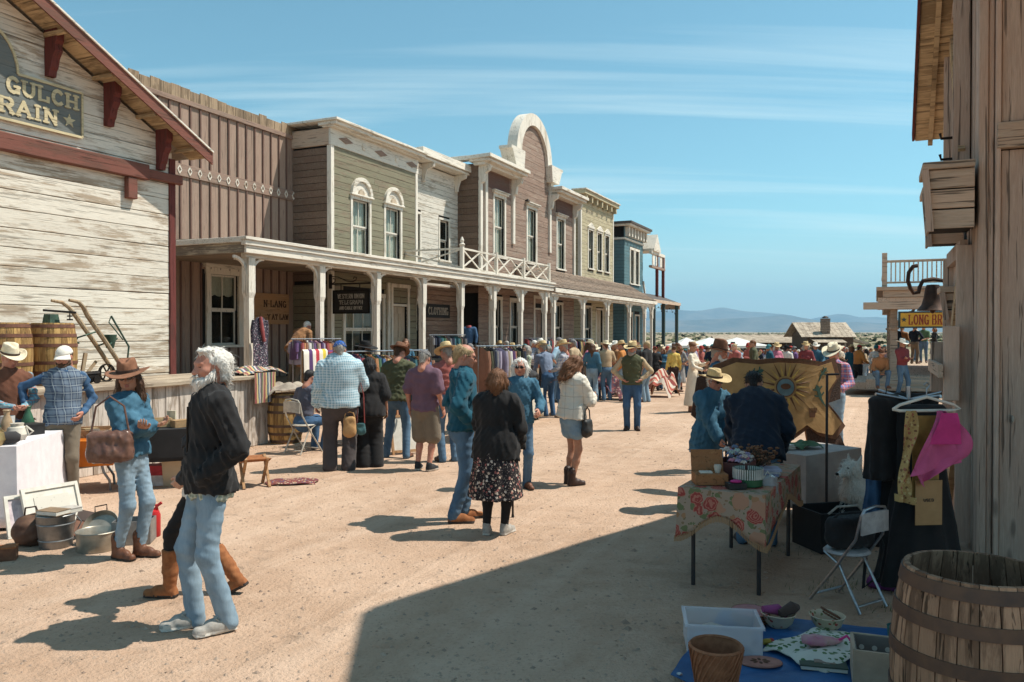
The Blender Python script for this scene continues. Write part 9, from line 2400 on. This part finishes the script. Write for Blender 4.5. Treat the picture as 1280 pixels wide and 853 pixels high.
# ------------------------------------------------------------------ blue tarp and the goods on it
tp=[G(903,766),G(1128,792),G(1160,905),G(838,858)]
o=thing('blue_tarp','blue plastic tarp spread on the ground at the lower right','tarp',(0,0,0));M_tarp=plain('tarp_blue',(.025,.12,.30),(.015,.075,.20),.45,5,bump=.5,bd=.02)
def tarp_f(u,v_):
 a=tp[0].lerp(tp[1],u);b=tp[3].lerp(tp[2],u);p=a.lerp(b,v_);e=min(u,1-u,v_,1-v_);z=gz(p.x,p.y)+.012+.012*max(0,math.sin(u*13+3*math.sin(v_*9)))*min(1,e*6)+.01*max(0,math.sin(v_*17+u*8))+(.045*max(0,1-u*9)*(v_>.6))
 return (p.x,p.y,z)
MB().sheet(tarp_f,44,36,.004).build('sheet',M_tarp,o,True)
mb=MB();q=tarp_f(0,0.98);
for (u,v_)in ((.03,.03),(.97,.03),(.03,.97)):p=tarp_f(u,v_);MB().lathe([(.012,0),(.018,.004),(.012,.008)],12,(p[0],p[1],p[2]+.002)).build('eyelet',M_chrome,o)
ZT=.03
def onT(px,py,z=ZT):g=G(px,py,z);return (g.x,g.y,z)
o=thing('clear_bin','translucent plastic storage bin on the blue tarp','bin',onT(902,806),R(-8));M_milk=plain('milky_bin',(.80,.78,.80),(.74,.72,.75),.35,3,bump=0);M_milk.node_tree.nodes['Principled BSDF'].inputs['Alpha'].default_value=.42
w,d,hh_=.42,.30,.16;t_=1.06
for nm,c,dm in (('side',(0,-d/2,hh_/2),(w,.008,hh_)),('side',(0,d/2,hh_/2),(w,.008,hh_)),('side',(-w/2,0,hh_/2),(.008,d,hh_)),('side',(w/2,0,hh_/2),(.008,d,hh_)),('floor',(0,0,.006),(w,d,.008))):MB().box(c,dm).build(nm,M_milk,o)
rim=MB();
for (c,dm)in (((0,-d/2-.006,hh_),(w+.03,.02,.014)),((0,d/2+.006,hh_),(w+.03,.02,.014)),((-w/2-.006,0,hh_+.0005),(.02,d,.013)),((w/2+.006,0,hh_+.0005),(.02,d,.013))):rim.box(c,dm)
rim.build('rim',M_milk,o)
p=onT(902,806);heap('bin_contents','pale cloth and odds and ends inside the translucent bin','contents',(p[0],p[1],ZT+.015),R(-8),.36,.24,.09,cloth('contents_mix',(.50,.42,.33),(.25,.26,.32)),21)
o=thing('wicker_basket','terracotta spiral-woven basket at the front of the tarp','basket',onT(895,868),0);n=28;W_wick=plain('terracotta_wicker',(.36,.15,.075),(.22,.085,.04),.8,20)
MB().lathe([(0,.004),(.095,.004)],n,caps=False).lathe([(.092,0),(.135,.25),(.128,.25),(.088,.01)],n,caps=False).build('wall',W_wick,o,True);MB().lathe([(.131,.245),(.14,.252),(.131,.262),(.124,.252),(.131,.245)],n,caps=False).build('rim',W_wick,o,True)
mb=MB()
for k in range(26):
 a0=2*math.pi*k/26;pts=[]
 for j in range(7):t_=j/6;r=.093+.043*t_+.002;a=a0+t_*1.1;pts.append((r*math.cos(a),r*math.sin(a),.25*t_))
 mb.tube(pts,.0055,5)
tag(mb.build('weave',W_wick,o,True),kind='stuff')
p=onT(938,777);
for k in range(4):o=thing('pink_plate','%s pink plate of the stack on the tarp'%('bottom','second','third','top')[k],'plate',(p[0],p[1],ZT+k*.018),k,'stack of pink plates');MB().lathe([(0,.0),(.07,.0),(.115,.014),(.118,.017),(.114,.019),(.07,.006),(0,.006)],28,caps=False).build('plate',plain('plate_pink',(.46,.22,.21),(.36,.16,.16),.5),o,True);MB().lathe([(.117,.015),(.121,.0175),(.117,.020)],28,caps=False).build('rim',M_suede,o,True)
M_china=floral('china_print',(.56,.46,.33),[(.42,.08,.06),(.56,.46,.33),(.2,.22,.1),(.56,.46,.33)],34,.35)
for i,(px,py,lab)in enumerate(((973,783,'flowered china bowl with dark bundles in it, left of the pair'),(1034,786,'flowered china bowl with a comb in it, right of the pair'))):
 p=onT(px,py);o=thing('china_bowl',lab,'bowl',p,i,'china bowls on the tarp');MB().lathe([(0,.0),(.055,.0),(.085,.03),(.105,.085),(.110,.088),(.104,.09),(.08,.035),(0,.012)],28,caps=False).build('bowl',M_china,o,True)
 if i==0:
  q=thing('cloth_bundle','dark and purple wrapped bundle lying in the left bowl','bundle',(p[0],p[1],ZT+.06));MB().tube([(-.10,0,.05),(.0,.02,.04),(.06,.03,.0)],[.02,.035,.02],10).build('purple_roll',cloth('purple_roll',(.28,.06,.17)),q,True);MB().tube([(.0,-.03,.03),(.09,.0,.06),(.13,.02,.055)],[.025,.04,.02],10).build('dark_roll',cloth('dark_roll',(.08,.05,.04)),q,True)
 else:q=thing('wooden_comb','brown wooden comb lying in the right bowl','comb',(p[0],p[1],ZT+.05));MB().box((.02,0,.05),(.12,.05,.012),Matrix.Rotation(.5,3,'Y')).build('comb',M_leather,q);[MB().box((-.03+k*.018,-.03,.062-k*.0105),(.008,.05,.006)).build('tooth',M_leather,q)for k in range(6)]
p=onT(1030,812);heap('leaf_cloth','white cloth with green leaf print spread across the tarp','cloth',(p[0],p[1],ZT),R(35),.62,.40,.05,floral('leaf_cloth_print',(.58,.58,.50),[(.08,.16,.06),(.15,.22,.1),(.58,.58,.5)],28,.42),31,30,24)
p=onT(1022,802,.09);o=thing('pink_bag','small pink and yellow plastic bag on the leaf-print cloth','bag',(p[0],p[1],.065));F=Field(.012);F.ell((0,0,.03),(.09,.06,.035),.02).ell((.09,.01,.025),(.07,.04,.022),.02).ell((-.05,-.02,.045),(.05,.04,.03),.02);soft('bag',F.mesh(wrinkle(.012,9,(.03,.07))),plain('pink_film',(.48,.16,.26),(.50,.34,.28),.3,9),o);MB().tube([(.12,0,.03),(.18,.02,.05),(.2,0,.02)],.008,6).build('twist',M_pk2,o,True)
p=onT(950,829);o=thing('oval_mat','oval pink mat with a brown flower motif on the tarp','mat',p,R(-5));MB().lathe([(0,.0),(.12,.0),(.125,.006),(.12,.012),(0,.012)],30,sy=.62,caps=False).build('mat',plain('mat_pink',(.44,.20,.15)),o,True)
for k in range(8):a=math.pi*k/4;MB().ell((.04*math.cos(a),.025*math.sin(a),.013),(.018,.010,.003),8,4,Matrix.Rotation(a,3,'Z')).build('petal',M_pbrown,o,True)
p=onT(1028,833);o=thing('green_album','dark green photo album with a framed cover on the tarp','album',p,R(-14));MB().box((0,0,.012),(.24,.15,.02)).build('pages',M_paper,o);MB().box((0,0,.025),(.25,.16,.006)).build('cover',plain('album_green',(.07,.09,.06)),o);MB().box((.01,0,.030),(.11,.06,.004)).build('window',plain('album_window',(.36,.27,.2)),o)
p=onT(958,806);o=thing('toy_fish','small red and yellow toy lying by the plastic bin','toy',p,.3);MB().ell((0,0,.018),(.045,.018,.018)).build('body',plain('toy_yellow',(.45,.32,.05)),o,True);MB().ell((.035,0,.018),(.018,.019,.017)).build('red_end',plain('toy_red',(.4,.06,.05)),o,True)
p=onT(1104,852);o=thing('polka_dot_bin','beige fabric bin lined with grey polka dots beside the barrel','bin',p,R(-20));M_bg=cloth('beige_fabric',(.46,.35,.25));M_dot=NT('polka_lining');v0=M_dot.new('ShaderNodeTexVoronoi',Scale=22.0);v0.inputs['Randomness'].default_value=0.0;tc0=M_dot.new('ShaderNodeTexCoord');M_dot.lk(tc0.outputs['Object'],v0.inputs['Vector']);M_dot=M_dot.out(M_dot.mix(M_dot.math('LESS_THAN',v0.outputs['Distance'],.3),(.20,.17,.15),(.6,.56,.5)),.9)
w,d,hh_=.30,.26,.20
for c,dm in (((0,-d/2,hh_/2),(w,.014,hh_)),((0,d/2,hh_/2),(w,.014,hh_)),((-w/2,0,hh_/2),(.014,d,hh_)),((w/2,0,hh_/2),(.014,d,hh_)),((0,0,.007),(w,d,.014))):MB().box(c,dm).build('side',M_bg,o)
for c,dm in (((0,d/2-.010,hh_/2),(w-.02,.005,hh_-.01)),((w/2-.010,0,hh_/2),(.005,d-.03,hh_-.01)),((-w/2+.010,0,hh_/2),(.005,d-.03,hh_-.01))):MB().box(c,dm).build('lining',M_dot,o)
for k in range(8):MB().lathe([(.014,-.001),(.014,.001)],12,(-.10+.066*(k%4),d/2-.014,.06+.07*(k//4)),rot=Matrix.Rotation(R(90),3,'X')).build('polka_dot',M_paper,o)
# tufts of dry weeds at the stall foot
M_weed=plain('dry_weed',(.16,.15,.06),(.09,.09,.035),.9);wd=MB();rg=random.Random(9)
for (px,py,n,sp)in ((1060,735,90,.22),(1000,690,60,.3),(1130,765,50,.15),(350,560,90,.35),(395,560,60,.3),(760,500,120,.8),(205,600,60,.3)):
 g=GT(px,py)
 for k in range(n):
  x,y=g.x+rg.gauss(0,sp),g.y+rg.gauss(0,sp*.5);z=gz(x,y);a=rg.uniform(0,6.28);h_=rg.uniform(.02,.06);l_=rg.uniform(.01,.04);c_,s_=math.cos(a),math.sin(a);wd.add([(x-.003*s_,y+.003*c_,z),(x+.003*s_,y-.003*c_,z),(x+l_*c_,y+l_*s_,z+h_)],[(0,1,2)])
tag(wd.build('dry_weeds',M_weed),'sparse dry weeds growing from the dirt','weeds',kind='stuff')
